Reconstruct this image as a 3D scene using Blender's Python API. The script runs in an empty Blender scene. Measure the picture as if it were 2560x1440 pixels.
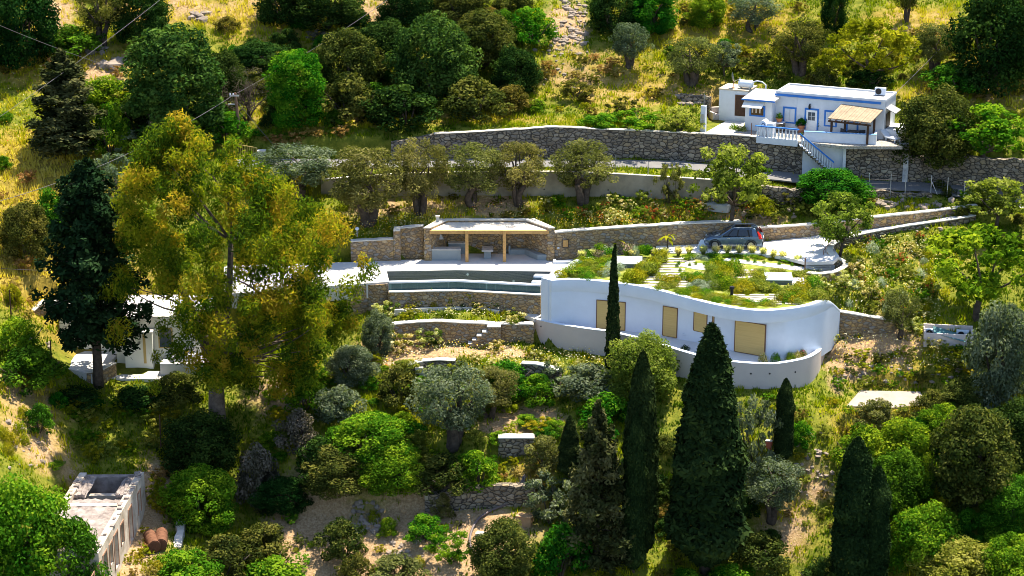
import bpy, bmesh, math, random
import numpy as np
from mathutils import Vector, Matrix, noise
from mathutils.bvhtree import BVHTree

S = bpy.context.scene
COL = S.collection
R = math.radians
rng = np.random.default_rng(7)
random.seed(7)

# ------------------------------------------------------------------ camera, sky, sun, exposure
CAM = Vector((0.0, -143.0, 46.5))
PITCH = R(17.0)
FPX = 4950.0
cam_data = bpy.data.cameras.new("camera")
cam_data.sensor_width = 36.0
cam_data.lens = FPX / 2560 * 36.0
cam_data.clip_start = 1.0
cam_data.clip_end = 3000.0
cam = bpy.data.objects.new("camera", cam_data)
COL.objects.link(cam)
cam.location = CAM
cam.rotation_euler = (math.pi / 2 - PITCH, 0, 0)
S.camera = cam

SUN_EL, SUN_AZ = R(68.0), R(39.0)          # azimuth from +Y towards +X
world = bpy.data.worlds.new("World")
S.world = world
world.use_nodes = True
wn = world.node_tree
for n in list(wn.nodes):
    wn.nodes.remove(n)
sky = wn.nodes.new("ShaderNodeTexSky")
sky.sky_type = 'NISHITA'
sky.sun_disc = False
sky.sun_elevation = SUN_EL
sky.sun_rotation = SUN_AZ
sky.air_density = 1.0
sky.dust_density = 0.6
bg = wn.nodes.new("ShaderNodeBackground")
bg.inputs["Strength"].default_value = 0.115
wo = wn.nodes.new("ShaderNodeOutputWorld")
wn.links.new(sky.outputs[0], bg.inputs[0])
wn.links.new(bg.outputs[0], wo.inputs[0])

sun_data = bpy.data.lights.new("sun", 'SUN')
sun_data.energy = 5.0
sun_data.angle = R(0.53)
sun_data.color = (1.0, 0.91, 0.74)
sun = bpy.data.objects.new("sun", sun_data)
COL.objects.link(sun)
sd = Vector((math.sin(SUN_AZ) * math.cos(SUN_EL), math.cos(SUN_AZ) * math.cos(SUN_EL), math.sin(SUN_EL)))
sun.rotation_euler = (-sd).to_track_quat('-Z', 'Y').to_euler()

S.view_settings.view_transform = 'Standard'
S.view_settings.look = 'None'
S.view_settings.exposure = 1.36
S.view_settings.gamma = 1.0
S.cycles.max_bounces = 8
S.cycles.diffuse_bounces = 5
S.cycles.transmission_bounces = 4
S.cycles.transparent_max_bounces = 6
S.cycles.use_denoising = True
S.cycles.filter_width = 0.9

# ------------------------------------------------------------------ pixel -> world helpers (2560 x 1440 photograph pixels)
CP, SP = math.cos(PITCH), math.sin(PITCH)
def ray(px, py):
    a, b = (px - 1280) / FPX, (720 - py) / FPX
    return Vector((a, CP + b * SP, -SP + b * CP))
def UZ(px, py, z):                         # point on the level plane z
    d = ray(px, py); t = (z - CAM.z) / d.z
    return CAM + d * t
def UY(px, py, y):                         # point in the upright plane y
    d = ray(px, py); t = (y - CAM.y) / d.y
    return CAM + d * t
def PROJ(p):
    v = Vector(p) - CAM
    zc = v.y * CP - v.z * SP
    yc = v.y * SP + v.z * CP
    return 1280 + FPX * v.x / zc, 720 - FPX * yc / zc
def MPP(p):                                # metres per photograph pixel at p
    v = Vector(p) - CAM
    return (v.y * CP - v.z * SP) / FPX

# ------------------------------------------------------------------ object helpers
def link(o, parent=None):
    COL.objects.link(o)
    if parent is not None:
        o.parent = parent
    return o
def tag(o, label=None, cat=None, group=None, kind=None):
    if label: o["label"] = label
    if cat: o["category"] = cat
    if group: o["group"] = group
    if kind: o["kind"] = kind
    return o
def thing(name, label, cat, loc=(0, 0, 0), rz=0.0, group=None):
    o = bpy.data.objects.new(name, None)
    o.empty_display_size = 0.2
    COL.objects.link(o)
    o.location = loc
    o.rotation_euler = (0, 0, rz)
    return tag(o, label, cat, group)
def np_mesh(name, V, F, mats=(), smooth=False, attrs=None, fmat=None):
    """V (n,3), F list of index lists or an (m,k) array"""
    me = bpy.data.meshes.new(name)
    V = np.asarray(V, dtype=np.float32)
    if isinstance(F, np.ndarray):
        m, k = F.shape
        me.vertices.add(len(V)); me.vertices.foreach_set("co", V.ravel())
        me.loops.add(m * k); me.loops.foreach_set("vertex_index", F.astype(np.int32).ravel())
        me.polygons.add(m)
        me.polygons.foreach_set("loop_start", np.arange(0, m * k, k, dtype=np.int32))
        me.polygons.foreach_set("loop_total", np.full(m, k, dtype=np.int32))
    else:
        me.from_pydata([tuple(v) for v in V], [], F)
    for mt in mats:
        me.materials.append(mt)
    if fmat is not None:
        me.polygons.foreach_set("material_index", np.asarray(fmat, dtype=np.int32))
    if attrs:
        for k_, a in attrs.items():
            at = me.attributes.new(k_, 'FLOAT', 'POINT')
            at.data.foreach_set("value", np.asarray(a, dtype=np.float32))
    me.update(calc_edges=True)
    if smooth:
        me.polygons.foreach_set("use_smooth", np.ones(len(me.polygons), dtype=bool))
    return me
def add_mesh(name, me, parent=None):
    o = bpy.data.objects.new(name, me)
    return link(o, parent)

class MB:
    """collects simple shapes into one mesh"""
    def __init__(self):
        self.V, self.F = [], []
    def add(self, V, F):
        b = len(self.V)
        self.V += [tuple(v) for v in V]
        self.F += [[i + b for i in f] for f in F]
        return self
    def box(self, x0, y0, z0, x1, y1, z1):
        V = [(x, y, z) for z in (z0, z1) for y in (y0, y1) for x in (x0, x1)]
        return self.add(V, [[0, 2, 3, 1], [4, 5, 7, 6], [0, 1, 5, 4], [2, 6, 7, 3], [0, 4, 6, 2], [1, 3, 7, 5]])
    def obox(self, c, ax, ay, hx, hy, z0, z1):
        """box with horizontal axes ax, ay"""
        c = Vector(c); V = []
        for z in (z0, z1):
            for sy in (-1, 1):
                for sx in (-1, 1):
                    p = c + ax * (sx * hx) + ay * (sy * hy)
                    V.append((p.x, p.y, z))
        return self.add(V, [[0, 2, 3, 1], [4, 5, 7, 6], [0, 1, 5, 4], [2, 6, 7, 3], [0, 4, 6, 2], [1, 3, 7, 5]])
    def hexa(self, P):
        """eight corners: bottom four (ccw), top four"""
        return self.add(P, [[3, 2, 1, 0], [4, 5, 6, 7], [0, 1, 5, 4], [1, 2, 6, 5], [2, 3, 7, 6], [3, 0, 4, 7]])
    def prism(self, poly, z0, z1):
        n = len(poly)
        f = (lambda z, i: z[i] if hasattr(z, '__len__') else z)
        V = [(p[0], p[1], f(z0, i)) for i, p in enumerate(poly)] + [(p[0], p[1], f(z1, i)) for i, p in enumerate(poly)]
        F = [list(range(n))[::-1], list(range(n, 2 * n))] + [[i, (i + 1) % n, n + (i + 1) % n, n + i] for i in range(n)]
        return self.add(V, F)
    def tube(self, P, rad, k=8, cap=True):
        """round tube along the points P with a radius (or one per point)"""
        P = [Vector(p) for p in P]; n = len(P)
        rr = list(rad) if hasattr(rad, '__len__') else [rad] * n
        V, F = [], []
        up = None
        for i, p in enumerate(P):
            d = (P[min(i + 1, n - 1)] - P[max(i - 1, 0)]).normalized()
            if up is None:
                up = Vector((0, 0, 1)) if abs(d.z) < 0.9 else Vector((1, 0, 0))
            a = d.cross(up)
            if a.length < 1e-4: a = d.orthogonal()
            a.normalize(); b = a.cross(d).normalized(); up = b
            for j in range(k):
                t = 2 * math.pi * j / k
                V.append(p + (a * math.cos(t) + b * math.sin(t)) * rr[i])
        for i in range(n - 1):
            for j in range(k):
                j2 = (j + 1) % k
                F.append([i * k + j, i * k + j2, (i + 1) * k + j2, (i + 1) * k + j])
        if cap:
            F.append(list(range(k))[::-1]); F.append([(n - 1) * k + j for j in range(k)])
        return self.add(V, F)
    def lathe(self, c, prof, k=16):
        """profile [(radius, z)] turned about the upright axis at c"""
        V, F = [], []
        for r_, z in prof:
            for j in range(k):
                t = 2 * math.pi * j / k
                V.append((c[0] + r_ * math.cos(t), c[1] + r_ * math.sin(t), c[2] + z))
        for i in range(len(prof) - 1):
            for j in range(k):
                j2 = (j + 1) % k
                F.append([i * k + j, i * k + j2, (i + 1) * k + j2, (i + 1) * k + j])
        F.append(list(range(k))[::-1]); F.append([(len(prof) - 1) * k + j for j in range(k)])
        return self.add(V, F)
    def build(self, name, mat, parent=None, smooth=False, bevel=0.0, seg=2):
        me = np_mesh(name, np.array(self.V, dtype=np.float32), self.F, [mat])
        bm = bmesh.new(); bm.from_mesh(me)
        bmesh.ops.recalc_face_normals(bm, faces=bm.faces)
        if bevel > 0:
            bmesh.ops.bevel(bm, geom=[e for e in bm.edges if e.is_manifold and e.calc_face_angle(0) > 0.5], offset=bevel, segments=seg, affect='EDGES', profile=0.5)
        bm.to_mesh(me); bm.free()
        if smooth:
            me.polygons.foreach_set("use_smooth", np.ones(len(me.polygons), dtype=bool))
            me.set_sharp_from_angle(angle=R(40))
        return add_mesh(name, me, parent)

# ------------------------------------------------------------------ materials
MATS = {}
def nodes(name):
    m = bpy.data.materials.new(name); m.use_nodes = True
    t = m.node_tree
    b = t.nodes["Principled BSDF"]
    b.inputs["Roughness"].default_value = 0.85
    b.inputs["Specular IOR Level"].default_value = 0.25
    return m, t, b
def coords(t, scale=(1, 1, 1), src="Object"):
    tc = t.nodes.new("ShaderNodeTexCoord"); mp = t.nodes.new("ShaderNodeMapping")
    mp.inputs["Scale"].default_value = scale
    t.links.new(tc.outputs[src], mp.inputs["Vector"])
    return mp.outputs[0]
def ntex(t, vec, scale, detail=4, rough=0.6):
    n = t.nodes.new("ShaderNodeTexNoise")
    n.inputs["Scale"].default_value = scale; n.inputs["Detail"].default_value = detail; n.inputs["Roughness"].default_value = rough
    if vec is not None: t.links.new(vec, n.inputs["Vector"])
    return n.outputs["Fac"]
def ramp(t, fac, stops):
    r = t.nodes.new("ShaderNodeValToRGB")
    el = r.color_ramp.elements
    while len(el) < len(stops): el.new(0.5)
    for e, (p, c) in zip(el, stops):
        e.position = p; e.color = (*c, 1)
    t.links.new(fac, r.inputs[0])
    return r.outputs[0]
def mix(t, fac, a, b, mode='MIX'):
    m = t.nodes.new("ShaderNodeMix"); m.data_type = 'RGBA'; m.blend_type = mode
    for s, v in ((0, fac), (6, a), (7, b)):
        if isinstance(v, (int, float)): m.inputs[s].default_value = v
        elif isinstance(v, tuple): m.inputs[s].default_value = (*v, 1)
        else: t.links.new(v, m.inputs[s])
    return m.outputs[2]
def bump(t, b, h, strength=0.5, dist=0.05):
    n = t.nodes.new("ShaderNodeBump"); n.inputs["Strength"].default_value = strength; n.inputs["Distance"].default_value = dist
    t.links.new(h, n.inputs["Height"]); t.links.new(n.outputs[0], b.inputs["Normal"])
def plain(name, c, rough=0.7, var=0.12, scale=1.5, bmp=0.15, metal=0.0, spec=0.25, c2=None):
    """a paint, plaster or metal with mottling"""
    if name in MATS: return MATS[name]
    m, t, b = nodes(name)
    v = coords(t)
    f = ntex(t, v, scale, 6, 0.65)
    lo = c2 if c2 else tuple(x * (1 - var) for x in c)
    hi = tuple(min(1, x * (1 + var * 0.6)) for x in c)
    t.links.new(ramp(t, f, [(0.3, lo), (0.7, hi)]), b.inputs["Base Color"])
    b.inputs["Roughness"].default_value = rough; b.inputs["Metallic"].default_value = metal
    b.inputs["Specular IOR Level"].default_value = spec
    if bmp: bump(t, b, ntex(t, v, scale * 12, 4), bmp, 0.02)
    MATS[name] = m
    return m
def stone(name, cols, mortar, sc=(2.6, 2.6, 4.2), joint=0.045, bmp=0.9):
    """rubble masonry: irregular stones in three dimensions with mortar between"""
    if name in MATS: return MATS[name]
    m, t, b = nodes(name)
    v0 = coords(t, sc)
    w = t.nodes.new("ShaderNodeTexNoise"); w.inputs["Scale"].default_value = 1.3; w.inputs["Detail"].default_value = 3
    t.links.new(v0, w.inputs["Vector"])
    va = t.nodes.new("ShaderNodeVectorMath"); va.operation = 'MULTIPLY_ADD'
    t.links.new(w.outputs["Color"], va.inputs[0]); va.inputs[1].default_value = (0.55, 0.55, 0.55); t.links.new(v0, va.inputs[2])
    v = va.outputs[0]
    vo = t.nodes.new("ShaderNodeTexVoronoi"); t.links.new(v, vo.inputs["Vector"]); vo.inputs["Scale"].default_value = 1.0
    ve = t.nodes.new("ShaderNodeTexVoronoi"); ve.feature = 'DISTANCE_TO_EDGE'; t.links.new(v, ve.inputs["Vector"]); ve.inputs["Scale"].default_value = 1.0
    sp = t.nodes.new("ShaderNodeSeparateColor"); t.links.new(vo.outputs["Color"], sp.inputs[0])
    n = len(cols)
    c = ramp(t, sp.outputs[0], [((i + 0.5) / n, cc) for i, cc in enumerate(cols)])
    f2 = ntex(t, v0, 3.0, 6, 0.7)
    c = mix(t, f2, mix(t, 0.5, c, (0.0, 0.0, 0.0)), mix(t, 0.15, c, (1.0, 0.85, 0.6)))
    big = ntex(t, coords(t), 0.35, 3)
    c = mix(t, ramp(t, big, [(0.35, (0, 0, 0)), (0.75, (0.35, 0.35, 0.35))]), c, mix(t, 1.0, c, (1.0, 0.86, 0.6), 'MULTIPLY'))
    e = ramp(t, ve.outputs["Distance"], [(joint * 0.5, (1, 1, 1)), (joint * 1.6, (0, 0, 0))])
    c = mix(t, e, c, mortar)
    t.links.new(c, b.inputs["Base Color"])
    h = ramp(t, ve.outputs["Distance"], [(0.0, (0, 0, 0)), (0.16, (0.8, 0.8, 0.8)), (0.5, (1, 1, 1))])
    hm = t.nodes.new("ShaderNodeMath"); hm.operation = 'MULTIPLY_ADD'; t.links.new(f2, hm.inputs[0]); hm.inputs[1].default_value = 0.5
    t.links.new(h, hm.inputs[2])
    bump(t, b, hm.outputs[0], bmp, 0.08)
    b.inputs["Roughness"].default_value = 0.9
    MATS[name] = m
    return m
def leafmat(name, stops, trans=0.35, objvar=0.12, huevar=0.03, emis=None):
    """leaf colour picked per leaf from a ramp, shifted a little per plant, light passing through"""
    if name in MATS: return MATS[name]
    m = bpy.data.materials.new(name); m.use_nodes = True
    t = m.node_tree
    for n in list(t.nodes): t.nodes.remove(n)
    at = t.nodes.new("ShaderNodeAttribute"); at.attribute_name = "rnd"
    c = ramp(t, at.outputs["Fac"], stops)
    oi = t.nodes.new("ShaderNodeObjectInfo")
    hs = t.nodes.new("ShaderNodeHueSaturation")
    mr = t.nodes.new("ShaderNodeMapRange"); t.links.new(oi.outputs["Random"], mr.inputs[0])
    mr.inputs[3].default_value = 1 - objvar; mr.inputs[4].default_value = 1 + objvar
    t.links.new(mr.outputs[0], hs.inputs["Value"])
    mh = t.nodes.new("ShaderNodeMapRange"); t.links.new(oi.outputs["Random"], mh.inputs[0])
    mh.inputs[3].default_value = 0.5 + huevar; mh.inputs[4].default_value = 0.5 - huevar
    t.links.new(mh.outputs[0], hs.inputs["Hue"])
    t.links.new(c, hs.inputs["Color"])
    d = t.nodes.new("ShaderNodeBsdfDiffuse"); tr = t.nodes.new("ShaderNodeBsdfTranslucent")
    t.links.new(hs.outputs[0], d.inputs[0])
    g = mix(t, 1.0, hs.outputs[0], (1.2, 1.3, 0.5), 'MULTIPLY')
    t.links.new(g, tr.inputs[0])
    ms = t.nodes.new("ShaderNodeMixShader"); ms.inputs[0].default_value = trans
    t.links.new(d.outputs[0], ms.inputs[1]); t.links.new(tr.outputs[0], ms.inputs[2])
    o = t.nodes.new("ShaderNodeOutputMaterial"); t.links.new(ms.outputs[0], o.inputs[0])
    MATS[name] = m
    return m

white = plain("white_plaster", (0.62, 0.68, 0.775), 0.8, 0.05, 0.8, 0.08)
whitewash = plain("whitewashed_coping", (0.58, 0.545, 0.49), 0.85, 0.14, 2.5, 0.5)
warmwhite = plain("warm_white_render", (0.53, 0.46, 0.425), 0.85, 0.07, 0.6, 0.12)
blue = plain("blue_paint", (0.03, 0.17, 0.55), 0.55, 0.15, 2, 0.05)
wood_light = plain("pale_timber", (0.52, 0.30, 0.11), 0.7, 0.25, 4, 0.2)
wood_dark = plain("dark_timber", (0.07, 0.035, 0.02), 0.7, 0.3, 4, 0.2)
concrete = plain("grey_concrete", (0.36, 0.37, 0.37), 0.85, 0.15, 1.2, 0.3)
bark = plain("bark", (0.085, 0.065, 0.05), 0.95, 0.5, 3, 0.8, c2=(0.03, 0.022, 0.018))
bark_pale = plain("pale_bark", (0.15, 0.115, 0.09), 0.95, 0.5, 2, 0.6, c2=(0.03, 0.023, 0.02))
metal_grey = plain("galvanised_metal", (0.45, 0.46, 0.47), 0.45, 0.1, 3, 0.0, 0.6)
black = plain("black_plastic", (0.015, 0.015, 0.017), 0.5, 0.2, 3, 0.0)
STONE_WARM = stone("warm_rubble_stone", [(0.44, 0.29, 0.13), (0.28, 0.21, 0.15), (0.58, 0.37, 0.13), (0.19, 0.16, 0.14), (0.52, 0.41, 0.27), (0.34, 0.20, 0.08), (0.29, 0.28, 0.28)], (0.20, 0.14, 0.085))
STONE_GREY = stone("grey_field_stone", [(0.27, 0.22, 0.18), (0.13, 0.115, 0.105), (0.42, 0.36, 0.28), (0.10, 0.09, 0.09), (0.34, 0.26, 0.16), (0.19, 0.175, 0.17)], (0.055, 0.047, 0.04), (2.2, 2.2, 3.6), 0.06, 1.0)
# ------------------------------------------------------------------ hillside: 23 contour lines sampled at columns; ('y', y, z) or (py, z)
_base_lo = {}
COLS = {
 0:    [(1440,-7.9),(1300,-5.6),(1200,-4.0),(1120,-2.9),(1080,-2.3),(1030,-1.6),(960,-.7),(930,-.3),(890,.2),(850,.8),(800,1.6),(750,2.4),(720,2.9),(660,3.9),(600,4.9),(500,6.7),(440,7.9),(395,8.9),(325,10.3),(290,11.0),(220,12.6),(150,14.4),(0,18.2)],
 200:  [(1440,-9.1),(1300,-8.3),(1200,-6.4),(1120,-5.2),(1080,-4.6),(1030,-3.9),(960,-3.0),(930,-2.7),(890,-2.4),(850,-1.7),(800,-.6),(750,.6),(720,1.4),(660,3.0),(600,4.4),(500,6.5),(440,7.8),(395,8.8),(325,10.2),(290,11.0),(220,12.6),(150,14.4),(0,18.2)],
 400:  [(1440,-9.6),(1300,-8.9),(1200,-7.2),(1120,-6.0),(1080,-5.3),(1030,-4.5),(960,-3.2),(930,-2.8),(890,-2.5),(850,-1.8),(800,-.8),(750,.4),(720,1.2),(660,2.5),(600,4.0),(500,6.3),(440,7.7),(395,8.6),(330,10.0),(290,10.9),(220,12.5),(150,14.3),(0,18.2)],
 600:  [(1440,-11.8),(1300,-9.9),(1230,-8.8),(1150,-7.0),(1090,-5.6),(1040,-4.7),(950,-3.2),(912,-2.7),(880,-2.2),(840,-1.5),(790,-.4),(740,1.0),(715,1.8),(655,2.3),(600,4.0),(500,6.3),(440,7.9),(395,8.3),(330,10.0),(290,10.9),(220,12.5),(150,14.3),(0,18.2)],
 850:  [(1440,-11.6),(1290,-9.4),(1230,-8.0),(1150,-6.3),(1090,-5.1),(1040,-4.3),(950,-2.9),(912,-2.3),(870,-1.7),(815,-.7),(776,.2),(735,1.3),(710,2.0),(652,2.3),(597,4.2),(490,6.3),(436,8.0),(395,8.25),(345,9.9),(300,10.8),(220,12.4),(150,14.3),(0,18.2)],
 1060: [(1440,-11),(1275,-8.9),(1230,-7.8),(1145,-6.2),(1090,-5.0),(1040,-4.4),(950,-3.0),(912,-2.0),(858,-1.55),(808,.1),(778,.33),(730,1.6),(706,2.2),(652,2.3),(575,4.7),(490,6.3),(432,8.1),(395,8.25),(330,10.4),(290,11),(220,12.4),(150,14.3),(0,18.2)],
 1280: [(1440,-11),(1265,-8.7),(1213,-7.2),(1140,-6.1),(1093,-4.9),(1040,-4.4),(950,-2.9),(912,-1.9),(856,-1.5),(806,.15),(776,.35),(727,1.7),(703,2.2),(650,2.3),(565,4.8),(490,6.3),(432,8.1),(395,8.25),(325,10.5),(290,11),(220,12.4),(150,14.3),(0,18.2)],
 1400: [(1440,-11),(1262,-8.6),(1208,-7.0),(1140,-5.8),(1093,-5.0),(1040,-4.2),(950,-2.8),(912,-2.3),(874,-1.75),('y',-.9,-.5),('y',2.9,-.5),('y',3.1,.5),('y',6.0,1.0),('y',7.9,2.3),(568,4.8),(490,6.3),(434,8.1),(395,8.25),(325,10.5),(290,11),(220,12.4),(150,14.3),(0,18.2)],
 1560: [(1440,-11.2),(1255,-8.4),(1205,-7.0),(1140,-5.7),(1093,-4.8),(1040,-3.9),(975,-2.8),(935,-2.2),(898,-1.78),('y',-2.9,-.5),('y',1.0,-.5),('y',5.9,-.5),('y',6.3,2.6),('y',9.0,2.8),(562,4.9),(495,6.3),(440,8.1),(397,8.2),(328,10.4),(292,11),(220,12.4),(150,14.3),(0,18.2)],
 1700: [(1440,-11.5),(1250,-8.3),(1200,-7.0),(1140,-5.5),(1093,-4.5),(1040,-3.6),(985,-2.6),(958,-2.1),(938,-1.8),('y',-6.5,-.5),('y',-1.0,-.5),('y',5.7,-.5),('y',6.2,3.25),('y',9.5,3.3),(559,5.0),(500,6.4),(447,8.05),(400,8.15),(335,10.3),(300,11),(225,12.4),(150,14.3),(0,18.2)],
 1850: [(1440,-11.4),(1250,-8.0),(1200,-6.8),(1140,-5.2),(1100,-4.3),(1045,-3.3),(1005,-2.4),(985,-2.0),(968,-1.8),('y',-9.0,-.5),('y',-3.0,-.5),('y',5.5,-.5),('y',6.0,3.35),('y',9.6,3.55),(566,4.95),(505,6.3),(465,7.2),(415,7.8),(348,10.2),(322,10.5),(230,12.3),(150,14.2),(0,18.2)],
 1950: [(1440,-11.3),(1250,-7.8),(1195,-6.5),(1140,-5.2),(1100,-4.2),(1050,-3.2),(1010,-2.4),(985,-2.0),(971,-1.8),('y',-9.0,-.5),('y',-3.0,-.5),('y',4.0,-.2),('y',4.5,3.2),('y',9.6,3.75),(569,4.8),(505,6.2),(470,7.0),(425,7.6),(345,10.25),(335,10.35),(230,12.3),(150,14.2),(0,18.2)],
 2070: [(1440,-11.2),(1270,-8.0),(1200,-6.6),(1140,-5.2),(1090,-4.2),(1040,-3.3),(975,-2.5),(935,-1.9),(900,-1.7),('y',-4.7,-.5),('y',-3.75,2.3),('y',-2.0,2.9),('y',.6,3.1),(690,3.2),(582,4.45),(550,5.4),(482,6.6),(440,7.2),(348,10.1),(338,10.2),(230,12.3),(150,14.2),(0,18.2)],
 2130: [(1440,-11.2),(1270,-8.1),(1200,-6.8),(1140,-5.5),(1090,-4.4),(1030,-3.1),(972,-2.85),(930,-1.9),(890,-1.1),(850,-.4),(838,-.15),('y',-2.35,1.55),(740,2.45),(690,3.1),(577,4.65),(547,5.5),(482,6.7),(450,7.2),(352,9.9),(340,10.2),(240,12.3),(150,14.2),(0,18.2)],
 2235: [(1440,-11.1),(1285,-8.3),(1210,-7.0),(1145,-5.7),(1090,-4.45),(1028,-3.05),(972,-2.86),(930,-1.8),(885,-.9),(848,-.2),(836,.05),('y',-2.5,1.1),(745,1.95),(700,2.6),(575,5.0),(551,5.2),(525,5.8),(478,6.8),(451,7.15),(380,9.4),(337,10.4),(150,14.4),(0,18.2)],
 2300: [(1440,-11),(1300,-8.6),(1220,-7.2),(1150,-5.8),(1090,-4.5),(1025,-3.0),(972,-2.88),(930,-1.8),(880,-.8),(840,-.1),(780,1.0),(740,1.7),(700,2.4),(640,3.5),(568,5.2),(553,5.3),(528,6.05),(475,6.95),(452,7.1),(395,8.9),(335,10.6),(150,14.6),(0,18.2)],
 2560: [(1440,-10),(1300,-7.4),(1220,-6),(1150,-4.7),(1090,-3.7),(1025,-2.6),(972,-1.7),(930,-1.1),(880,-.3),(840,.3),(780,1.3),(740,2.0),(700,2.7),(640,3.8),(575,5.1),(560,5.4),(535,5.9),(505,6.1),(480,6.6),(410,9.0),(330,11.0),(150,15.0),(0,18.6)],
}
COLS[-500] = [(a, z + 2.2) for a, z in COLS[0]]
COLS[3060] = [(a, z + 1.2) for a, z in COLS[2560]]
NL = 23
_lines = []
for k in range(NL):
    pts = []
    for px in sorted(COLS):
        e = COLS[px][k]
        if e[0] == 'y':
            d = ray(px, 760); t = (e[1] - CAM.y) / d.y
            pts.append((CAM.x + d.x * t, e[1], e[2]))
        else:
            p = UZ(px, e[0], e[1]); pts.append((p.x, p.y, p.z))
    _lines.append(np.array(pts))
X0, X1, DX = -120.0, 120.0, 0.5
GX = np.arange(X0, X1 + 0.01, DX)
LY = np.array([np.interp(GX, l[:, 0], l[:, 1]) for l in _lines])
LZ = np.array([np.interp(GX, l[:, 0], l[:, 2]) for l in _lines])
for k in range(1, NL):
    LY[k] = np.maximum(LY[k], LY[k - 1] + 0.06)
LY = np.vstack([np.full_like(GX, -75.0), LY, np.full_like(GX, 60.0), np.full_like(GX, 190.0)])
LZ = np.vstack([np.full_like(GX, -34.0), LZ, np.full_like(GX, 26.5), np.full_like(GX, 85.0)])

GXn = len(GX)
def zline(x, y):
    """hillside height without noise"""
    i = min(max((x - X0) / DX, 0), GXn - 1.001); a = int(i); f = i - a
    z0 = np.interp(y, LY[:, a], LZ[:, a]); z1 = np.interp(y, LY[:, a + 1], LZ[:, a + 1])
    return float(z0 * (1 - f) + z1 * f)

FLATS = []                                  # (polygon in plan, level or None) the hillside is cut down under these
def inside(poly, X, Y):
    r = np.zeros(X.shape, bool); n = len(poly)
    for i in range(n):
        x1, y1 = poly[i][0], poly[i][1]; x2, y2 = poly[(i + 1) % n][0], poly[(i + 1) % n][1]
        if y1 == y2: continue
        c = ((y1 > Y) != (y2 > Y)) & (X < (x2 - x1) * (Y - y1) / (y2 - y1) + x1)
        r ^= c
    return r
# ------------------------------------------------------------------ flat areas: deck, driveway, road (kept as lists of points first)
def PZ(lst):
    return [UZ(a, b, c) for a, b, c in lst]
ZD = 2.45
def zdrive(px):
    return float(np.interp(px, [1640, 1800, 1912, 2010, 2100, 2300, 2440, 2540], [3.4, 3.5, 3.7, 4.0, 4.45, 5.25, 5.7, 6.05]))
pool_back = PZ([(967, 678, ZD), (1141, 675, ZD), (1379, 678.5, ZD)])
pool_front = PZ([(973, 704, ZD), (1141, 700, ZD), (1351, 711, ZD)])
back_px = [(560, 668), (760, 662), (893, 657.5), (1003, 652.5), (1062, 652), (1125, 637), (1335, 637), (1383, 653), (1436, 651)]
deck_back = PZ([(a, b - 3, ZD) for a, b in back_px])
drive_front = PZ([(1640, 632, 3.4), (1700, 633, 3.44), (1799, 633, 3.5), (1894, 633, 3.65), (1965, 643, 3.85), (2012, 655, 3.95)] +
                 [(a, b, zdrive(a)) for a, b in ((2084, 653), (2098, 640), (2083, 621), (2084, 612), (2097, 602), (2128, 592), (2160, 584), (2250, 568), (2390, 547), (2440, 536), (2540, 522), (2760, 505))])
drive_back = PZ([(1640, 610, 3.4), (1700, 610, 3.44), (1799, 607, 3.5), (1880, 605, 3.65), (1912, 603.5, 3.72), (1970, 597, 3.9), (2010, 593, 4.02)] +
                [(a, b, zdrive(a)) for a, b in ((2060, 585), (2100, 580), (2110, 579), (2120, 578), (2128, 577), (2135, 576), (2160, 574), (2250, 560), (2390, 539), (2440, 530), (2540, 512), (2760, 492))])
road_f = PZ([(560, 420, 8.0), (700, 418, 8.1), (850, 416, 8.3), (1060, 417, 8.33), (1280, 416, 8.33), (1400, 416, 8.3), (1560, 417, 8.28), (1700, 419, 8.2), (1850, 440, 7.75), (1950, 449, 7.5), (2070, 463, 7.2), (2235, 472, 7.1), (2300, 474, 7.05), (2420, 492, 6.7), (2560, 512, 6.15), (2800, 520, 6.4)])
road_b = PZ([(560, 396, 8.35), (700, 396, 8.4), (850, 396, 8.35), (1060, 396, 8.35), (1280, 396, 8.35), (1400, 396, 8.35), (1560, 398, 8.3), (1700, 401, 8.25), (1850, 417, 7.9), (1950, 427, 7.7), (2070, 443, 7.35), (2235, 453, 7.2), (2300, 454, 7.15), (2420, 464, 6.95), (2560, 486, 6.7), (2800, 495, 6.9)])
slab_pts = PZ([(2116, 1015, -2.93), (2150, 976, -2.82), (2300, 979, -2.82), (2320, 1012, -2.93), (2235, 1019, -2.94)])
FLATS.append(([deck_back[0], *deck_back[2:], *pool_front[::-1], *PZ([(868, 712, ZD), (560, 735, ZD)])], 1.2))
def _dz(X, Y):
    px = 1280 + FPX * X / ((Y - CAM.y) * CP + 42.5 * SP)
    return np.interp(px, [1640, 1800, 1912, 2010, 2100, 2300, 2440, 2540], [3.4, 3.5, 3.7, 4.0, 4.45, 5.25, 5.7, 6.05]) - .15
FLATS.append((drive_front + drive_back[::-1], _dz))
FLATS.append((road_f + road_b[::-1], lambda X, Y: np.interp(X, [p.x for p in road_f], [min(p.z, q.z) for p, q in zip(road_f, road_b)]) - .25))
FLATS.append(([UZ(1750, 338, 10.3), UZ(1772, 285, 10.3), UZ(1900, 285, 10.3), UZ(1905, 341, 10.3)], 10.28))
FLATS.append(([UZ(1895, 343, 10.3), UZ(1905, 300, 10.3), UZ(2275, 330, 10.3), UZ(2262, 362, 10.3), UZ(2010, 352, 10.3)], 10.2))
FLATS.append((slab_pts, lambda X, Y: np.full(X.shape, -3.02)))
FLATS.append(([UY(1000, 650, 8.2), UY(1066, 650, 8.2), UY(1066, 650, 9.6), UY(1000, 650, 9.6)], 2.2))
FLATS.append(([UY(1060, 650, 8.2), UY(1388, 650, 8.2), UY(1340, 650, 11.1), UY(1094, 650, 11.1)], 2.2))

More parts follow.
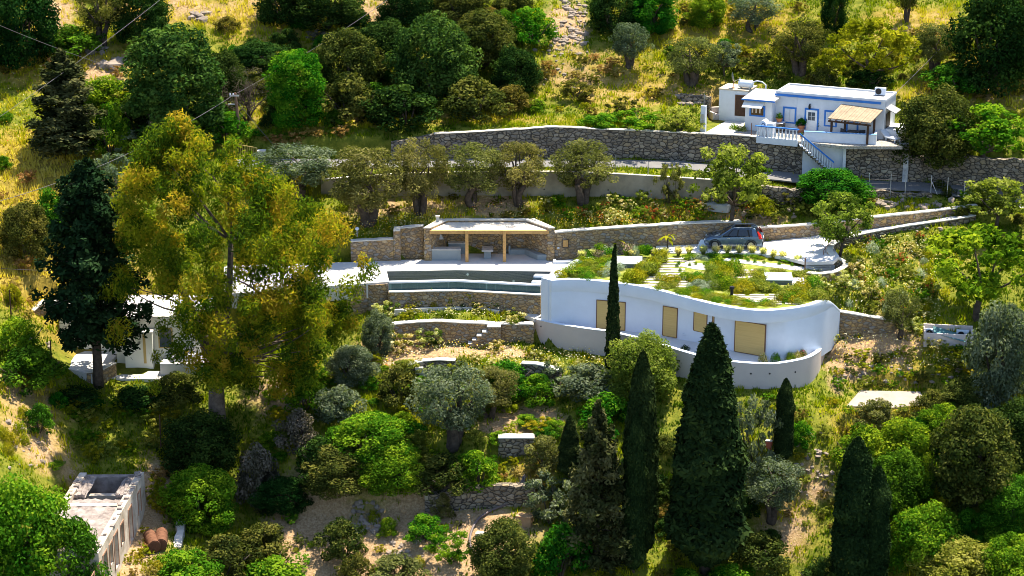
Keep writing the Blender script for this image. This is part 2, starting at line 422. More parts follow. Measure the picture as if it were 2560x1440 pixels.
# ------------------------------------------------------------------ hillside mesh
def build_hill():
    rows_y, rows_z = [], []
    for k in range(len(LY) - 1):
        L = float(np.mean(LY[k + 1] - LY[k]))
        n = int(min(max(round(L / 0.55), 1), 40))
        for j in range(n):
            f = j / n
            rows_y.append(LY[k] * (1 - f) + LY[k + 1] * f); rows_z.append(LZ[k] * (1 - f) + LZ[k + 1] * f)
    rows_y.append(LY[-1]); rows_z.append(LZ[-1])
    Y = np.array(rows_y); Z = np.array(rows_z); X = np.tile(GX, (len(Y), 1))
    N = np.empty_like(X)
    for i in range(X.shape[0]):
        for j in range(X.shape[1]):
            x, y = X[i, j], Y[i, j]
            N[i, j] = 0.16 * noise.noise((x * 0.55, y * 0.55, 1.7)) + 0.08 * noise.noise((x * 1.7, y * 1.7, 4.2))
    Z = Z + N
    for poly, lev in FLATS:
        m = inside(poly, X, Y)
        Z[m] = np.minimum(Z[m], lev(X[m], Y[m]) if callable(lev) else lev)
    nr, nc = X.shape
    V = np.stack([X, Y, Z], -1).reshape(-1, 3)
    a = (np.arange(nr - 1)[:, None] * nc + np.arange(nc - 1)[None, :]).ravel()
    F = np.stack([a, a + 1, a + nc + 1, a + nc], 1)
    return V, F
HV, HF = build_hill()
BVH = BVHTree.FromPolygons([tuple(v) for v in HV], [tuple(int(i) for i in f) for f in HF])
def HIT(px, py):
    """where the line of sight through a photograph pixel meets the hillside"""
    h = BVH.ray_cast(CAM, ray(px, py).normalized())
    return h[0] if h[0] is not None else UZ(px, py, 0)
def ZH(x, y):
    h = BVH.ray_cast(Vector((x, y, 200)), Vector((0, 0, -1)))
    return h[0].z if h[0] is not None else 0.0

# soil patches: (px, py, half width m, half depth m, bare soil amount, dryness amount)
PATCH = [(1040, 1370, 5.5, 6.0, 1.02, .3), (780, 1310, 3.6, 4.2, 1.02, .3), (1180, 1330, 5, 3, 1.02, .2), (950, 1420, 4.5, 4, 1.0, .3), (760, 1400, 3, 4, 1.0, .3), (1310, 1062, 3.4, 2, 1.2, .1), (1330, 1180, 1.6, 1.6, .4, 1),
         (1040, 884, 5.6, 2.0, 1.1, .3), (1250, 880, 3.4, 1.2, .9, .4), (2200, 862, 3.4, 1.8, 1.2, .2), (2130, 900, 2.4, 1.8, 1, .3), (2090, 960, 1.2, 1.2, .6, .2), (1960, 1330, 2.6, 2.2, .55, .8), (2040, 1210, 1.4, 1.3, .6, .4),
         (100, 650, 9, 7, .05, 1.3), (60, 480, 9, 6, .1, 1.3), (100, 380, 8, 4, .1, 1.1), (170, 160, 9, 4, .1, .8), (60, 1000, 3, 4, .5, .9), (100, 1110, 3, 3, .6, .9), (360, 1330, 1.8, 8, 1.0, .9), (700, 980, 3.0, 2.5, .7, .6),
         (1420, 60, 2.2, 5, .8, .4), (1450, 180, 5, 5, .35, .6), (1560, 230, 6, 5, .3, .8), (1700, 230, 7, 3, .3, .9), (1800, 60, 10, 6, .1, .8), (680, 60, 6, 4, .2, .9), (260, 180, 3, 2.5, .7, .5), (620, 70, 6, 2, 0, .3),
         (1060, 300, 16, 1.5, 0, .9), (2230, 900, 5, 3, .1, .6), (2200, 1070, 5, 3, .1, .5), (1080, 510, 5, 2.2, .5, .5), (1240, 510, 3, 2, .7, .4), (940, 520, 3, 2, .6, .5), (1700, 520, 7, 2, .2, .3), (2300, 660, 6, 4, .2, .3),
         (2470, 210, 8, 5, .3, .9), (2290, 60, 5, 4, .3, .9), (430, 20, 7, 3, .5, 1), (130, 40, 3, 4, .7, .8), (620, 20, 5, 3, .4, 1), (960, 20, 4, 3, .6, .7), (730, 275, 4, 2, .4, .9), (860, 285, 4, 1.5, .3, .9), (1880, 545, 4, 1.4, .6, .4)]
PATCH_W = [(HIT(a, b), c, d, e, f) for a, b, c, d, e, f in PATCH]
def soil_fields(X, Y):
    bare = np.zeros(X.shape); dry = np.zeros(X.shape)
    for p, hw, hd, e, f in PATCH_W:
        g = np.exp(-1.2 * (((X - p.x) / hw) ** 2 + ((Y - p.y) / hd) ** 2) ** 1.5)
        bare = np.maximum(bare, g * e); dry = np.maximum(dry, g * f)
    return bare, dry
def hill_mat():
    m, t, b = nodes("hillside_soil")
    v = coords(t)
    n1 = ntex(t, v, 0.16, 6, 0.65); n2 = ntex(t, v, 1.3, 6, 0.7); n3 = ntex(t, v, 6.0, 5, 0.7)
    green = ramp(t, n2, [(0.3, (0.06, 0.085, 0.010)), (0.5, (0.14, 0.155, 0.016)), (0.72, (0.26, 0.23, 0.035))])
    gold = ramp(t, n2, [(0.3, (0.15, 0.115, 0.018)), (0.55, (0.28, 0.205, 0.035)), (0.75, (0.42, 0.31, 0.09))])
    soil = ramp(t, n3, [(0.3, (0.19, 0.125, 0.065)), (0.5, (0.34, 0.225, 0.12)), (0.72, (0.48, 0.35, 0.22))])
    ad = t.nodes.new("ShaderNodeAttribute"); ad.attribute_name = "dry"
    ab = t.nodes.new("ShaderNodeAttribute"); ab.attribute_name = "bare"
    n4 = ntex(t, v, 0.45, 7, 0.75)
    def mask(attr, s, k):
        a = t.nodes.new("ShaderNodeMath"); a.operation = 'MULTIPLY_ADD'
        t.links.new(s, a.inputs[0]); a.inputs[1].default_value = k; t.links.new(attr.outputs["Fac"], a.inputs[2])
        b_ = t.nodes.new("ShaderNodeMath"); b_.operation = 'MULTIPLY_ADD'
        t.links.new(n4, b_.inputs[0]); b_.inputs[1].default_value = 1.3; t.links.new(a.outputs[0], b_.inputs[2])
        return ramp(t, b_.outputs[0], [(0.0, (0, 0, 0)), (0.5, (0, 0, 0)), (0.72, (1, 1, 1))]) if 0 else rmap(b_.outputs[0], 0.2 + (k + 1.3) * 0.5, 0.62 + (k + 1.3) * 0.5)
    def rmap(s, lo, hi):
        q = t.nodes.new("ShaderNodeMapRange"); t.links.new(s, q.inputs[0]); q.inputs[1].default_value = lo; q.inputs[2].default_value = hi
        return q.outputs[0]
    c = mix(t, mask(ad, n1, 0.9), green, gold)
    c = mix(t, mask(ab, n2, 0.7), c, soil)
    t.links.new(c, b.inputs["Base Color"])
    h = t.nodes.new("ShaderNodeMath"); h.operation = 'ADD'; t.links.new(n2, h.inputs[0]); t.links.new(n3, h.inputs[1])
    bump(t, b, h.outputs[0], 0.7, 0.15)
    b.inputs["Roughness"].default_value = 0.95; b.inputs["Specular IOR Level"].default_value = 0.1
    return m
# ------------------------------------------------------------------ sheets: deck, driveway, road, slab
def sheet(name, pts, faces, mat, skirt=0.0, thick=0.0):
    V = [tuple(p) for p in pts]; F = [list(f) for f in faces]
    if skirt:
        cnt = {}
        for f in faces:
            for i in range(len(f)):
                e = (f[i], f[(i + 1) % len(f)]); cnt[tuple(sorted(e))] = cnt.get(tuple(sorted(e)), 0) + 1
        n = len(V); V += [(x, y, z - skirt) for x, y, z in V]
        for f in faces:
            for i in range(len(f)):
                a_, b_ = f[i], f[(i + 1) % len(f)]
                if cnt[tuple(sorted((a_, b_)))] == 1: F.append([a_, a_ + n, b_ + n, b_])
    me = np_mesh(name, np.array(V), F, [mat])
    bm = bmesh.new(); bm.from_mesh(me); bmesh.ops.recalc_face_normals(bm, faces=bm.faces)
    if sum(f.normal.z * f.calc_area() for f in bm.faces) < 0: bmesh.ops.reverse_faces(bm, faces=bm.faces)
    bm.to_mesh(me); bm.free()
    return tag(add_mesh(name, me), kind="structure")
paving = plain("pale_screed_paving", (0.54, 0.52, 0.50), 0.85, 0.07, 0.7, 0.15)
roadmat = plain("worn_concrete_road", (0.165, 0.16, 0.158), 0.9, 0.16, 0.9, 0.3)
fl, fr = UZ(868, 712, ZD), UZ(560, 735, ZD)
dp = [fr, fl, pool_front[0], pool_back[0], pool_back[1], pool_back[2], deck_back[8], deck_back[7], deck_back[6], deck_back[5], deck_back[4], deck_back[3], deck_back[2], deck_back[0], pool_front[2]]
deck = sheet("pool_deck", dp, [[0, 1, 12, 13], [1, 2, 3, 11, 12], [3, 4, 9, 10, 11], [4, 5, 8, 9], [5, 6, 7, 8], [5, 14, 6]], paving, 1.2)
def ribbon(name, A, B, mat, skirt=0.1, lift=0.0):
    n = len(A); P = [Vector(p) + Vector((0, 0, lift)) for p in A] + [Vector(p) + Vector((0, 0, lift)) for p in B]
    return sheet(name, P, [[i, i + 1, n + i + 1, n + i] for i in range(n - 1)], mat, skirt)
drive_mat = plain("pale_concrete_drive", (0.66, 0.64, 0.63), 0.9, 0.1, 0.6, 0.25)
ribbon("driveway", drive_front, drive_back, drive_mat, 0.25)
ribbon("road", road_f, road_b, roadmat, 0.1, -0.04)
slab_mat = plain("worn_lime_slab", (0.33, 0.28, 0.24), 0.9, 0.22, 0.8, 0.4)
sheet("concrete_slab", slab_pts, [[0, 1, 2, 3, 4]], slab_mat, 0.3)

# ------------------------------------------------------------------ walls
def smooth_line(P, step=0.5):
    """even samples along rounded control points (any dimension)"""
    P = [np.array(p, float) for p in P]
    if len(P) < 3:
        a = P
        n = max(1, int(np.linalg.norm((a[1] - a[0])[:2]) / step))
        return [a[0] + (a[1] - a[0]) * i / n for i in range(n + 1)]
    out = []
    for i in range(len(P) - 1):
        p0 = P[max(i - 1, 0)]; p1, p2 = P[i], P[i + 1]; p3 = P[min(i + 2, len(P) - 1)]
        n = max(1, int(np.linalg.norm((p2 - p1)[:2]) / step))
        for j in range(n):
            t_ = j / n
            out.append(0.5 * ((2 * p1) + (-p0 + p2) * t_ + (2 * p0 - 5 * p1 + 4 * p2 - p3) * t_ ** 2 + (-p0 + 3 * p1 - 3 * p2 + p3) * t_ ** 3))
    out.append(P[-1])
    return out
def line_normals(Q):
    N = []
    for i in range(len(Q)):
        d = Q[min(i + 1, len(Q) - 1)][:2] - Q[max(i - 1, 0)][:2]
        d = d / (np.linalg.norm(d) + 1e-9)
        N.append(np.array([-d[1], d[0]]))
    return N
def band(Q, off0, off1, zlo, zhi, jit=0.0, seed=0):
    """solid strip along the plan line Q between two sideways offsets and two height lists"""
    rg = np.random.default_rng(seed); N = line_normals(Q); n = len(Q); V = []
    for i in range(n):
        j0 = rg.normal(0, jit) if jit else 0; j1 = rg.normal(0, jit) if jit else 0; j2 = rg.normal(0, jit) if jit else 0
        a = Q[i][:2] + N[i] * (off0 + j0); b = Q[i][:2] + N[i] * (off1 + j1)
        V += [(a[0], a[1], zlo[i]), (b[0], b[1], zlo[i]), (b[0], b[1], zhi[i] + j2), (a[0], a[1], zhi[i] + j2)]
    F = []
    for i in range(n - 1):
        o = i * 4; p = o + 4
        for k in range(4):
            F.append([o + k, o + (k + 1) % 4, p + (k + 1) % 4, p + k])
    F.append([0, 3, 2, 1]); e = (n - 1) * 4; F.append([e, e + 1, e + 2, e + 3])
    return V, F
WALLS = []
def wall(name, label, pts, mat, thick=0.45, cap=None, cap_h=0.1, lip=0.05, foot=0.6, cat="wall", group=None, step=0.5, jit=0.025, curve=True, capname="coping"):
    """pts: (px, py at foot, z at foot, py at top) or ('y', px, y, z foot, z top). The first offset faces the viewer."""
    C = []
    for e in pts:
        if e[0] == 'y':
            d = ray(e[1], 760); t_ = (e[2] - CAM.y) / d.y
            C.append((d.x * t_, e[2], e[3], e[4]))
        else:
            b = UZ(e[0], e[1], e[2]); C.append((b.x, b.y, e[2], UY(e[0], e[3], b.y).z))
    if curve: Q = smooth_line(C, step)
    else:
        Q = []
        for a_, b_ in zip(C[:-1], C[1:]):
            s_ = smooth_line([a_, b_], step); Q += s_[:-1]
        Q.append(np.array(C[-1], float))
    WALLS.append((name, Q, thick))
    root = thing(name, label, cat, (Q[len(Q) // 2][0], Q[len(Q) // 2][1], Q[len(Q) // 2][2]), 0, group)
    off = np.array([root.location.x, root.location.y, root.location.z])
    Ql = [q - np.array([off[0], off[1], 0, 0]) for q in Q]
    lo = [q[2] - off[2] - foot for q in Q]; hi = [q[3] - off[2] - (cap_h if cap else 0) for q in Q]
    mb = MB(); mb.add(*band(Ql, 0.0, thick, lo, hi, jit, 3)); mb.build("masonry", mat, root)
    if cap:
        mc = MB(); mc.add(*band(Ql, -lip, thick + lip, [h + 0.002 for h in hi], [q[3] - off[2] for q in Q], jit * 0.8, 5)); mc.build(capname, cap, root, bevel=0.02, seg=1)
    return root
# ------------------------------------------------------------------ stone walls of the lower estate
lime = whitewash
wall("stone_wall", "warm stone retaining wall directly under the long teal pool", [('y', 971, pool_front[0].y - .72, .3, 1.76), ('y', 1141, pool_front[1].y - .72, .3, 1.76), ('y', 1351, pool_front[2].y - .72, .3, 1.76)], STONE_WARM, 0.35, None, curve=False)
wall("stone_wall", "short stone wall under the outer end of the white deck, beside the pool", [('y', 868, fl.y + .02, .0, 2.32), ('y', 970.5, pool_front[0].y - .2, .3, 2.32)], STONE_WARM, 0.35)
wall("stone_wall", "stone terrace wall with white capping and steps below the pool", [(975, 861, -1.6, 812), (1014, 859, -1.6, 807), (1088, 858, -1.55, 802), (1155, 857, -1.5, 805.5), (1249, 857, -1.5, 809), (1334, 856, -1.5, 810)], STONE_WARM, 0.55, lime)
wall("stone_wall", "low curved stone wall with small steps on the slope below the dirt terrace", [(1018, 942, -2.9, 913), (1060, 940, -2.9, 902), (1100, 940, -2.85, 899), (1138, 940, -2.8, 900)], STONE_GREY, 0.5, lime)
wall("stone_wall", "short white topped wall sinking into bushes left of the thin cypress", [(1303, 960, -3.1, 907), (1336, 962, -3.1, 909), (1370, 966, -3.1, 917), (1398, 970, -3.1, 927)], STONE_GREY, 0.5, lime)
wall("stone_wall", "short bright capped stone wall above the dry grass in the lower centre", [(1246, 1145, -6.15, 1093), (1336, 1143, -6.1, 1092)], STONE_GREY, 0.6, lime, cap_h=0.12, lip=0.1)
wall("stone_wall", "old curved dry stone wall above the dirt path with the hose", [(1062, 1282, -8.95, 1240), (1140, 1275, -8.8, 1226), (1230, 1268, -8.7, 1217), (1338, 1262, -8.62, 1213)], STONE_GREY, 0.6, None, jit=0.06)
wall("stone_wall", "stone wall left of the pergola behind the white deck", [('y', 880, 8.3, 2.4, 4.15), ('y', 935, 8.4, 2.4, 4.22), ('y', 986, 8.5, 2.4, 4.3)], STONE_WARM, 0.5, lime)
wall("stone_pier", "stepped stone pier with a white top at the end of the deck wall", [('y', 986.5, 8.46, 2.4, 5.0), ('y', 1003.5, 8.46, 2.4, 5.0)], STONE_WARM, 1.1, lime, cat="pier")
wall("stone_wall", "recessed piece of stone wall between the white topped pier and the pergola", [('y', 1003.8, 9.4, 2.4, 4.95), ('y', 1061, 9.4, 2.4, 5.12)], STONE_WARM, 0.5, lime)
wall("stone_wall", "long stone wall behind the parked car and the garden roof", [('y', 1386, 8.75, 2.4, 4.75), ('y', 1450, 8.95, 2.4, 4.9), ('y', 1600, 9.35, 2.6, 5.12), ('y', 1720, 9.7, 3.2, 5.25), ('y', 1846, 9.95, 3.5, 5.35)], STONE_WARM, 0.5, lime, cap_h=0.12)
wall("stone_wall", "long honey coloured stone wall climbing beside the pale driveway", [('y', 1848, 9.75, 3.4, 4.82), (1912, 604.5, 3.65, 567), (2010, 594, 4.0, 561), (2110, 580, 4.45, 550.5), (2160, 574, 4.7, 544), (2250, 560, 5.1, 535), (2390, 539.5, 5.5, 519), (2445, 530, 5.7, 512)], STONE_WARM, 0.45, lime, cap_h=0.12)
# parapet round the driveway bend
_df = [(2016, 681, 3.45, 3.75), (2047, 684, 3.4, 3.75), (2087, 679, 3.4, 3.8), (2112, 669, 3.4, 3.85), (2122, 658, 3.4, 3.95), (2110, 648, 3.6, 4.05), (2092, 640, 3.9, 4.3), (2081, 624, 4.1, 4.6), (2084, 613, 4.2, 4.7)]
def wall_from(name, label, plan, mat, thick, cap, cap_h=0.1, foot=1.2, lip=0.05, cat="wall"):
    Q = smooth_line([(p.x, p.y, z0, z1) for p, z0, z1 in plan], 0.35)
    root = thing(name, label, cat, (Q[len(Q) // 2][0], Q[len(Q) // 2][1], Q[len(Q) // 2][2]))
    o = root.location
    Ql = [q - np.array([o.x, o.y, 0, 0]) for q in Q]
    lo = [q[2] - o.z - foot for q in Q]; hi = [q[3] - o.z - (cap_h if cap else 0) for q in Q]
    mb = MB(); mb.add(*band(Ql, 0, thick, lo, hi, 0.015, 3)); mb.build("masonry", mat, root)
    if cap:
        mc = MB(); mc.add(*band(Ql, -lip, thick + lip, [h + 0.002 for h in hi], [q[3] - o.z for q in Q], 0.012, 5)); mc.build("coping", cap, root, bevel=0.02, seg=1)
    return root
wall_from("stone_wall", "curved low stone wall with white top round the driveway bend and its steps", [(UZ(a, b, z1), z0, z1) for a, b, z0, z1 in _df], STONE_WARM, 0.4, lime)
wall_from("stone_wall", "low stone kerb wall along the outer side of the rising driveway", [(UZ(a, b, z), z - .8, z) for a, b, z in ((2084, 612, 4.6), (2098, 601, 4.72), (2128, 591, 4.85), (2160, 583, 5.0), (2250, 566.5, 5.35), (2390, 546, 5.8), (2440, 537, 5.95))], STONE_GREY, 0.35, lime)
wall("stone_wall", "stone retaining wall right of the curved white house beside the pruned olive", [('y', 2100, -2.55, -.3, 1.75), ('y', 2150, -2.6, -.2, 1.5), ('y', 2200, -2.6, 0, 1.25), ('y', 2243, -2.6, .1, 1.05)], STONE_WARM, 0.5, lime)

# upper walls
board = plain("board_marked_concrete", (0.27, 0.24, 0.185), 0.9, 0.3, 0.8, 0.3)
cw = wall("concrete_wall", "long board marked grey concrete wall behind the row of olive trees", [(803, 490, 6.25, 448), (1000, 490, 6.3, 434), (1150, 490, 6.3, 430), (1280, 490, 6.3, 428), (1400, 491, 6.3, 429), (1520, 493, 6.3, 433), (1640, 498, 6.35, 440), (1782, 503, 6.35, 449)], board, 0.3, plain("concrete_edge", (0.6, 0.55, 0.46), 0.9, 0.15, 1.5), cap_h=0.06, lip=0.01, step=1.0, jit=0.0)
# tie holes of the concrete wall
_Q = WALLS[-1][1]
mh = MB()
for i in range(2, len(_Q) - 2, 2):
    q = _Q[i] - np.array([cw.location.x, cw.location.y, cw.location.z, cw.location.z])
    mh.tube([(q[0], q[1] + 0.02, q[2] + 0.55 + 0.03 * (i % 3)), (q[0], q[1] - 0.012, q[2] + 0.55 + 0.03 * (i % 3))], 0.06, 8)
mh.build("tie_holes", black, cw)
wall("stone_wall", "rough uncapped end of the roadside wall, sinking into grass behind the olive row", [(978, 396, 8.35, 356), (1030, 396, 8.35, 345), (1084, 396, 8.35, 336)], STONE_GREY, 0.5, None, jit=0.07)
wall("stone_wall", "long grey field stone wall with large pale stones above the road", [(1085, 396, 8.35, 334), (1162, 395, 8.35, 330), (1300, 394, 8.35, 322), (1384, 394, 8.35, 317), (1480, 394, 8.35, 321), (1600, 395, 8.3, 326), (1720, 401, 8.2, 332), (1800, 408, 8.0, 336), (1888, 420, 7.75, 341)], STONE_GREY, 0.5, plain("worn_coping", (0.48, 0.44, 0.38), 0.9, 0.4, 2), cap_h=0.08)
wall("stone_wall", "high stone wall under the blue railed balustrade of the upper house", [(1889, 421, 7.75, 359), (1950, 427, 7.65, 363), (2003, 436, 7.5, 367)], STONE_GREY, 0.5, None)
wall("stone_wall", "high stone wall under the veranda terrace, right of the white gate wall", [(2112, 446, 7.3, 361), (2180, 449, 7.25, 364), (2256, 452, 7.2, 368)], STONE_GREY, 0.5, None)
wall("stone_wall", "rough rubble wall above the road under the bright fig tree", [(2268, 453, 7.2, 392), (2340, 455, 7.1, 388), (2430, 464, 7.0, 396), (2560, 484, 6.75, 402), (2760, 500, 6.8, 410)], STONE_GREY, 0.7, None, jit=0.08)
wall("stone_wall", "small tumbled wall left of the upper house annexe", [HITP for HITP in [(1700, 262, 11.4, 236), (1735, 263, 11.4, 238), (1772, 268, 11.35, 241)]], STONE_GREY, 0.6, None, jit=0.09)
wall("stone_wall", "old dry stone wall under the road behind the round green citrus bush", [(1786, 505, 6.3, 460), (1850, 508, 6.2, 463), (1950, 508, 6.2, 472), (2075, 500, 6.3, 476), (2200, 498, 6.3, 480), (2330, 500, 6.4, 484)], STONE_GREY, 0.5, None, jit=0.08)
wall("stone_wall", "slanting stone wall beside the pale house behind the dark conifer", [(86, 800, .15, 776), (120, 806, -.4, 752), (150, 812, -.8, 752), (185, 830, -1.2, 760)], STONE_WARM, 0.5, lime)

# stone steps below the pool
st = thing("stone_steps", "white topped stone steps descending along the terrace wall under the pool", "steps", UZ(1215, 868, -1.6))
_y = -.35; base = st.location
def pxx(px, y): 
    d = ray(px, 800); return CAM.x + d.x * (y - CAM.y) / d.y
for k, (xa, xb, zt) in enumerate([(1170, 1181, -1.35), (1181, 1192, -1.05), (1192, 1206, -.72), (1206, 1219, -.42), (1219, 1252, .0)]):
    xa_, xb_ = pxx(xa, -.9) - base.x, pxx(xb, -.9) - base.x
    m_ = MB(); m_.box(xa_, -.9 - base.y, -1.9 - base.z, xb_ - .004, -.25 - base.y, zt - .06 - base.z); f_ = m_.build("riser_block", STONE_WARM, st)
    m_ = MB(); m_.box(xa_ - .02, -.93 - base.y, zt - .058 - base.z, xb_ - .01, -.24 - base.y, zt - base.z); m_.build("tread", lime, st, bevel=0.015, seg=1)
st = thing("stone_steps", "small pale steps dropping beside the low curved wall on the slope", "steps", UZ(1060, 930, -2.6))
for k, (px, py, z) in enumerate([(1048, 917, -2.1), (1057, 922, -2.3), (1067, 928, -2.5), (1077, 934, -2.7)]):
    p = UZ(px, py, z) - st.location
    m_ = MB(); m_.box(p.x - .3, p.y - .25, p.z - .5, p.x + .3, p.y + .25, p.z); m_.build("step_block", lime, st, bevel=0.03)
# kerb line across the grass terrace under the pool
kerb = MB(); kerb.add(*band([np.array([p.x, p.y, 0, 0]) for p in [UZ(a, b, .4) for a, b in ((985, 780), (1050, 776), (1140, 773), (1200, 774), (1249, 780))]], -.12, .12, [.1] * 5, [.58, .6, .6, .58, .55], 0.02))
tag(kerb.build("garden_kerb", lime, None, bevel=0.02), "thin white kerb curving across the grass terrace under the pool", "kerb")
tp = sheet("path", PZ([(1300, 782, .32), (1312, 774, .36), (1352, 774, .36), (1352, 790, .2), (1336, 797, .16)]), [[0, 1, 2, 3, 4]], paving, 0.3)

# ------------------------------------------------------------------ swimming pool
def tile_mat(name, c1, c2):
    m, t, b = nodes(name)
    v = coords(t)
    n1 = ntex(t, v, 9.0, 5, 0.75)
    c = ramp(t, n1, [(0.35, c1), (0.7, c2)])
    br = t.nodes.new("ShaderNodeTexVoronoi"); br.distance = 'CHEBYCHEV'; br.feature = 'DISTANCE_TO_EDGE'; br.inputs["Randomness"].default_value = 0.0
    br.inputs["Scale"].default_value = 0.83; t.links.new(v, br.inputs["Vector"])
    e = ramp(t, br.outputs["Distance"], [(0.004, (1, 1, 1)), (0.012, (0, 0, 0))])
    t.links.new(mix(t, e, c, tuple(x * 1.6 for x in c2)), b.inputs["Base Color"])
    b.inputs["Roughness"].default_value = 0.35
    return m
tile_dark = tile_mat("dark_teal_tiles", (0.007, 0.042, 0.075), (0.022, 0.085, 0.135))
tile_mid = tile_mat("grey_teal_tiles", (0.036, 0.085, 0.092), (0.08, 0.14, 0.14))
pool = thing("swimming_pool", "long angled swimming pool lined with dark teal tiles before the pergola", "pool", (pool_front[1].x, pool_front[1].y, ZD))
po = pool.location
def rel(p, z=None): 
    q = Vector(p) - po
    if z is not None: q.z = z - po.z
    return q
ZF, ZC = 1.0, 1.86
b0, b1, b2 = pool_back; f0, f1, f2 = pool_front
mb = MB()
for a_, b_ in ((b0, b1), (b1, b2)):
    mb.add([rel(a_, ZF), rel(b_, ZF), rel(b_, ZD - .03), rel(a_, ZD - .03)], [[0, 1, 2, 3]])
mb.add([rel(f0, ZF), rel(b0, ZF), rel(b0, ZD - .03), rel(f0, ZD - .03)], [[0, 1, 2, 3]])
mb.add([rel(b2, ZF), rel(f2, ZF), rel(f2, ZD - .03), rel(b2, ZD - .03)], [[0, 1, 2, 3]])
mb.add([rel(b0, ZF), rel(b1, ZF), rel(b2, ZF), rel(f2, ZF), rel(f1, ZF), rel(f0, ZF)], [[0, 1, 4, 5], [1, 2, 3, 4]])
mb.build("basin", tile_dark, pool)
def fr_line(off, z):                        # front edge moved towards the viewer
    return [np.array([rel(p).x, rel(p).y - off, 0, 0]) for p in (f0, f1, f2)]
mb = MB(); mb.add(*band(fr_line(0, 0), -.18, .12, [ZF - .3 - po.z] * 3, [ZD - .10 - po.z] * 3)); mb.build("overflow_wall", tile_mid, pool)
mb = MB(); mb.add(*band(fr_line(0, 0), -.22, .16, [ZD - .096 - po.z] * 3, [ZD + .02 - po.z] * 3)); mb.build("coping", white, pool, bevel=.015)
gut = [np.array([rel(p).x, rel(p).y - .74, 0, 0]) for p in (f0, f1, f2)]
mb = MB(); mb.add(*band(gut, -.04, .40, [1.765 - po.z] * 3, [1.85 - po.z] * 3)); mb.build("channel_coping", whitewash, pool, bevel=.015)
mb = MB(); mb.add(*band(gut, .39, .57, [1.4 - po.z] * 3, [1.55 - po.z] * 3)); mb.build("channel", tile_mid, pool)
for k in range(4):                           # white treads at the house end
    m_ = MB(); z_ = ZD - .06 - .30 * k
    u0 = f2.lerp(b2, .10 + .2 * k); u1 = f2.lerp(b2, .27 + .2 * k)
    wv = (b1 - b2).normalized()
    L_ = 1.15
    z_ = ZD - .95 + .29 * k
    q = [rel(u0, z_ - .12), rel(u0 + wv * L_, z_ - .12), rel(u1 + wv * L_, z_ - .12), rel(u1, z_ - .12), rel(u0, z_), rel(u0 + wv * L_, z_), rel(u1 + wv * L_, z_), rel(u1, z_)]
    m_.hexa(q); m_.build("step", white, pool)
    m2 = MB(); q2 = [rel(u0, ZF), rel(u0 + wv * L_, ZF), rel(u1 + wv * L_, ZF), rel(u1, ZF), rel(u0, z_ - .123), rel(u0 + wv * L_, z_ - .123), rel(u1 + wv * L_, z_ - .123), rel(u1, z_ - .123)]
    m2.hexa(q2); m2.build("step_riser", tile_dark, pool)
for px, zz in ((1169, 2.1), (1284, 1.62)):
    d = ray(px, 690); bb = b1.lerp(b2, (px - 1141) / (1379 - 1141))
    c = rel(bb, zz)
    m_ = MB(); m_.tube([c + Vector((0, .01, 0)), c + Vector((0, -.03, 0))], .10, 14); m_.build("pool_light", plain("lamp_glass", (.75, .8, .8), .3), pool)

# ------------------------------------------------------------------ stone pergola enclosure and its furniture
yF, yB, zT = 8.5, 10.9, 5.22
xl0, xl1 = UY(1061, 652, yF).x, UY(1078, 652, yF).x
xr0, xr1 = UY(1369, 652, yF).x, UY(1386, 652, yF).x
bl0, bl1 = UY(1098, 600, yB).x, UY(1112, 600, yB).x
br0, br1 = UY(1322, 600, yB).x, UY(1337, 600, yB).x
pav = thing("stone_pavilion", "open fronted stone shelter with timber shade roof beside the pool", "pavilion", ((xl0 + xr1) / 2, yF, ZD))
o = pav.location
def L3(x, y, z): return (x - o.x, y - o.y, z - o.z)
def quadprism(mbx, P, z0, z1):
    mbx.hexa([L3(x, y, z0) for x, y in P] + [L3(x, y, z1) for x, y in P])
for nm, P in (("side_wall", [(xl0, yF), (xl1, yF), (bl1 + .25, yB), (bl0, yB + .4)]), ("side_wall", [(xr0, yF), (xr1, yF), (br1, yB + .4), (br0 - .25, yB)])):
    m_ = MB(); quadprism(m_, P, ZD - .1, zT - .1); m_.build(nm, STONE_WARM, pav)
    c_ = Vector(((P[0][0] + P[1][0] + P[2][0] + P[3][0]) / 4, (P[0][1] + P[2][1]) / 2))
    P2 = [(p[0] + (.05 if p[0] > c_.x else -.05), p[1] + (-.05 if i < 2 else 0)) for i, p in enumerate(P)]
    m_ = MB(); quadprism(m_, P2, zT - .098, zT); m_.build("coping", lime, pav, bevel=.02)
m_ = MB(); m_.box(*L3(bl1 + .26, yB, ZD - .1), *L3(br0 - .26, yB + .4, zT - .1)); m_.build("back_wall", STONE_WARM, pav)
m_ = MB(); m_.box(*L3(bl1 + .0, yB - .04, zT - .097), *L3(br0 + .0, yB + .44, zT + .004)); m_.build("coping", lime, pav, bevel=.02)
reed = plain("bleached_reed", (0.74, 0.66, 0.56), 0.85, 0.2, 5, 0.3)
m_ = MB(); zr = 4.96
for k in range(24):
    f = k / 23; y = yF + .08 + f * (yB - yF - .25)
    x0 = xl1 + (bl1 + .3 - xl1) * f - .05; x1 = xr0 + (br0 - .3 - xr0) * f + .05
    m_.box(*L3(x0, y, zr), *L3(x1, y + .083, zr + .03))
m_.build("reed_roof", reed, pav)
m_ = MB(); m_.box(*L3(xl1 - .1, yF - .12, zr - .26), *L3(xr0 + .1, yF + .06, zr - .004)); m_.build("front_beam", wood_light, pav, bevel=.01)
for f in (.33, .66):
    y = yF + f * (yB - yF); m_ = MB(); m_.box(*L3(xl1 + .15 + f * 1.0, y, zr - .14), *L3(xr0 - .15 - f * 1.0, y + .1, zr - .004)); m_.build("purlin", wood_light, pav)
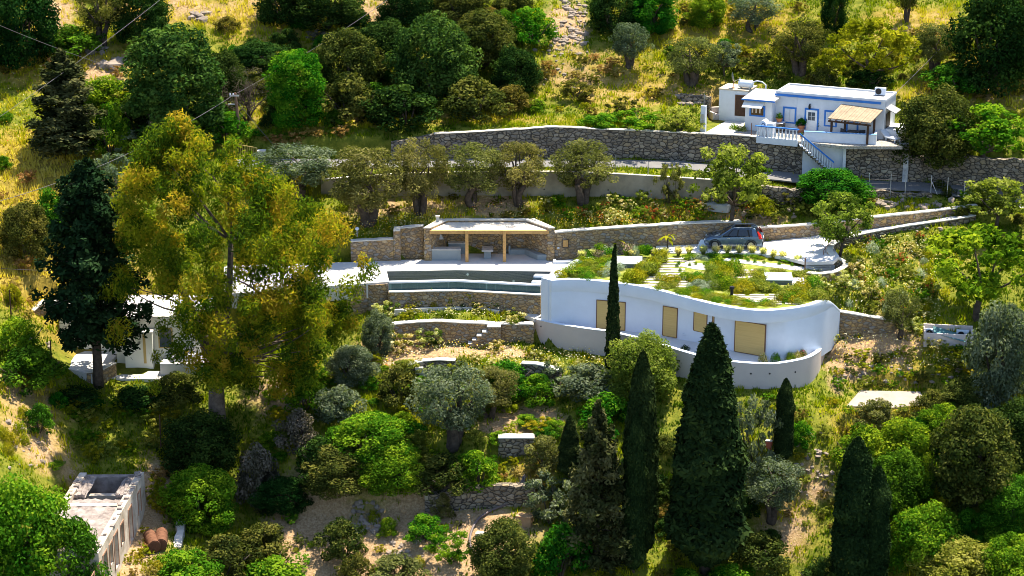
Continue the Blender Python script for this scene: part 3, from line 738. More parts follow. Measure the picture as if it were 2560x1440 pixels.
for px in (1167.5, 1261):
    x = UY(px, 652, yF - .25).x
    m_ = MB(); m_.box(*L3(x - .125, yF - .37, ZD), *L3(x + .125, yF - .122, zr + .06)); m_.build("post", wood_light, pav, bevel=.012)
plaster_grey = plain("grey_blue_plaster", (0.25, 0.285, 0.30), 0.8, 0.08, 1.5, 0.1)
xa, xb = UY(1079, 652, yF + .1).x, UY(1152, 652, yF + .1).x
kc = thing("kitchen_counter", "long grey plastered outdoor counter under the shelter's roof", "counter", ((xa + xb) / 2, yF + .1, ZD))
m_ = MB(); m_.box(-(xb - xa) / 2, 0, 0, (xb - xa) / 2, .75, .84); m_.build("base", plaster_grey, kc, bevel=.01)
m_ = MB(); m_.box(-(xb - xa) / 2 - .03, -.03, .842, (xb - xa) / 2 + .03, .8, .92); m_.build("worktop", plain("pale_worktop", (.5, .48, .45), .6), kc, bevel=.01)
tx = UY(1219, 645, yF + .9).x
tb = thing("stone_table", "small grey masonry table on one thick foot between the timber posts", "table", (tx, yF + .9, ZD))
m_ = MB(); m_.box(-.28, -.3, 0, .28, .5, .62); m_.build("foot", plaster_grey, tb, bevel=.01)
m_ = MB(); m_.box(-.46, -.5, .622, .46, .75, .76); m_.build("tabletop", plain("table_slab", (.42, .40, .38), .6), tb, bevel=.01)
bn = thing("masonry_bench", "L shaped grey masonry bench in the corner of the stone shelter", "bench", (UY(1345, 650, yF + .9).x, yF + .9, ZD))
q = bn.location
def BX(px, y): return UY(px, 650, y).x - q.x
m_ = MB(); m_.box(BX(1272, yB - .5), yB - .62 - q.y, 0, BX(1322, yB - .5), yB - .12 - q.y, .42); m_.build("seat", plaster_grey, bn, bevel=.01)
m_ = MB(); m_.hexa([Vector(v) for v in [(BX(1344, yF + .2), yF + .15 - q.y, 0), (BX(1368.6, yF + .2), yF + .15 - q.y, 0), (BX(1333, yB - .6), yB - .63 - q.y, 0), (BX(1312, yB - .6), yB - .63 - q.y, 0)]] + [Vector(v) for v in [(BX(1344, yF + .2), yF + .15 - q.y, .46), (BX(1368.6, yF + .2), yF + .15 - q.y, .46), (BX(1333, yB - .6), yB - .63 - q.y, .44), (BX(1312, yB - .6), yB - .63 - q.y, .44)]]); m_.build("seat", plaster_grey, bn, bevel=.01)
m_ = MB(); m_.box(BX(1272, yB - .5) - .02, yB - .64 - q.y, 0, BX(1276, yB - .5), yB - .05 - q.y, .72); m_.build("arm", plaster_grey, bn, bevel=.01)
sh = thing("masonry_shelf", "low grey ledge against the shelter's back wall behind the counter", "ledge", (UY(1143, 610, yB - .3).x, yB - .3, ZD))
m_ = MB(); m_.box(-.7, -.2, 0, .7, .28, .88); m_.build("base", plaster_grey, sh, bevel=.01)
m_ = MB(); m_.box(-.74, -.24, .882, .74, .285, .95); m_.build("top", plain("pale_worktop", (.5, .48, .45), .6), sh)
gh = thing("grill_hood", "grey metal grill hood fixed to the shelter's inner side wall", "grill hood", (UY(1102, 592, yF + 1.5).x, yF + 1.5, 3.9))
m_ = MB(); m_.hexa([Vector(v) for v in [(-.3, -.35, 0), (.25, -.35, 0), (.25, .35, 0), (-.3, .35, 0), (-.3, -.12, .5), (-.05, -.12, .5), (-.05, .12, .5), (-.3, .12, .5)]]); m_.build("hood", metal_grey, gh)
m_ = MB(); m_.box(-.28, -.1, .502, -.08, .1, 1.0); m_.build("flue", metal_grey, gh)
nd = thing("cupboard_door", "small timber cupboard door set in the stone wall beside the shelter", "door", (UY(1414, 608, 8.8).x, 8.8, 0))
zc = UY(1414, 617, 8.8).z
m_ = MB(); m_.box(-.2, -.05, zc, .2, .02, zc + .55); m_.build("panel", wood_light, nd, bevel=.01)
m_ = MB(); m_.box(-.25, -.035, zc - .05, -.203, .03, zc + .6); m_.box(.203, -.035, zc - .05, .25, .03, zc + .6); m_.box(-.2, -.035, zc + .553, .2, .03, zc + .6); m_.box(-.2, -.035, zc - .05, .2, .03, zc - .003); m_.build("frame", wood_dark, nd)
sw = thing("socket_box", "tiny white outdoor socket box on the stone wall left of the timber cupboard", "socket", (UY(1396, 620, 8.75).x, 8.75, UY(1396, 620, 8.75).z))
m_ = MB(); m_.box(-.08, -.05, -.08, .08, .02, .08); m_.build("cover", white, sw, bevel=.01)
m_ = MB(); m_.box(-.045, -.062, -.045, .045, -.051, .045); m_.build("flap", metal_grey, sw)
# low white trough beside the shelter
tr = thing("wall_ledge", "low white L shaped ledge on the deck at the foot of the stone wall", "ledge", (UY(1400, 652, 7.6).x, 7.6, ZD))
m_ = MB(); m_.box(-.55, -.1, 0, -.3, .7, .22); m_.build("side", white, tr, bevel=.02); m_ = MB(); m_.box(-.298, -.1, 0, .9, .12, .24); m_.build("front", white, tr, bevel=.02)
# garden light and white stub on the bank, small pipe on the shelter corner
gl = thing("garden_lamp", "small white garden lamp on the flower bank left of the deck wall", "lamp", HIT(893, 592))
m_ = MB(); m_.lathe((0, 0, 0), [(.04, 0), (.035, .5), (.07, .55)], 8); m_.build("stem", metal_grey, gl); m_ = MB(); m_.lathe((0, 0, .55), [(.10, 0), (.16, .08), (.14, .2), (.04, .26)], 12); m_.build("head", white, gl, smooth=True)
ch = thing("chimney_stub", "short grey square chimney standing on the shelter's corner", "chimney", (UY(1099, 560, yB - .6).x - .15, yB - .7, zT - 1.0))
m_ = MB(); m_.box(-.13, -.13, 0, .13, .13, 1.4); m_.build("shaft", concrete, ch, bevel=.01); m_ = MB(); m_.box(-.16, -.16, 1.402, .16, .16, 1.5); m_.build("cap", whitewash, ch)

# ------------------------------------------------------------------ curved white house with garden roof
ZR, ZFL = 3.5, -.3
re_px = [(1353, 694), (1366, 700), (1379, 703), (1396, 700.5), (1418, 698), (1470, 700), (1517, 704), (1565, 710), (1615, 718), (1665, 730), (1714, 743), (1779, 759), (1845, 771), (1910, 776), (1976, 771), (2025, 762)]
RE = []
for a_, b_ in re_px:
    p = UZ(a_, b_, ZR); RE.append([p.x, p.y, ZR])
RE[2][1] += .25; RE[1][1] += .3; RE[3][1] += .1
pe = UY(2099, 780, -2.55)
RE += [[UY(2058, 757, -5.3).x, -5.3, 3.45], [UY(2078, 763, -4.1).x, -4.1, 3.0], [pe.x, -2.75, 1.95]]
RQ = smooth_line(RE, 0.4)
def over(px): return float(np.interp(px, [1353, 1450, 1550, 1650, 1714, 1780, 1850, 1910, 1950, 1972, 2100], [0, .03, .25, .8, 1.35, 1.55, 1.35, 1.0, .55, .02, 0]))
BD = 0.95
hs = thing("curved_house", "long white house with curved facade, drawn shutters and planted roof", "house", (RQ[len(RQ) // 2][0], RQ[len(RQ) // 2][1] + 4, ZFL))
ho = hs.location
RN = line_normals(RQ)
def loc2(x, y, z): return (x - ho.x, y - ho.y, z - ho.z)
up, lowr = MB(), MB()
rings = []
n = len(RQ)
FAC = []                                     # lower facade line
for i in range(n):
    px, _ = PROJ(RQ[i]); d = over(px)
    FAC.append(np.array([RQ[i][0] + RN[i][0] * d, RQ[i][1] + RN[i][1] * d, RQ[i][2]]))
V, F = [], []
RIM = .42
for i in range(n):
    x, y, z = RQ[i]; nx, ny = RN[i]; fx, fy = FAC[i][0], FAC[i][1]
    zb = min(ZR - BD, z - .25)
    ring = [(x + nx * RIM, y + ny * RIM, min(z, ZR) - .5), (x + nx * RIM, y + ny * RIM, z - .03), (x + nx * (RIM - .06), y + ny * (RIM - .06), z), (x + nx * .08, y + ny * .08, z), (x + nx * .02, y + ny * .02, z - .03), (x, y, z - .10), (x, y, zb + .03), (x + nx * .02, y + ny * .02, zb), (fx + nx * .3, fy + ny * .3, zb)]
    V += [loc2(*p) for p in ring]
k = 9
for i in range(n - 1):
    for j in range(k - 1):
        F.append([i * k + j, i * k + j + 1, (i + 1) * k + j + 1, (i + 1) * k + j])
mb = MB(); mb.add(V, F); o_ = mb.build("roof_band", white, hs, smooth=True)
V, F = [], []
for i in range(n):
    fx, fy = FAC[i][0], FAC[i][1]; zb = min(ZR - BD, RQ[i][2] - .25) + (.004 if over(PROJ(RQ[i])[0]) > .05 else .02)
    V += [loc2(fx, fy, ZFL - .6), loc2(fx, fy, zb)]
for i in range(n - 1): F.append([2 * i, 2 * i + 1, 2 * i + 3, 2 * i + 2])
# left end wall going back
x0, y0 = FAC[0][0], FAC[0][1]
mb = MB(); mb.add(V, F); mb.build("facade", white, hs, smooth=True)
lw = [UZ(1353, 694, ZR), UZ(1372, 688, ZR), UZ(1400, 674, ZR + .05), UZ(1425, 656, ZR + .08), UZ(1446, 646, ZR + .1), UZ(1480, 642, ZR + .1)]
LQ = smooth_line([(p.x, p.y, p.z, 0) for p in lw], .4)
mb = MB(); mb.add(*band([q - np.array([ho.x, ho.y, 0, 0]) for q in LQ], -.75, 0.0, [ZFL - .6 - ho.z] * len(LQ), [q[2] - ho.z for q in LQ])); mb.build("end_wall", white, hs, bevel=.03)
mb = MB(); p = UZ(1393, 681, ZR + .05); mb.box(p.x - ho.x - .12, p.y - ho.y - .12, ZR - ho.z - .3, p.x - ho.x + .12, p.y - ho.y + .12, ZR + .075 - ho.z); mb.build("roof_outlet", plain("rust_brown", (.12, .05, .03), .8), hs)
# shutters
shut = plain("tan_shutter", (0.47, 0.34, 0.14), 0.6, 0.06, 1.0, 0.0)
def shutter_mat():
    m, t, b = nodes("tan_roller_shutter")
    f = ntex(t, coords(t, (.3, .3, 9)), 2.0, 3)
    t.links.new(ramp(t, f, [(0.3, (0.50, 0.345, 0.125)), (0.7, (0.58, 0.41, 0.155))]), b.inputs["Base Color"]); b.inputs["Roughness"].default_value = 0.55
    return m
shm = shutter_mat()
fpx = [PROJ((q[0], q[1], 1.0))[0] for q in FAC]
def on_fac(px):
    return Vector((float(np.interp(px, fpx, [q[0] for q in FAC])), float(np.interp(px, fpx, [q[1] for q in FAC])), 0))
for pa, pb, ptop, pbot in ((1491, 1564, 752, 824), (1657, 1694, 767, 841), (1734, 1768, 776, 829), (1780.5, 1785.5, 786, 825), (1838, 1915, 804.5, 883)):
    A, B = on_fac(pa), on_fac(pb); M_ = (A + B) / 2
    za = UY((pa + pb) / 2, ptop, M_.y).z; zb = max(UY((pa + pb) / 2, pbot, M_.y).z, ZFL + .03)
    za = min(za, ZR - BD - .03)
    ax = (B - A).normalized(); ay = Vector((-ax.y, ax.x, 0)); hw = (B - A).length / 2
    # sagitta so that the panel clears the curved wall
    mid = on_fac((pa + pb) / 2); sag = max(0.0, (mid - M_).dot(-ay)) + .03
    c = Vector(loc2(M_.x, M_.y, 0)); c.z = 0
    z0_, z1_ = zb - ho.z, za - ho.z
    m_ = MB(); m_.obox(c - ay * (sag - .05), ax, ay, hw - .05, .05, z0_, z1_ - .05); sp_ = m_.build("roller_shutter", shm, hs)
    m_ = MB(); 
    for s_ in (-1, 1): m_.obox(c + ax * (s_ * (hw - .025)) - ay * (sag - .04), ax, ay, .025, .07, z0_, z1_)
    m_.obox(c - ay * (sag - .04), ax, ay, hw - .05, .07, z1_ - .048, z1_); m_.obox(c - ay * (sag - .04), ax, ay, hw - .05, .065, z0_ - .03, z0_ - .002)
    m_.build("shutter_frame", plain("brown_frame", (.16, .08, .045), .6), sp_)
for px, py in ((1712, 838), (1940, 883), (1998, 886)):
    q = on_fac(px); c = Vector(loc2(q.x, q.y, .15)); m_ = MB(); m_.box(c.x - .12, c.y - .08, c.z - .06, c.x + .12, c.y + .05, c.z + .06); m_.build("wall_light", white, hs, bevel=.01)
# roof garden soil and the curved patio
gp = [Vector((q[0] + RN[i][0] * (RIM - .01), q[1] + RN[i][1] * (RIM - .01), ZR - .06)) for i, q in enumerate(RQ) if q[2] > 3.3][::2]
back = PZ([(2060, 690, ZR - .06), (2016, 684, ZR - .06), (2012, 656, ZR - .06), (1965, 644.5, ZR - .06), (1894, 634.5, ZR - .06), (1799, 634.5, ZR - .06), (1640, 634, ZR - .06), (1480, 643, ZR - .06)])
bl = [Vector((q[0], q[1], ZR - .06)) for q in LQ[::-1]][1:-1:2]
poly = gp + back + bl
bm = bmesh.new(); vs = [bm.verts.new(loc2(*p)) for p in poly]; fc = bm.faces.new(vs); bmesh.ops.triangulate(bm, faces=[fc])
bmesh.ops.recalc_face_normals(bm, faces=bm.faces)
me = bpy.data.meshes.new("roof_soil"); bm.to_mesh(me); bm.free()
soilm, t, b = nodes("roof_garden_bed")
v = coords(t); f = ntex(t, v, 1.1, 5, .7)
c = ramp(t, f, [(0.30, (0.10, 0.155, 0.012)), (0.48, (0.20, 0.235, 0.02)), (0.58, (0.27, 0.26, 0.06)), (0.72, (0.32, 0.28, 0.18))])
t.links.new(c, b.inputs["Base Color"]); bump(t, b, ntex(t, v, 8, 5, .7), 1.0, .1)
me.materials.append(soilm); add_mesh("roof_soil", me, hs)
ROOFPOLY = [(p.x, p.y) for p in poly]
# curved patio parapet
pp = [(1333, 852, 795), (1345, 858, 799), (1380, 868, 807), (1418, 876, 814), (1470, 884, 822), (1517, 891, 828), (1580, 905, 842), (1640, 922, 858), (1694, 938, 875), (1760, 953, 893), (1838, 967, 905), (1900, 970.5, 909), (1943, 970, 908.5), (2009, 957, 896.5), (2042, 937, 881), (2056, 905, 866), (2070, 880, 857), (2088, 862, 850)]
PC = []
for a_, b_, c_ in pp:
    z0_ = -1.75 if a_ < 2045 else (-1.6 if a_ < 2060 else (-1.2 if a_ < 2075 else -.6))
    q = UZ(a_, b_, z0_); PC.append((q.x, q.y, z0_, UY(a_, c_, q.y).z))
PQ = smooth_line(PC, .4)
pw = thing("curved_parapet", "long curved off white parapet wall in front of the curved house", "wall", (PQ[len(PQ) // 2][0], PQ[len(PQ) // 2][1], -1.75))
w0 = pw.location
Ql = [q - np.array([w0.x, w0.y, 0, 0]) for q in PQ]
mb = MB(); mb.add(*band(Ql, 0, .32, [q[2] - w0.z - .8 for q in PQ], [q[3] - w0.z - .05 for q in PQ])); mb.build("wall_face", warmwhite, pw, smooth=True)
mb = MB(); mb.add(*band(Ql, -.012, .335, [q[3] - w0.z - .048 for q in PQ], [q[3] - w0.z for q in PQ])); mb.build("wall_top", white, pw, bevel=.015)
ppx = [PROJ((q[0], q[1], -.8))[0] for q in PQ]
for px, py in ((1353, 816), (1877, 934), (1924, 934), (1987.5, 930)):
    x = float(np.interp(px, ppx, [q[0] for q in PQ])); y = float(np.interp(px, ppx, [q[1] for q in PQ])); z = UY(px, py, y).z
    m_ = MB(); m_.tube([(x - w0.x, y - w0.y + .05, z - w0.z), (x - w0.x, y - w0.y - .02, z - w0.z)], .065, 12); m_.build("drain_hole", black, pw)
# patio floor between parapet and facade
A_ = [Vector((q[0], q[1], ZFL)) for q in PQ]; 
fa = [Vector((float(np.interp(s, np.linspace(0, 1, len(FAC)), [q[0] for q in FAC])), float(np.interp(s, np.linspace(0, 1, len(FAC)), [q[1] for q in FAC])) + .1, ZFL)) for s in np.linspace(0, 1, len(A_))]
NQ = line_normals(PQ)
A2 = [Vector((q[0] + NQ[i][0] * .2, q[1] + NQ[i][1] * .2, ZFL)) for i, q in enumerate(PQ)]
ribbon("patio", A2[1:-1], fa[1:-1], plain("pale_patio", (.62, .62, .63), .85, .06, .8, .1), 0.05)

# ------------------------------------------------------------------ trim the hillside to the walls, then build it
WALLS.append(("parapet", PQ, .32))
for nm_, Q_, th_ in WALLS:
    A_ = np.array([q[:4] for q in Q_]); N_ = np.array(line_normals(Q_))
    sel = (HV[:, 0] > A_[:, 0].min() - 1) & (HV[:, 0] < A_[:, 0].max() + 1) & (HV[:, 1] > A_[:, 1].min() - 3) & (HV[:, 1] < A_[:, 1].max() + 3)
    for i_ in np.nonzero(sel)[0]:
        d_ = HV[i_, :2] - A_[:, :2]; k_ = int(np.argmin((d_ ** 2).sum(1)))
        if (d_[k_] ** 2).sum() > 6: continue
        off_ = float(d_[k_] @ N_[k_])
        if abs(off_ * off_ - (d_[k_] ** 2).sum()) > .35: continue
        if -1.0 < off_ < th_ * .55:
            HV[i_, 2] = min(HV[i_, 2], A_[k_, 2] + max(0.0, -off_ - .6) * .3 + .04)
        elif th_ * .55 <= off_ < th_ + 1.2:
            HV[i_, 2] = min(HV[i_, 2], A_[k_, 3] - .08 + max(0.0, off_ - th_ - .3) * .5)
BVH = BVHTree.FromPolygons([tuple(v) for v in HV], [tuple(int(i) for i in f) for f in HF])
_b, _d = soil_fields(HV[:, 0], HV[:, 1])
hill = add_mesh("hillside", np_mesh("hillside", HV, HF, [hill_mat()], True, {"bare": _b, "dry": _d}))
tag(hill, kind="structure")


# roof fittings
def roof_pt(px, py, dz=0.0):
    p = UZ(px, py, ZR - .06); p.z += dz; return p
steel = plain("brushed_lid", (0.62, 0.60, 0.60), 0.35, 0.08, 2, 0, 0.3, 0.5)
for (cx, cy, w_), lab in (((1568, 661, 2.3), "flat white framed skylight on the garden roof behind the thin cypress top"), ((1946, 702, 2.05), "flat white framed skylight near the driveway end of the garden roof")):
    p = roof_pt(cx, cy); sk = thing("skylight", lab, "skylight", p, R(-4))
    m_ = MB(); m_.box(-w_ / 2 + .06, -.95, -.1, w_ / 2 - .06, .95, .30); m_.build("kerb", plain("grey_kerb", (.12, .15, .17), .6), sk)
    m_ = MB(); m_.box(-w_ / 2, -1.02, .302, w_ / 2, 1.02, .38); fr_ = m_.build("frame", white, sk, bevel=.015)
    m_ = MB(); m_.box(-w_ / 2 + .12, -.9, .382, w_ / 2 - .12, .9, .40); m_.build("pane", steel, sk)
    m_ = MB(); m_.box(w_ / 2 - .05, -1.25, -.1, w_ / 2 + .9, .8, .06); m_.build("apron", plain("pale_screed_paving", (0.8,) * 3), sk)
p = roof_pt(1829, 744)
vp = thing("vent_pipe", "black vent pipe with a wide cap on the garden roof edge", "vent", p)
m_ = MB(); m_.lathe((0, 0, 0), [(.11, 0), (.11, .62)], 14); m_.build("pipe", black, vp, smooth=True); m_ = MB(); m_.lathe((0, 0, .62), [(.12, 0), (.18, .05), (.18, .2), (.15, .24)], 14); m_.build("cap", black, vp, smooth=True)
sheet("path", [roof_pt(a, b, .03) for a, b in ((1806, 652), (1817, 645.5), (2011, 668), (2013, 680.5), (1990, 677))], [[0, 1, 2, 3, 4]], paving, .1)
sheet("terrace", [roof_pt(a, b, .03) for a, b in ((1696, 665), (1716, 656), (1782, 662), (1776, 676), (1740, 674))], [[0, 1, 2, 3, 4]], paving, .1)
# steps from driveway to the roof path
ds = thing("concrete_steps", "pale wide steps between the driveway bend and the roof path", "steps", roof_pt(2050, 672))
for k, (py, z) in enumerate(((671, .12), (664, .26), (656.5, .40))):
    p = UZ(2050, py, ZR + z - .1) - ds.location
    m_ = MB(); m_.box(-1.15, p.y - .1, -.3, 1.05 + .1 * k, p.y + .95, z); m_.build("step", paving, ds, bevel=.02)
# rusty handrails
rail_m = plain("rusty_steel", (.22, .10, .06), .7, .3, 3)
for (pa, pb), lab in ((((2012, 676), (2012, 655)), "short rusty steel post at the foot of the roof path steps"),):
    p = roof_pt(2012, 676); r_ = thing("rail_post", lab, "post", p)
    m_ = MB(); m_.box(-.04, -.04, 0, .04, .04, .95); m_.build("upright", rail_m, r_); m_ = MB(); m_.box(-.05, -.05, .951, .05, .05, .98); m_.build("cap", rail_m, r_)
hr = thing("handrail", "rusty stepped steel handrail on the driveway bend wall", "handrail", UZ(2076, 625, 4.2))
for k in range(6):
    m_ = MB(); p = UZ(2058 + k * 4.2, 646 - k * 6.2, 3.95 + k * .07) - hr.location
    m_.tube([p, p + Vector((0, 0, .65))], .025, 6); m_.build("baluster", rail_m, hr)
    m_ = MB(); m_.tube([p + Vector((0, 0, .65)), p + Vector((.28, .5, .72))], .022, 6); m_.build("rail", rail_m, hr)
# ------------------------------------------------------------------ upper white house with blue trim
HZ = 10.35
hA, hB = UZ(1938, 323, HZ), UZ(2208, 348, HZ)
hu = (hB - hA); HL = hu.length; hu.normalize(); hv = Vector((-hu.y, hu.x, 0))
HRZ = math.atan2(hu.y, hu.x)
def FU(px, py, v=0.0):                        # (u, w) on the plane v metres behind the facade
    d = ray(px, py); p0 = hA + hv * v
    t_ = (p0 - CAM).dot(hv) / d.dot(hv); q = CAM + d * t_
    return (q - hA).dot(hu), q.z - HZ
def HW(u, v, w=0.0): return hA + hu * u + hv * v + Vector((0, 0, w))
HWD = UZ(1977, 211, HZ + 3.2); HD = (HWD - hA).dot(hv)
HT = 3.15
cream = plain("warm_flat_roof", (0.36, 0.35, 0.345), 0.9, 0.15, 0.8, 0.2)
old_white = plain("old_whitewash", (0.62, 0.65, 0.70), 0.85, 0.09, 1.2, 0.25)
hs2 = thing("cottage", "low white cottage with blue trimmed windows above the stone terrace wall", "house", hA, HRZ)
def bx(name, mat, u0, v0, w0, u1, v1, w1, par=None, bevel=0.0):
    m_ = MB(); m_.box(min(u0, u1), min(v0, v1), min(w0, w1), max(u0, u1), max(v0, v1), max(w0, w1))
    return m_.build(name, mat, par if par is not None else hs2, bevel=bevel)
bx("wall", old_white, 0, 0, -.6, HL, HD, HT, bevel=.02)
bx("roof", cream, .15, .15, HT + .002, HL - .15, HD - .15, HT + .03)
m_ = MB(); 
for q in ((-.05, -.06, HL + .05, .14), (-.05, HD - .14, HL + .05, HD + .05), (-.05, .142, .14, HD - .142), (HL - .14, .142, HL + .05, HD - .142)): m_.box(q[0], q[1], HT - .05 + (.0 if q[1] < .1 else .002), q[2], q[3], HT + .16)
m_.build("roof_edge", old_white, hs2, bevel=.015)
u0, w0 = FU(1932, 236); bx("blue_cornice", blue, -.12, -.13, HT - .24, HL - .35, -.062, HT - .06)
def blue_open(pa, ptop, pb, pbot, v=0.0, inner=True, fw=.14, full=False):
    ua, wa = FU(pa, ptop, v); ub, wb = FU(pb, pbot, v); wb = max(wb, 0.02)
    f = MB(); y0, y1 = v - .05, v - .002
    f.box(ua, y0, wb, ua + fw, y1, wa); f.box(ub - fw, y0, wb, ub, y1, wa); f.box(ua + fw, y0, wa - fw, ub - fw, y1, wa)
    if not full: f.box(ua + fw, y0, wb, ub - fw, y1, wb + fw * .8)
    return ua, ub, wa, wb, f
for (a, b, c, d_) in ((1958.3, 266, 1990, 309.5), (2061.5, 274.5, 2092, 318)):
    ua, ub, wa, wb, f = blue_open(a, b, c, d_)
    win = f.build("window", blue, hs2)
    m_ = MB(); mid = (ua + ub) / 2
    for s_ in (-1, 1):
        x0, x1 = (ua + .145, mid - .01) if s_ < 0 else (mid + .01, ub - .145)
        m_.box(x0, -.04, wb + .12, x1, -.004, wa - .145)
        for k in range(3):
            h = (wa - wb - .27) / 3; m_.box(x0 + .06, -.055, wb + .16 + k * h, x1 - .06, -.041, wb + .08 + (k + 1) * h)
    m_.build("shutter", old_white, win)
ua, ub, wa, wb, f = blue_open(2012.5, 269.5, 2045.5, 326, full=True)
dr = f.build("door_frame", blue, hs2)
bx("door", plain("white_door_paint", (.8, .8, .8), .5, .03), ua + .145, -.045, .03, ub - .145, -.004, wa - .145, dr)
gw, gh_ = (ub - ua - .29), wa - .145
m_ = MB(); cx = (ua + ub) / 2
for i in range(2):
    for j in range(2): m_.box(cx - .30 + i * .31, -.058, 1.0 + j * .36 + .05, cx - .02 + i * .31, -.046, 1.0 + j * .36 + .38)
glass = plain("dark_window_glass", (.06, .08, .10), .08, .2, 1, 0, 0, .6)
m_.build("door_glass", glass, dr)
m_ = MB(); m_.box(cx - .42, -.09, .95, cx - .38, -.046, 1.15); m_.build("door_handle", black, dr)
u_, w_ = FU(2025.5, 264); ln = MB(); ln.box(u_ - .04, -.18, w_ + .1, u_ + .04, 0, w_ + .16); ln.lathe((u_, -.18, w_ - .28), [(.05, 0), (.10, .08), (.10, .3), (.03, .4)], 8); ln.build("lantern", black, hs2)
m_ = MB(); m_.box(1.0 * FU(1990, 300)[0] + .02, -.03, FU(1990, 300)[1] - .2, FU(1990, 300)[0] + .05, 0, HT - .3); m_.build("rain_pipe", old_white, hs2)
# side window with awning on the right end wall
ev = lambda px, py: None
bx("side_shutter", plain("dark_shutter", (.04, .025, .025), .6), HL + .003, .55, .75, HL + .05, 1.85, 2.05)
m_ = MB(); m_.hexa([Vector(v) for v in [(HL + .01, .35, 2.5), (HL + .85, .35, 2.12), (HL + .85, 2.1, 2.12), (HL + .01, 2.1, 2.5), (HL + .01, .35, 2.56), (HL + .85, .35, 2.18), (HL + .85, 2.1, 2.18), (HL + .01, 2.1, 2.56)]]); m_.build("side_awning", cream, hs2)
m_ = MB(); m_.box(HL + .02, .3, -.6, HL + 1.2, 3.0, .8); m_.build("side_plinth", old_white, hs2)
# projecting bay
BV = -1.25
b0u, _ = FU(1862, 311, BV); b1u, _ = FU(1914, 322, BV); bt = FU(1880, 250, BV)[1]
b1u = max(b1u, b0u + 1.75)
bx("bay_wall", old_white, b0u, BV, -.6, -.003, -.003 + 2.2, bt) if b1u < .1 else None
bx("bay_return", old_white, b1u - .01, BV + .003, -.6, b1u, -.004, bt - .004)
m_ = MB(); m_.hexa([Vector(v) for v in [(b0u - .25, BV - .35, bt + .002), (.35, BV - .35, bt + .002), (.35, 2.3, bt + .2), (b0u - .25, 2.3, bt + .2), (b0u - .25, BV - .35, bt + .12), (.35, BV - .35, bt + .12), (.35, 2.3, bt + .32), (b0u - .25, 2.3, bt + .32)]]); m_.build("bay_roof", cream, hs2)
m_ = MB(); m_.box(b0u - .26, BV - .37, bt - .0, .36, BV - .352, bt + .13); m_.build("bay_trim", blue, hs2)
ua, ub, wa, wb, f = blue_open(1874.5, 262, 1912.5, 293, BV)
bw = f.build("bay_window", blue, hs2)
bx("bay_glass", plain("brown_glass", (.12, .07, .03), .2, .3, 3), ua + .145, BV - .02, wb + .12, ub - .145, BV - .003, wa - .14, bw)
m_ = MB()
for k in range(3):
    x_ = ua + .2 + (ub - ua - .4) * k / 3
    m_.box(x_, BV - .03, wb + .3, x_ + .12, BV - .021, wa - .2)
m_.build("curtain", plain("pale_curtain", (.6, .52, .42), .9), bw)
m_ = MB(); a0, a1 = FU(1861, 262, BV)[0], FU(1913, 262, BV)[0]
m_.hexa([Vector(v) for v in [(a0, BV - .75, wa - .12), (a1 - .1, BV - .75, wa - .12), (a1, BV - .003, wa + .32), (a0, BV - .003, wa + .32), (a0, BV - .75, wa - .06), (a1 - .1, BV - .75, wa - .06), (a1, BV - .003, wa + .38), (a0, BV - .003, wa + .38)]]); m_.build("awning", plain("cream_canvas", (.78, .74, .68), .9), hs2)
# annexe shed
s0 = UZ(1796, 291, HZ + .25)
su, sv = (s0 - hA).dot(hu), (s0 - hA).dot(hv)
s1u = FU(1869, 260, sv)[0]; st_ = FU(1796, 223, sv)[1]
an = thing("annexe_shed", "small white flat roofed annexe with a dark door beside the cottage", "shed", HW(su, sv, 0), HRZ)
sl = s1u - su
bx("wall", old_white, 0, 0, -.5, sl, 2.4, st_, an, .02)
bx("roof", plain("earth_roof", (.55, .45, .33), .95, .2, 1), -.05, -.05, st_ + .002, sl + .05, 2.45, st_ + .10, an)
ua = FU(1839, 270, sv)[0] - su; ub = FU(1864, 270, sv)[0] - su; wt = FU(1850, 239, sv)[1]; wl = FU(1850, 290, sv)[1]
bx("door", wood_dark, ua, -.03, max(wl, .05), ub, -.003, wt, an)
m_ = MB(); m_.box(ua - .06, -.05, max(wl, .05), ua - .002, 0, wt + .06); m_.box(ub + .002, -.05, max(wl, .05), ub + .06, 0, wt + .06); m_.box(ua, -.05, wt + .003, ub, 0, wt + .06); m_.build("door_frame", plain("brown_frame", (.16, .08, .045), .6), an)
# roof kit: dish, boiler, pipe, air conditioner
p = HW(su + sl * .42, sv + .5, st_ + .1)
ds_ = thing("satellite_dish", "pale satellite dish on a short mast on the annexe roof", "satellite dish", p, HRZ)
m_ = MB(); m_.tube([(0, 0, 0), (0, 0, .75)], .03, 6); m_.box(-.15, -.15, 0, .15, .15, .04); m_.build("mast", rail_m, ds_)
V, F = [], []
for i in range(5):
    r_ = .46 * i / 4
    for j in range(16):
        t_ = 2 * math.pi * j / 16; V.append((.05 + .28 * (r_ / .46) ** 2 * .5, r_ * math.cos(t_), .95 + r_ * math.sin(t_)))
for i in range(4):
    for j in range(16): F.append([i * 16 + j, i * 16 + (j + 1) % 16, (i + 1) * 16 + (j + 1) % 16, (i + 1) * 16 + j])
me = np_mesh("dish", np.array(V), F, [metal_grey], True); o_ = add_mesh("dish", me, ds_); o_.rotation_euler = (0, R(-12), R(25))
m_ = MB(); m_.tube([(.1, 0, .6), (.55, .1, .85)], .02, 6); m_.box(.5, .05, .8, .62, .15, .92); m_.build("feed_arm", metal_grey, ds_)
p = HW(su + sl * .83, sv + .7, st_ + .11)
bo = thing("boiler_tank", "white cylindrical solar boiler tank lying on the annexe roof", "water tank", p, HRZ)
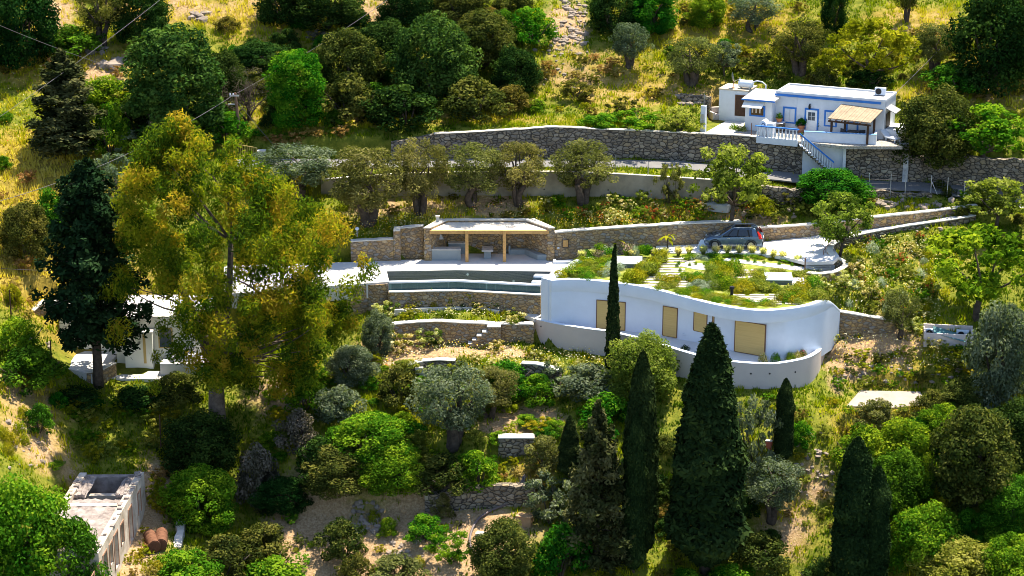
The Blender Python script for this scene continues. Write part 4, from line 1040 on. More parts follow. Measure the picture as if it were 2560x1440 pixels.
m_ = MB(); m_.tube([(-.62, 0, .42), (-.58, 0, .42), (.58, 0, .42), (.62, 0, .42)], [.26, .33, .33, .26], 18); m_.build("tank", white, bo, smooth=True)
m_ = MB(); m_.box(-.45, -.25, 0, -.38, .25, .14); m_.box(.38, -.25, 0, .45, .25, .14); m_.box(-.38, -.04, .02, .38, .04, .06); m_.build("stand", metal_grey, bo)
m_ = MB(); m_.tube([(.6, 0, .6), (1.0, 0, .75), (1.5, -.1, .72), (1.85, -.2, .5), (1.9, -.3, -.2), (1.9, -.3, -.7)], .055, 8); m_.build("pipe", old_white, bo, smooth=True)
u_, w_ = FU(2196, 236, HD * .45)
ac = thing("air_conditioner", "boxy white air conditioner unit on the cottage roof", "air conditioner", HW(u_, HD * .62, HT + .035), HRZ)
def ac_unit(root, s=1.0):
    m_ = MB(); m_.box(-.45 * s, -.16 * s, .04, .45 * s, .18 * s, .66 * s); m_.build("casing", white, root, bevel=.02)
    m_ = MB(); m_.tube([(-.12 * s, -.17 * s, .35 * s), (-.12 * s, -.175 * s, .35 * s)], .26 * s, 20); m_.build("fan_grille", black, root)
    m_ = MB(); m_.box(-.38 * s, -.12 * s, 0, -.3 * s, .14 * s, .038); m_.box(.3 * s, -.12 * s, 0, .38 * s, .14 * s, .038); m_.build("feet", black, root)
ac_unit(ac)
# terrace floor, paved yard
def terr(name, lst, mat, z=HZ, sk=.25):
    return sheet(name, [HW(u, v, z - HZ) for u, v in lst], [list(range(len(lst)))], mat, sk)
yard = plain("pale_yard_paving", (.60, .57, .53), .9, .14, 1.2, .3)
vf = (UZ(1889, 343, HZ) - hA).dot(hv); uf = (UZ(1889, 343, HZ) - hA).dot(hu)
eR = UZ(2256, 366, HZ); ve, ue = (eR - hA).dot(hv), (eR - hA).dot(hu)
cobble = stone("terrace_cobbles", [(.45, .42, .4), (.36, .34, .33), (.52, .48, .44)], (.25, .23, .21), (4, 4, 4), .08, .5)
eM = UZ(2004, 354, HZ); vm, um = (eM - hA).dot(hv), (eM - hA).dot(hu)
terr("terrace", [(uf, vf), (um, vm), (um + 3.6, vm - .2), (ue, ve), (HL + 2.6, HD), (HL, 0.05), (0, .05), (0, BV + .05), (b0u, BV + .05), (b0u - .4, vf + 1.0)], cobble)
ya = [UZ(a, b, HZ + .1) for a, b in ((1764, 328), (1815, 299), (1862, 303), (1858, 318), (1830, 331))]
terr("yard", [((q - hA).dot(hu), (q - hA).dot(hv)) for q in ya], yard, HZ)
# meter pillar
p = HIT(1758, 327); p.z = max(p.z - .1, HZ - .6)
mp = thing("meter_pillar", "slim white masonry pillar with electric meters beside the paved yard", "pillar", p, HRZ)
hgt = UY(1758, 264, p.y).z - p.z
bx("pillar", old_white, -.21, -.2, -.5, .21, .2, hgt, mp, .02); bx("meter_box", metal_grey, -.12, -.27, hgt * .5, .1, -.202, hgt * .5 + .45, mp, .01); bx("meter_box", metal_grey, -.1, -.25, hgt * .5 - .35, .12, -.202, hgt * .5 - .05, mp, .01)
m_ = MB(); m_.tube([(0, 0, hgt), (0, 0, hgt + 1.0)], .025, 6); m_.build("mast", metal_grey, mp)
# garden niche / oven
ou, ow = FU(1897, 333, vf + .35)
ov = thing("bread_oven", "white rounded bread oven with an arched blue edged niche on the terrace", "oven", HW(ou, vf + .35, 0), HRZ)
oL = FU(1932, 333, vf + .35)[0] - ou
m_ = MB()
arch = [(0, 0), (oL * .52, 0)] + [(oL * .52 * (.5 + .5 * math.cos(a_)), .95 + .42 * math.sin(a_)) for a_ in np.linspace(0, math.pi, 9)]
m_.add([(x, 0, z) for x, z in arch] + [(x, .95, z) for x, z in arch], [list(range(11))[::-1], list(range(11, 22))] + [[i, (i + 1) % 11, 11 + (i + 1) % 11, 11 + i] for i in range(11)]); m_.build("dome", old_white, ov, bevel=.03)
bx("side_block", old_white, oL * .53, .05, 0, oL, .9, 1.15, ov, .03)
m_ = MB(); pts = [(oL * .40, -.01, .05)] + [(oL * .30 + .18 * math.cos(a_), -.01, .75 + .42 * math.sin(a_)) for a_ in np.linspace(0, math.pi, 9)] + [(oL * .20, -.01, .05)]; m_.tube(pts, .025, 6); m_.build("niche_edge", plain("dark_blue_edge", (.03, .05, .12), .6), ov)
# stone planter with pot plant, potted shrubs
terra = plain("terracotta", (.42, .17, .08), .8, .15, 3)
su_, _ = FU(1937, 325, vf + 1.0)
sp = thing("stone_planter", "low rubble stone planter block beside the white bread oven", "planter", HW(FU(1937, 320, -.9)[0] - .1, -1.1, 0), HRZ)
bx("block", STONE_GREY, 0, 0, -.1, .8, .85, .75, sp, .03); bx("top_slab", old_white, -.03, -.03, .752, .83, .86, .8, sp)
# balustrade and stair
bl_ = thing("balustrade", "white terrace balustrade with a bright blue top rail", "balustrade", UZ(1889, 343, HZ), 0)
a_, b_ = UZ(1889, 343, HZ), UZ(1995, 353, HZ)
ax = (b_ - a_).normalized(); L_ = (b_ - a_).length
m_ = MB(); m_.obox((b_ - a_) / 2, ax, Vector((-ax.y, ax.x, 0)), L_ / 2, .12, -.45, .08); m_.build("kerb", old_white, bl_)
m_ = MB(); m_.obox((b_ - a_) / 2, ax, Vector((-ax.y, ax.x, 0)), L_ / 2 + .05, .09, .93, 1.02); m_.build("top_rail", blue, bl_, bevel=.01)
nb = 12
prof = [(.06, .082), (.045, .15), (.105, .34), (.05, .62), (.045, .8), (.075, .928)]
for k in range(nb):
    m_ = MB(); p = ax * (L_ * (k + .5) / nb); m_.lathe((p.x, p.y, 0), prof, 10); m_.build("baluster", old_white, bl_, smooth=True)
# stair going down to the right in front of the terrace wall
sA, sB = UZ(2000, 356, HZ - .1), UZ(2083, 411, 7.95)
yS = sA.y - .55
xs0, xs1 = UY(2000, 356, yS).x, UY(2083, 411, yS).x
stp = thing("stairway", "white outdoor stairway with blue handrail descending along the terrace wall", "stairs", (xs0, yS, HZ))
NS = 13; dzs = (HZ - 7.9) / NS; dxs = (xs1 - xs0) / NS
m_ = MB()
for k in range(NS):
    m_ = MB(); m_.box(k * dxs, -.45, -(k + 1) * dzs - .25, (k + 1) * dxs + (.0), .55, -(k + 1) * dzs - .05); m_.build("stair_block", STONE_GREY, stp)
    m_ = MB(); m_.box(k * dxs - .02, -.47, -(k + 1) * dzs - .048, (k + 1) * dxs - .004, .55, -(k + 1) * dzs + .0); m_.build("tread", old_white, stp)
for k in range(0, NS, 1):
    m_ = MB(); x_ = (k + .5) * dxs; z_ = -(k + 1) * dzs
    m_.lathe((x_, -.36, z_), [(.05, .002), (.04, .2), (.07, .4), (.04, .8)], 8); m_.build("baluster", old_white, stp, smooth=True)
m_ = MB(); m_.hexa([Vector(v) for v in [(-.1, -.44, .75), (xs1 - xs0, -.44, -NS * dzs + .8), (xs1 - xs0, -.28, -NS * dzs + .8), (-.1, -.28, .75), (-.1, -.44, .9), (xs1 - xs0, -.44, -NS * dzs + .95), (xs1 - xs0, -.28, -NS * dzs + .95), (-.1, -.28, .9)]]); m_.build("handrail", blue, stp)
# white wall under the terrace with gate post
gw0, gw1 = UZ(2004, 436, 7.5), UZ(2112, 446, 7.3)
ww = thing("white_wall", "white washed wall with a small cornice between the two stone terrace walls", "wall", gw0)
v1_ = gw1 - gw0; ax = Vector((v1_.x, v1_.y, 0)).normalized(); ay = Vector((-ax.y, ax.x, 0)); L_ = Vector((v1_.x, v1_.y, 0)).length
m_ = MB(); m_.obox(ax * L_ / 2 + ay * .22, ax, ay, L_ / 2 - .01, .22, -.3, HZ - gw0.z - .12); m_.build("wall_face", old_white, ww)
m_ = MB(); m_.obox(ax * L_ / 2 + ay * .18, ax, ay, L_ / 2 - .01, .24, HZ - gw0.z - .118, HZ - gw0.z + .02); m_.build("cornice", old_white, ww)
m_ = MB(); m_.obox(ax * (L_ - .12) - ay * .18, ax, ay, .12, .15, -.3, HZ - gw0.z - .35); m_.obox(ax * (L_ - .12) - ay * .18, ax, ay, .17, .17, HZ - gw0.z - .348, HZ - gw0.z - .22); m_.build("gate_post", old_white, ww)
# grey corner buttress
p = UZ(2262, 452, 7.2)
bt_ = thing("corner_buttress", "patchy white and grey corner pillar at the end of the terrace wall", "pillar", p, HRZ)
bx("lower_shaft", plain("patchy_lime", (.5, .5, .5), .9, .5, 1.5, .4), -.2, -.15, -.3, .22, .5, 1.75, bt_, .03); bx("upper_shaft", plain("old_concrete", (.24, .22, .2), .9, .3, 1.5, .4), -.22, -.12, 1.752, .24, .55, 3.2, bt_, .03)
# terrace parapet
pA, pB = UZ(2010, 352.5, HZ), UZ(2190, 361, HZ)
tpw = thing("terrace_parapet", "low white parapet wall in front of the timber veranda", "wall", pA)
v1_ = pB - pA; ax = Vector((v1_.x, v1_.y, 0)).normalized(); ay = Vector((-ax.y, ax.x, 0)); L_ = Vector((v1_.x, v1_.y, 0)).length
m_ = MB(); m_.obox(ax * L_ / 2, ax, ay, L_ / 2, .12, -.12, .80); m_.build("front", old_white, tpw, bevel=.02)
m_ = MB(); m_.obox(ax * (L_ - .12) + ay * .93, ax, ay, .12, .8, -.1, .80); m_.build("end_return", old_white, tpw, bevel=.02)
m_ = MB(); m_.obox(ax * (L_ / 2 - .0) + ay * .0, ax, ay, L_ / 2 + .03, .15, .802, .84); m_.build("blue_top", plain("faded_blue", (.16, .33, .62), .7), tpw)
# timber veranda
r = [(2070, 296), (2176, 307), (2208, 274), (2104, 261)]
vr = thing("timber_veranda", "dark timber veranda with sloping pale board roof before the cottage", "veranda", HW(HL * .55, -2.0, 0), HRZ)
def vl(px, py, v): u, w = FU(px, py, v); return u - HL * .55, v + 2.0, w
f0_, f1_ = vl(2070, 297, -2.6), vl(2177, 308.5, -2.6); k0_, k1_ = vl(2104, 262, -.2), vl(2209, 275.5, -.2)
th = .07
Vv = [f0_, f1_, k1_, k0_]
nb = 14
m_ = MB()
for k in range(nb):
    a0 = k / nb; a1 = (k + .93) / nb
    P0 = Vector(f0_).lerp(Vector(f1_), a0); P1 = Vector(f0_).lerp(Vector(f1_), a1); P2 = Vector(k0_).lerp(Vector(k1_), a1); P3 = Vector(k0_).lerp(Vector(k1_), a0)
    up_ = Vector((0, 0, th)); m_.hexa([P0, P1, P2, P3, P0 + up_, P1 + up_, P2 + up_, P3 + up_])
m_.build("board_roof", plain("weathered_boards", (.34, .25, .165), .85, .3, 2, .3), vr)
m_ = MB()
for k in range(7):
    a0 = (k + .3) / 7
    P0 = Vector(f0_).lerp(Vector(f1_), a0) - Vector((0, .15, .07)); P1 = Vector(k0_).lerp(Vector(k1_), a0) - Vector((0, 0, .07)); m_.tube([P0, P1], .06, 6)
m_.build("rafters", wood_dark, vr)
m_ = MB(); P0 = Vector(f0_) - Vector((0, -.1, .2)); P1 = Vector(f1_) - Vector((0, -.1, .2)); m_.tube([P0, P1], .08, 6); m_.build("front_beam", wood_dark, vr)
for a0, v_ in ((.08, -2.45), (.28, -.9), (.93, -2.45), (.97, -1.0)):
    P = Vector(f0_).lerp(Vector(f1_), a0); zt_ = P.z - .28 if v_ < -2 else P.z + .1
    m_ = MB(); m_.box(P.x - .08, v_ + 2 - .08, 0, P.x + .08, v_ + 2 + .08, zt_); m_.build("post", wood_dark, vr)
ua, ub, wa, wb, f = blue_open(2116, 304, 2145, 337, full=True)
vd = f.build("veranda_door_frame", blue, hs2); bx("veranda_door", old_white, ua + .145, -.04, .03, ub - .145, -.004, wa - .145, vd)
bx("blue_side_panel", plain("faded_blue", (.16, .33, .62), .7), HL * .55 + f1_[0] - .35, -1.9, .9, HL * .55 + f1_[0] - .3, -.6, 2.0) if False else None
chair_c = plain("dark_grey_weave", (.03, .035, .045), .7)
def chair(root):
    m_ = MB(); m_.box(-.27, -.27, .38, .27, .27, .46); m_.build("seat", chair_c, root, bevel=.02)
    m_ = MB(); m_.box(-.27, .2, .462, .27, .28, .98); m_.build("backrest", chair_c, root, bevel=.02)
    for x in (-.24, .24):
        for y in (-.24, .24):
            m_ = MB(); m_.box(x - .025, y - .025, 0, x + .025, y + .025, .378); m_.build("leg", chair_c, root)
for px, v_, rz, lab in ((2112, -1.6, 2.6, "dark woven chair under the veranda, nearest its front post pair's inner side"), (2152, -1.5, -2.4, "dark woven chair under the veranda beside the table")):
    u_ = FU(px, 335, v_)[0]; c_ = thing("chair", lab, "chair", HW(u_, v_, 0), HRZ + rz, "veranda chairs"); chair(c_)
u_ = FU(2132, 335, -1.4)[0]; c_ = thing("table", "small dark table in the shade of the timber veranda", "table", HW(u_, -1.3, 0), HRZ)
m_ = MB(); m_.box(-.5, -.4, .7, .5, .4, .75); m_.build("tabletop", chair_c, c_)
for x in (-.44, .44):
    for y in (-.34, .34):
        m_ = MB(); m_.box(x - .025, y - .025, 0, x + .025, y + .025, .698); m_.build("leg", chair_c, c_)
# lounger, bucket, low box
u_, v_ = (UZ(2238, 355, HZ) - hA).dot(hu), (UZ(2238, 355, HZ) - hA).dot(hv)
lg = thing("sun_lounger", "pale sun lounger on the bright end of the terrace", "lounger", HW(u_, v_, 0), HRZ + R(60))
m_ = MB(); m_.box(-.3, -.3, .25, .3, .9, .33); m_.build("seat", white, lg, bevel=.02)
m_ = MB(); m_.hexa([Vector(v) for v in [(-.3, .9, .25), (.3, .9, .25), (.3, 1.5, .75), (-.3, 1.5, .75), (-.3, .85, .33), (.3, .85, .33), (.3, 1.43, .82), (-.3, 1.43, .82)]]); m_.build("backrest", white, lg)
for x in (-.25, .25):
    for y in (-.2, .8):
        m_ = MB(); m_.box(x - .03, y - .03, 0, x + .03, y + .03, .248); m_.build("leg", white, lg)
p = UZ(2216, 345, HZ); bk = thing("bucket", "small bright blue bucket by the cottage's end wall", "bucket", p)
m_ = MB(); m_.lathe((0, 0, 0), [(.12, 0), (.17, .34), (.19, .35)], 12); m_.build("pail", blue, bk, smooth=True); m_ = MB(); m_.tube([(-.17, 0, .33), (-.1, 0, .48), (.1, 0, .48), (.17, 0, .33)], .012, 5); m_.build("handle", metal_grey, bk)
# armchair and black garden table on the yard
p = UZ(1793, 297, HZ - .05)
arm = thing("armchair", "old beige upholstered armchair left out on the grass beside the annexe", "armchair", p, R(20))
fab = plain("beige_upholstery", (.50, .43, .38), .95, .12, 3)
m_ = MB(); m_.box(-.42, -.45, .0, .42, .40, .46); m_.build("seat", fab, arm, bevel=.06); m_ = MB(); m_.box(-.42, .28, .462, .42, .52, 1.0); m_.build("backrest", fab, arm, bevel=.08)
for s_ in (-1, 1): m_ = MB(); m_.box(s_ * .43 if s_ > 0 else -.67, -.48, 0, .67 if s_ > 0 else -.43, .5, .68); m_.build("armrest", fab, arm, bevel=.07)
p = UZ(1818, 293, HZ - .05); tb2 = thing("garden_table", "small black metal garden table between armchair and annexe door", "table", p)
m_ = MB(); m_.lathe((0, 0, .62), [(.36, 0), (.36, .03)], 14); m_.build("tabletop", black, tb2)
for k in range(3): m_ = MB(); a_ = 2.1 * k; m_.tube([(.3 * math.cos(a_), .3 * math.sin(a_), 0), (.1 * math.cos(a_), .1 * math.sin(a_), .62)], .02, 5); m_.build("leg", black, tb2)
# thin steel post on the terrace edge
p = UZ(1878, 341, HZ); ps = thing("steel_post", "thin rusty upright post at the left end of the blue topped balustrade", "post", p)
m_ = MB(); m_.tube([(0, 0, -.2), (0, 0, 1.15)], .035, 6); m_.build("upright", rail_m, ps); m_ = MB(); m_.box(-.07, -.07, -.02, .07, .07, .02); m_.build("base_plate", rail_m, ps)

# ------------------------------------------------------------------ parked car
car_paint = plain("blue_grey_car_paint", (0.085, 0.135, 0.21), 0.22, 0.03, 1, 0, 0.5, 0.6)
car_glass = plain("tinted_car_glass", (0.012, 0.016, 0.025), 0.05, 0.1, 1, 0, 0, 0.7)
def build_car():
    c = UZ(1838, 625, 3.56)
    car = thing("parked_car", "blue grey family car parked nose down beside the stone wall", "car", (c.x, c.y + .92, 3.60), R(180 - 13))
    car.rotation_euler = (0, R(2.2), R(180 - 11))
    # body: cross sections along x (front = +x)
    W = .93
    secs = [(-2.32, .42, .92, .70), (-2.28, .33, 1.02, .80), (-2.0, .28, 1.08, .88), (-1.2, .25, 1.06, .92), (0, .24, 1.03, .93), (1.0, .24, 1.00, .93), (1.35, .25, .98, .92), (1.9, .28, .90, .88), (2.2, .32, .80, .78), (2.33, .42, .68, .62)]
    V, F = [], []
    for x, zb, zt, w in secs:
        V += [(x, -w * .96, zb), (x, -w, zb + .18), (x, -w * 1.0, (zb + zt) / 2 + .1), (x, -w * .95, zt - .05), (x, -w * .86, zt), (x, w * .86, zt), (x, w * .95, zt - .05), (x, w, (zb + zt) / 2 + .1), (x, w, zb + .18), (x, w * .96, zb)]
    k = 10
    for i in range(len(secs) - 1):
        for j in range(k): F.append([i * k + j, i * k + (j + 1) % k, (i + 1) * k + (j + 1) % k, (i + 1) * k + j])
    F.append(list(range(k))[::-1]); F.append([(len(secs) - 1) * k + j for j in range(k)])
    mb = MB(); mb.add(V, F); mb.build("body", car_paint, car, smooth=True)
    # cabin (roof and pillars)
    def lvl(z, xf, xr, w): return [(xr, -w, z), (xf, -w, z), (xf, w, z), (xr, w, z)]
    a = lvl(1.03, 1.12, -2.12, .85); b = lvl(1.58, .18, -1.72, .66)
    mb = MB(); mb.hexa([Vector(p) for p in a] + [Vector(p) for p in b]); mb.build("windows", car_glass, car, bevel=.05)
    mb = MB(); mb.hexa([Vector(p) for p in lvl(1.575, .22, -1.80, .67)] + [Vector(p) for p in lvl(1.66, .02, -1.70, .60)]); mb.build("roof", car_paint, car, bevel=.03, smooth=True)
    mb = MB(); mb.box(-1.35, -.42, 1.662, -.1, .42, 1.672); mb.build("sunroof", car_glass, car)
    for s in (-1, 1):
        m_ = MB(); m_.tube([(-1.6, s * .60, 1.66), (-1.5, s * .6, 1.71), (-.1, s * .6, 1.71), (.0, s * .6, 1.66)], .025, 6); m_.build("roof_rail", metal_grey, car)
        m_ = MB()
        for xb, xt, wd in ((-.35, -.42, .05), (.45, .0, .04), (-1.3, -1.15, .06)):
            m_.hexa([Vector(p) for p in ((xb - wd, s * .835, 1.03), (xb + wd, s * .835, 1.03), (xb + wd, s * .87, 1.03), (xb - wd, s * .87, 1.03), (xt - wd, s * .65, 1.58), (xt + wd, s * .65, 1.58), (xt + wd, s * .685, 1.58), (xt - wd, s * .685, 1.58))])
        m_.build("window_pillar", black, car)
        m_ = MB(); m_.hexa([Vector(p) for p in ((-1.95, s * .8, 1.03), (-1.55, s * .8, 1.03), (-1.55, s * .875, 1.03), (-1.95, s * .875, 1.03), (-1.78, s * .63, 1.59), (-1.50, s * .63, 1.59), (-1.50, s * .69, 1.59), (-1.78, s * .69, 1.59))]); m_.build("rear_pillar", car_paint, car)
        m_ = MB(); m_.hexa([Vector(p) for p in ((.98, s * .80, 1.02), (1.16, s * .80, 1.02), (1.16, s * .87, 1.02), (.98, s * .87, 1.02), (.12, s * .62, 1.59), (.24, s * .62, 1.59), (.24, s * .69, 1.59), (.12, s * .69, 1.59))]); m_.build("front_pillar", car_paint, car)
        m_ = MB(); m_.box(.78, s * .92 if s > 0 else -1.12, 1.02, .95, 1.12 if s > 0 else s * .92, 1.17); m_.build("mirror", car_paint, car, bevel=.03)
        for x in (1.42, -1.42):
            m_ = MB(); m_.tube([(x, s * .70, .36), (x, s * .945, .36)], .36, 24); w_ = m_.build("wheel", plain("tyre_rubber", (.02, .02, .02), .8), car, bevel=.02)
            m_ = MB(); m_.tube([(x, s * .94, .36), (x, s * .955, .36)], .24, 16); r_ = m_.build("rim", plain("alloy", (.5, .5, .52), .3, .05, 1, 0, .8), w_)
            m_ = MB()
            arc = [(x + .44 * math.cos(t_), s * .935, .36 + .44 * math.sin(t_)) for t_ in np.linspace(0, math.pi, 11)]
            m_.tube(arc, .035, 6); m_.build("wheel_arch", black, car)
        m_ = MB(); m_.hexa([Vector(p) for p in ((-2.30, s * .62, .84), (-2.12, s * .84, .84), (-2.06, s * .93, .86), (-2.31, s * .8, .86), (-2.20, s * .62, 1.14), (-1.98, s * .72, 1.45), (-1.90, s * .80, 1.45), (-2.1, s * .86, 1.12))]); m_.build("taillight", plain("red_lamp", (.55, .015, .01), .25), car)
        m_ = MB(); m_.box(2.12, s * .45 if s > 0 else -.74, .66, 2.30, .74 if s > 0 else s * .45, .78); m_.build("headlight", plain("lamp_glass", (.75, .8, .8), .3), car, bevel=.03)
        m_ = MB(); m_.box(-1.0, s * .925 if s > 0 else -.945, .30, 1.0, .945 if s > 0 else s * .925, .40); m_.build("sill", metal_grey, car)
        for x in (.35, -.75): m_ = MB(); m_.box(x - .12, s * .925 if s > 0 else -.95, .88, x + .12, .95 if s > 0 else s * .925, .91); m_.build("door_handle", metal_grey, car)
    m_ = MB(); m_.box(-2.37, -.72, .36, -2.30, .72, .62); m_.build("rear_bumper", black, car, bevel=.02)
    m_ = MB(); m_.box(2.30, -.45, .45, 2.36, .45, .70); m_.build("grille", black, car, bevel=.02)
    m_ = MB(); m_.box(-2.34, -.26, .74, -2.32, .26, .86); m_.build("number_plate", white, car)
build_car()
p = UZ(1756, 626, 3.5); pb_ = thing("leaning_board", "pale blue grey slab leaning on end just in front of the car", "board", (p.x, p.y + .5, 3.45))
m_ = MB(); m_.hexa([Vector(v) for v in [(-.45, -.1, 0), (.25, -.1, 0), (.3, .3, 0), (-.4, .3, 0), (-.1, .2, .72), (.4, .2, .72), (.42, .32, .72), (-.08, .32, .72)]]); m_.build("slab", plain("pale_blue_slab", (.5, .58, .66), .6), pb_, bevel=.02)
m_ = MB(); m_.box(-.35, .3, 0, .3, .38, .1); m_.build("foot", concrete, pb_)

# ------------------------------------------------------------------ air conditioner pit
pc = HIT(2370, 846)
pit = thing("plant_pit", "open topped pale pink masonry enclosure holding air conditioner units", "enclosure", pc, R(-9))
kk = MPP(pc)
Lx, Ly, hh = 3.6, 1.75, .62
for nm, q in (("front_wall", (-Lx / 2, -Ly / 2, Lx / 2, -Ly / 2 + .13)), ("back_wall", (-Lx / 2, Ly / 2 - .13, Lx / 2, Ly / 2)), ("end_wall", (-Lx / 2, -Ly / 2 + .132, -Lx / 2 + .13, Ly / 2 - .132)), ("end_wall", (Lx / 2 - .13, -Ly / 2 + .132, Lx / 2, Ly / 2 - .132))):
    m_ = MB(); m_.box(q[0], q[1], -.7, q[2], q[3], hh + (.18 if "back" in nm else 0)); m_.build(nm, plain("pinkish_render", (.66, .56, .53), .9, .1, 1), pit, bevel=.015)
m_ = MB(); m_.box(-Lx / 2 + .132, -Ly / 2 + .132, -.65, Lx / 2 - .132, Ly / 2 - .132, -.05); m_.build("floor", concrete, pit)
for dx, lab in ((-1.25, "white air conditioner unit at the outer end inside the pale enclosure, mostly covered"), (1.05, "white air conditioner unit with dark fan at the bush end of the pale enclosure")):
    mw = Matrix.Rotation(R(-9), 4, 'Z') @ Vector((dx, .25, -.05))
    a_ = thing("air_conditioner", lab, "air conditioner", pc + mw, R(-9)); ac_unit(a_, 1.0)
mw = Matrix.Rotation(R(-9), 4, 'Z') @ Vector((.05, -.05, 0))
pn = thing("sheet_panel", "blue green corrugated sheet lying slanted across the pale enclosure", "panel", pc + mw, R(-9))
V, F = [], []
for i in range(25):
    for j in (0, 1):
        x = -1.15 + 2.3 * i / 24; V.append((x, -.75 + 1.3 * j - (.35 * i / 24), .62 - .02 * i + (.03 if i % 2 else 0) + (.12 * j)))
F = [[2 * i, 2 * i + 2, 2 * i + 3, 2 * i + 1] for i in range(24)]
me = np_mesh("sheet", np.array(V), F, [plain("sea_green_sheet", (.09, .22, .24), .6, .4, 2.5, .1)]); so = me
bm = bmesh.new(); bm.from_mesh(me); g = bmesh.ops.solidify(bm, geom=bm.faces[:], thickness=.02); bm.to_mesh(me); bm.free(); add_mesh("sheet", me, pn)

# ------------------------------------------------------------------ ruin
zr_ = -5.7
c0, c1 = UZ(199, 1181, zr_), UZ(360, 1180, zr_)                  # far wall
n1 = UZ(246, 1383, zr_)                                           # near end of the roof wall on the right side
ru = thing("roofless_ruin", "long roofless white ruin with broken slab roof and row of narrow windows", "ruin", (c1.x, c1.y, zr_ - 3.1))
vx = (c0 - c1); vx.z = 0; WW = vx.length; vy = (n1 - c1); vy.z = 0; LL = vy.length
ux, uy = vx.normalized(), vy.normalized()
def RU(a, b, z): q = ux * a + uy * b; return Vector((q.x, q.y, z))
old = plain("peeling_lime", (.54, .47, .40), .95, .35, .8, .5, c2=(.30, .235, .17))
rub = plain("crumbling_rubble", (.30, .255, .235), .95, .45, 1.6, 1.0, c2=(.13, .105, .095))
RH = 3.1
def rbox(name, mat, a0, a1, b0_, b1_, z0, z1, par=ru, bev=.03):
    m_ = MB(); m_.hexa([RU(a0, b0_, z0), RU(a1, b0_, z0), RU(a1, b1_, z0), RU(a0, b1_, z0), RU(a0, b0_, z1), RU(a1, b0_, z1), RU(a1, b1_, z1), RU(a0, b1_, z1)])
    return m_.build(name, mat, par, bevel=bev)
# window wall: piers between openings, sill and lintel bands
ops = [(1.5, .75, .85, 2.35), (4.2, .95, .05, 2.4), (6.7, .75, .9, 2.35), (8.4, .95, .05, 2.4), (9.9, .75, .9, 2.35), (11.4, .95, .05, 2.4), (13.0, .75, .9, 2.35), (14.8, .95, .05, 2.4)]
prev = 0.0
m_ = MB()
def hx(a0, a1, b0_, b1_, z0, z1): m_.hexa([RU(a0, b0_, z0), RU(a1, b0_, z0), RU(a1, b1_, z0), RU(a0, b1_, z0), RU(a0, b0_, z1), RU(a1, b0_, z1), RU(a1, b1_, z1), RU(a0, b1_, z1)])
for b_, w_, z0, z1 in ops:
    if b_ + w_ > LL: break
    hx(0, .5, prev, b_, -3.2, RH); hx(0, .5, b_, b_ + w_, -1.2, z0); hx(0, .5, b_, b_ + w_, z1, RH); prev = b_ + w_
hx(0, .5, prev, LL, -3.2, RH)
m_.build("window_wall", old, ru)
for b_, w_, z0, z1 in ops:
    m_ = MB(); hx(-.04, .0, b_ - .12, b_ - .002, z0, z1); hx(-.04, .0, b_ + w_ + .002, b_ + w_ + .12, z0, z1); hx(-.04, 0, b_ - .12, b_ + w_ + .12, z1 + .002, z1 + .12)
    m_.build("window_surround", plain("red_brown_reveal", (.32, .18, .12), .9, .3, 2), ru)
rbox("blind_wall", old, WW - .5, WW, 0, LL, -3.2, RH); rbox("far_wall", rub, .502, WW - .502, 0, .5, -3.2, RH - .15); rbox("near_wall", old, .502, WW - .502, LL - .5, LL, -3.2, RH)
rbox("cross_wall", old, .502, WW - .502, 2.3, 2.7, -3.2, RH - .6); rbox("cross_wall", old, .502, WW - .502, 4.9, 5.4, -3.2, RH - .2)
rbox("floor", rub, .502, WW - .502, .5, LL - .5, -.8, -.15, bev=0)
def rough_slab(name, a0, a1, b0_, b1_, z, seed, hole=False):
    rg = np.random.default_rng(seed); na, nb_ = 14, max(4, int((b1_ - b0_) / .35)); V, F = [], []
    for i in range(na + 1):
        for j in range(nb_ + 1):
            a = a0 + (a1 - a0) * i / na; b = b0_ + (b1_ - b0_) * j / nb_
            V.append(RU(a, b, z + rg.normal(0, .05)))
    for i in range(na):
        for j in range(nb_):
            F.append([i * (nb_ + 1) + j, (i + 1) * (nb_ + 1) + j, (i + 1) * (nb_ + 1) + j + 1, i * (nb_ + 1) + j + 1])
    me = np_mesh(name, np.array([tuple(v) for v in V]), F, [rub]); bm = bmesh.new(); bm.from_mesh(me)
    bmesh.ops.recalc_face_normals(bm, faces=bm.faces); bmesh.ops.solidify(bm, geom=bm.faces[:], thickness=.16); bm.to_mesh(me); bm.free()
    return add_mesh(name, me, ru)
rough_slab("broken_roof", .52, WW - .52, 5.5, LL - .55, RH - .2, 4)
rough_slab("broken_roof", .52, WW - .52, 3.9, 4.88, RH - .35, 5)
rough_slab("broken_roof", .52, 1.1, .55, 3.9, RH - .25, 6); rough_slab("broken_roof", WW - 1.3, WW - .52, .55, 3.9, RH - .25, 7)
m_ = MB(); rg = np.random.default_rng(12)
for k in range(60):
    b_ = rg.uniform(0, LL); a_ = rg.choice([rg.uniform(.05, .45), rg.uniform(WW - .45, WW - .05)]); s_ = rg.uniform(.06, .17)
    hx(a_ - s_, a_ + s_, b_ - s_, b_ + s_, RH - .02, RH + rg.uniform(.01, .12))
tag(m_.build("wall_top_rubble", rub, ru), kind="stuff")
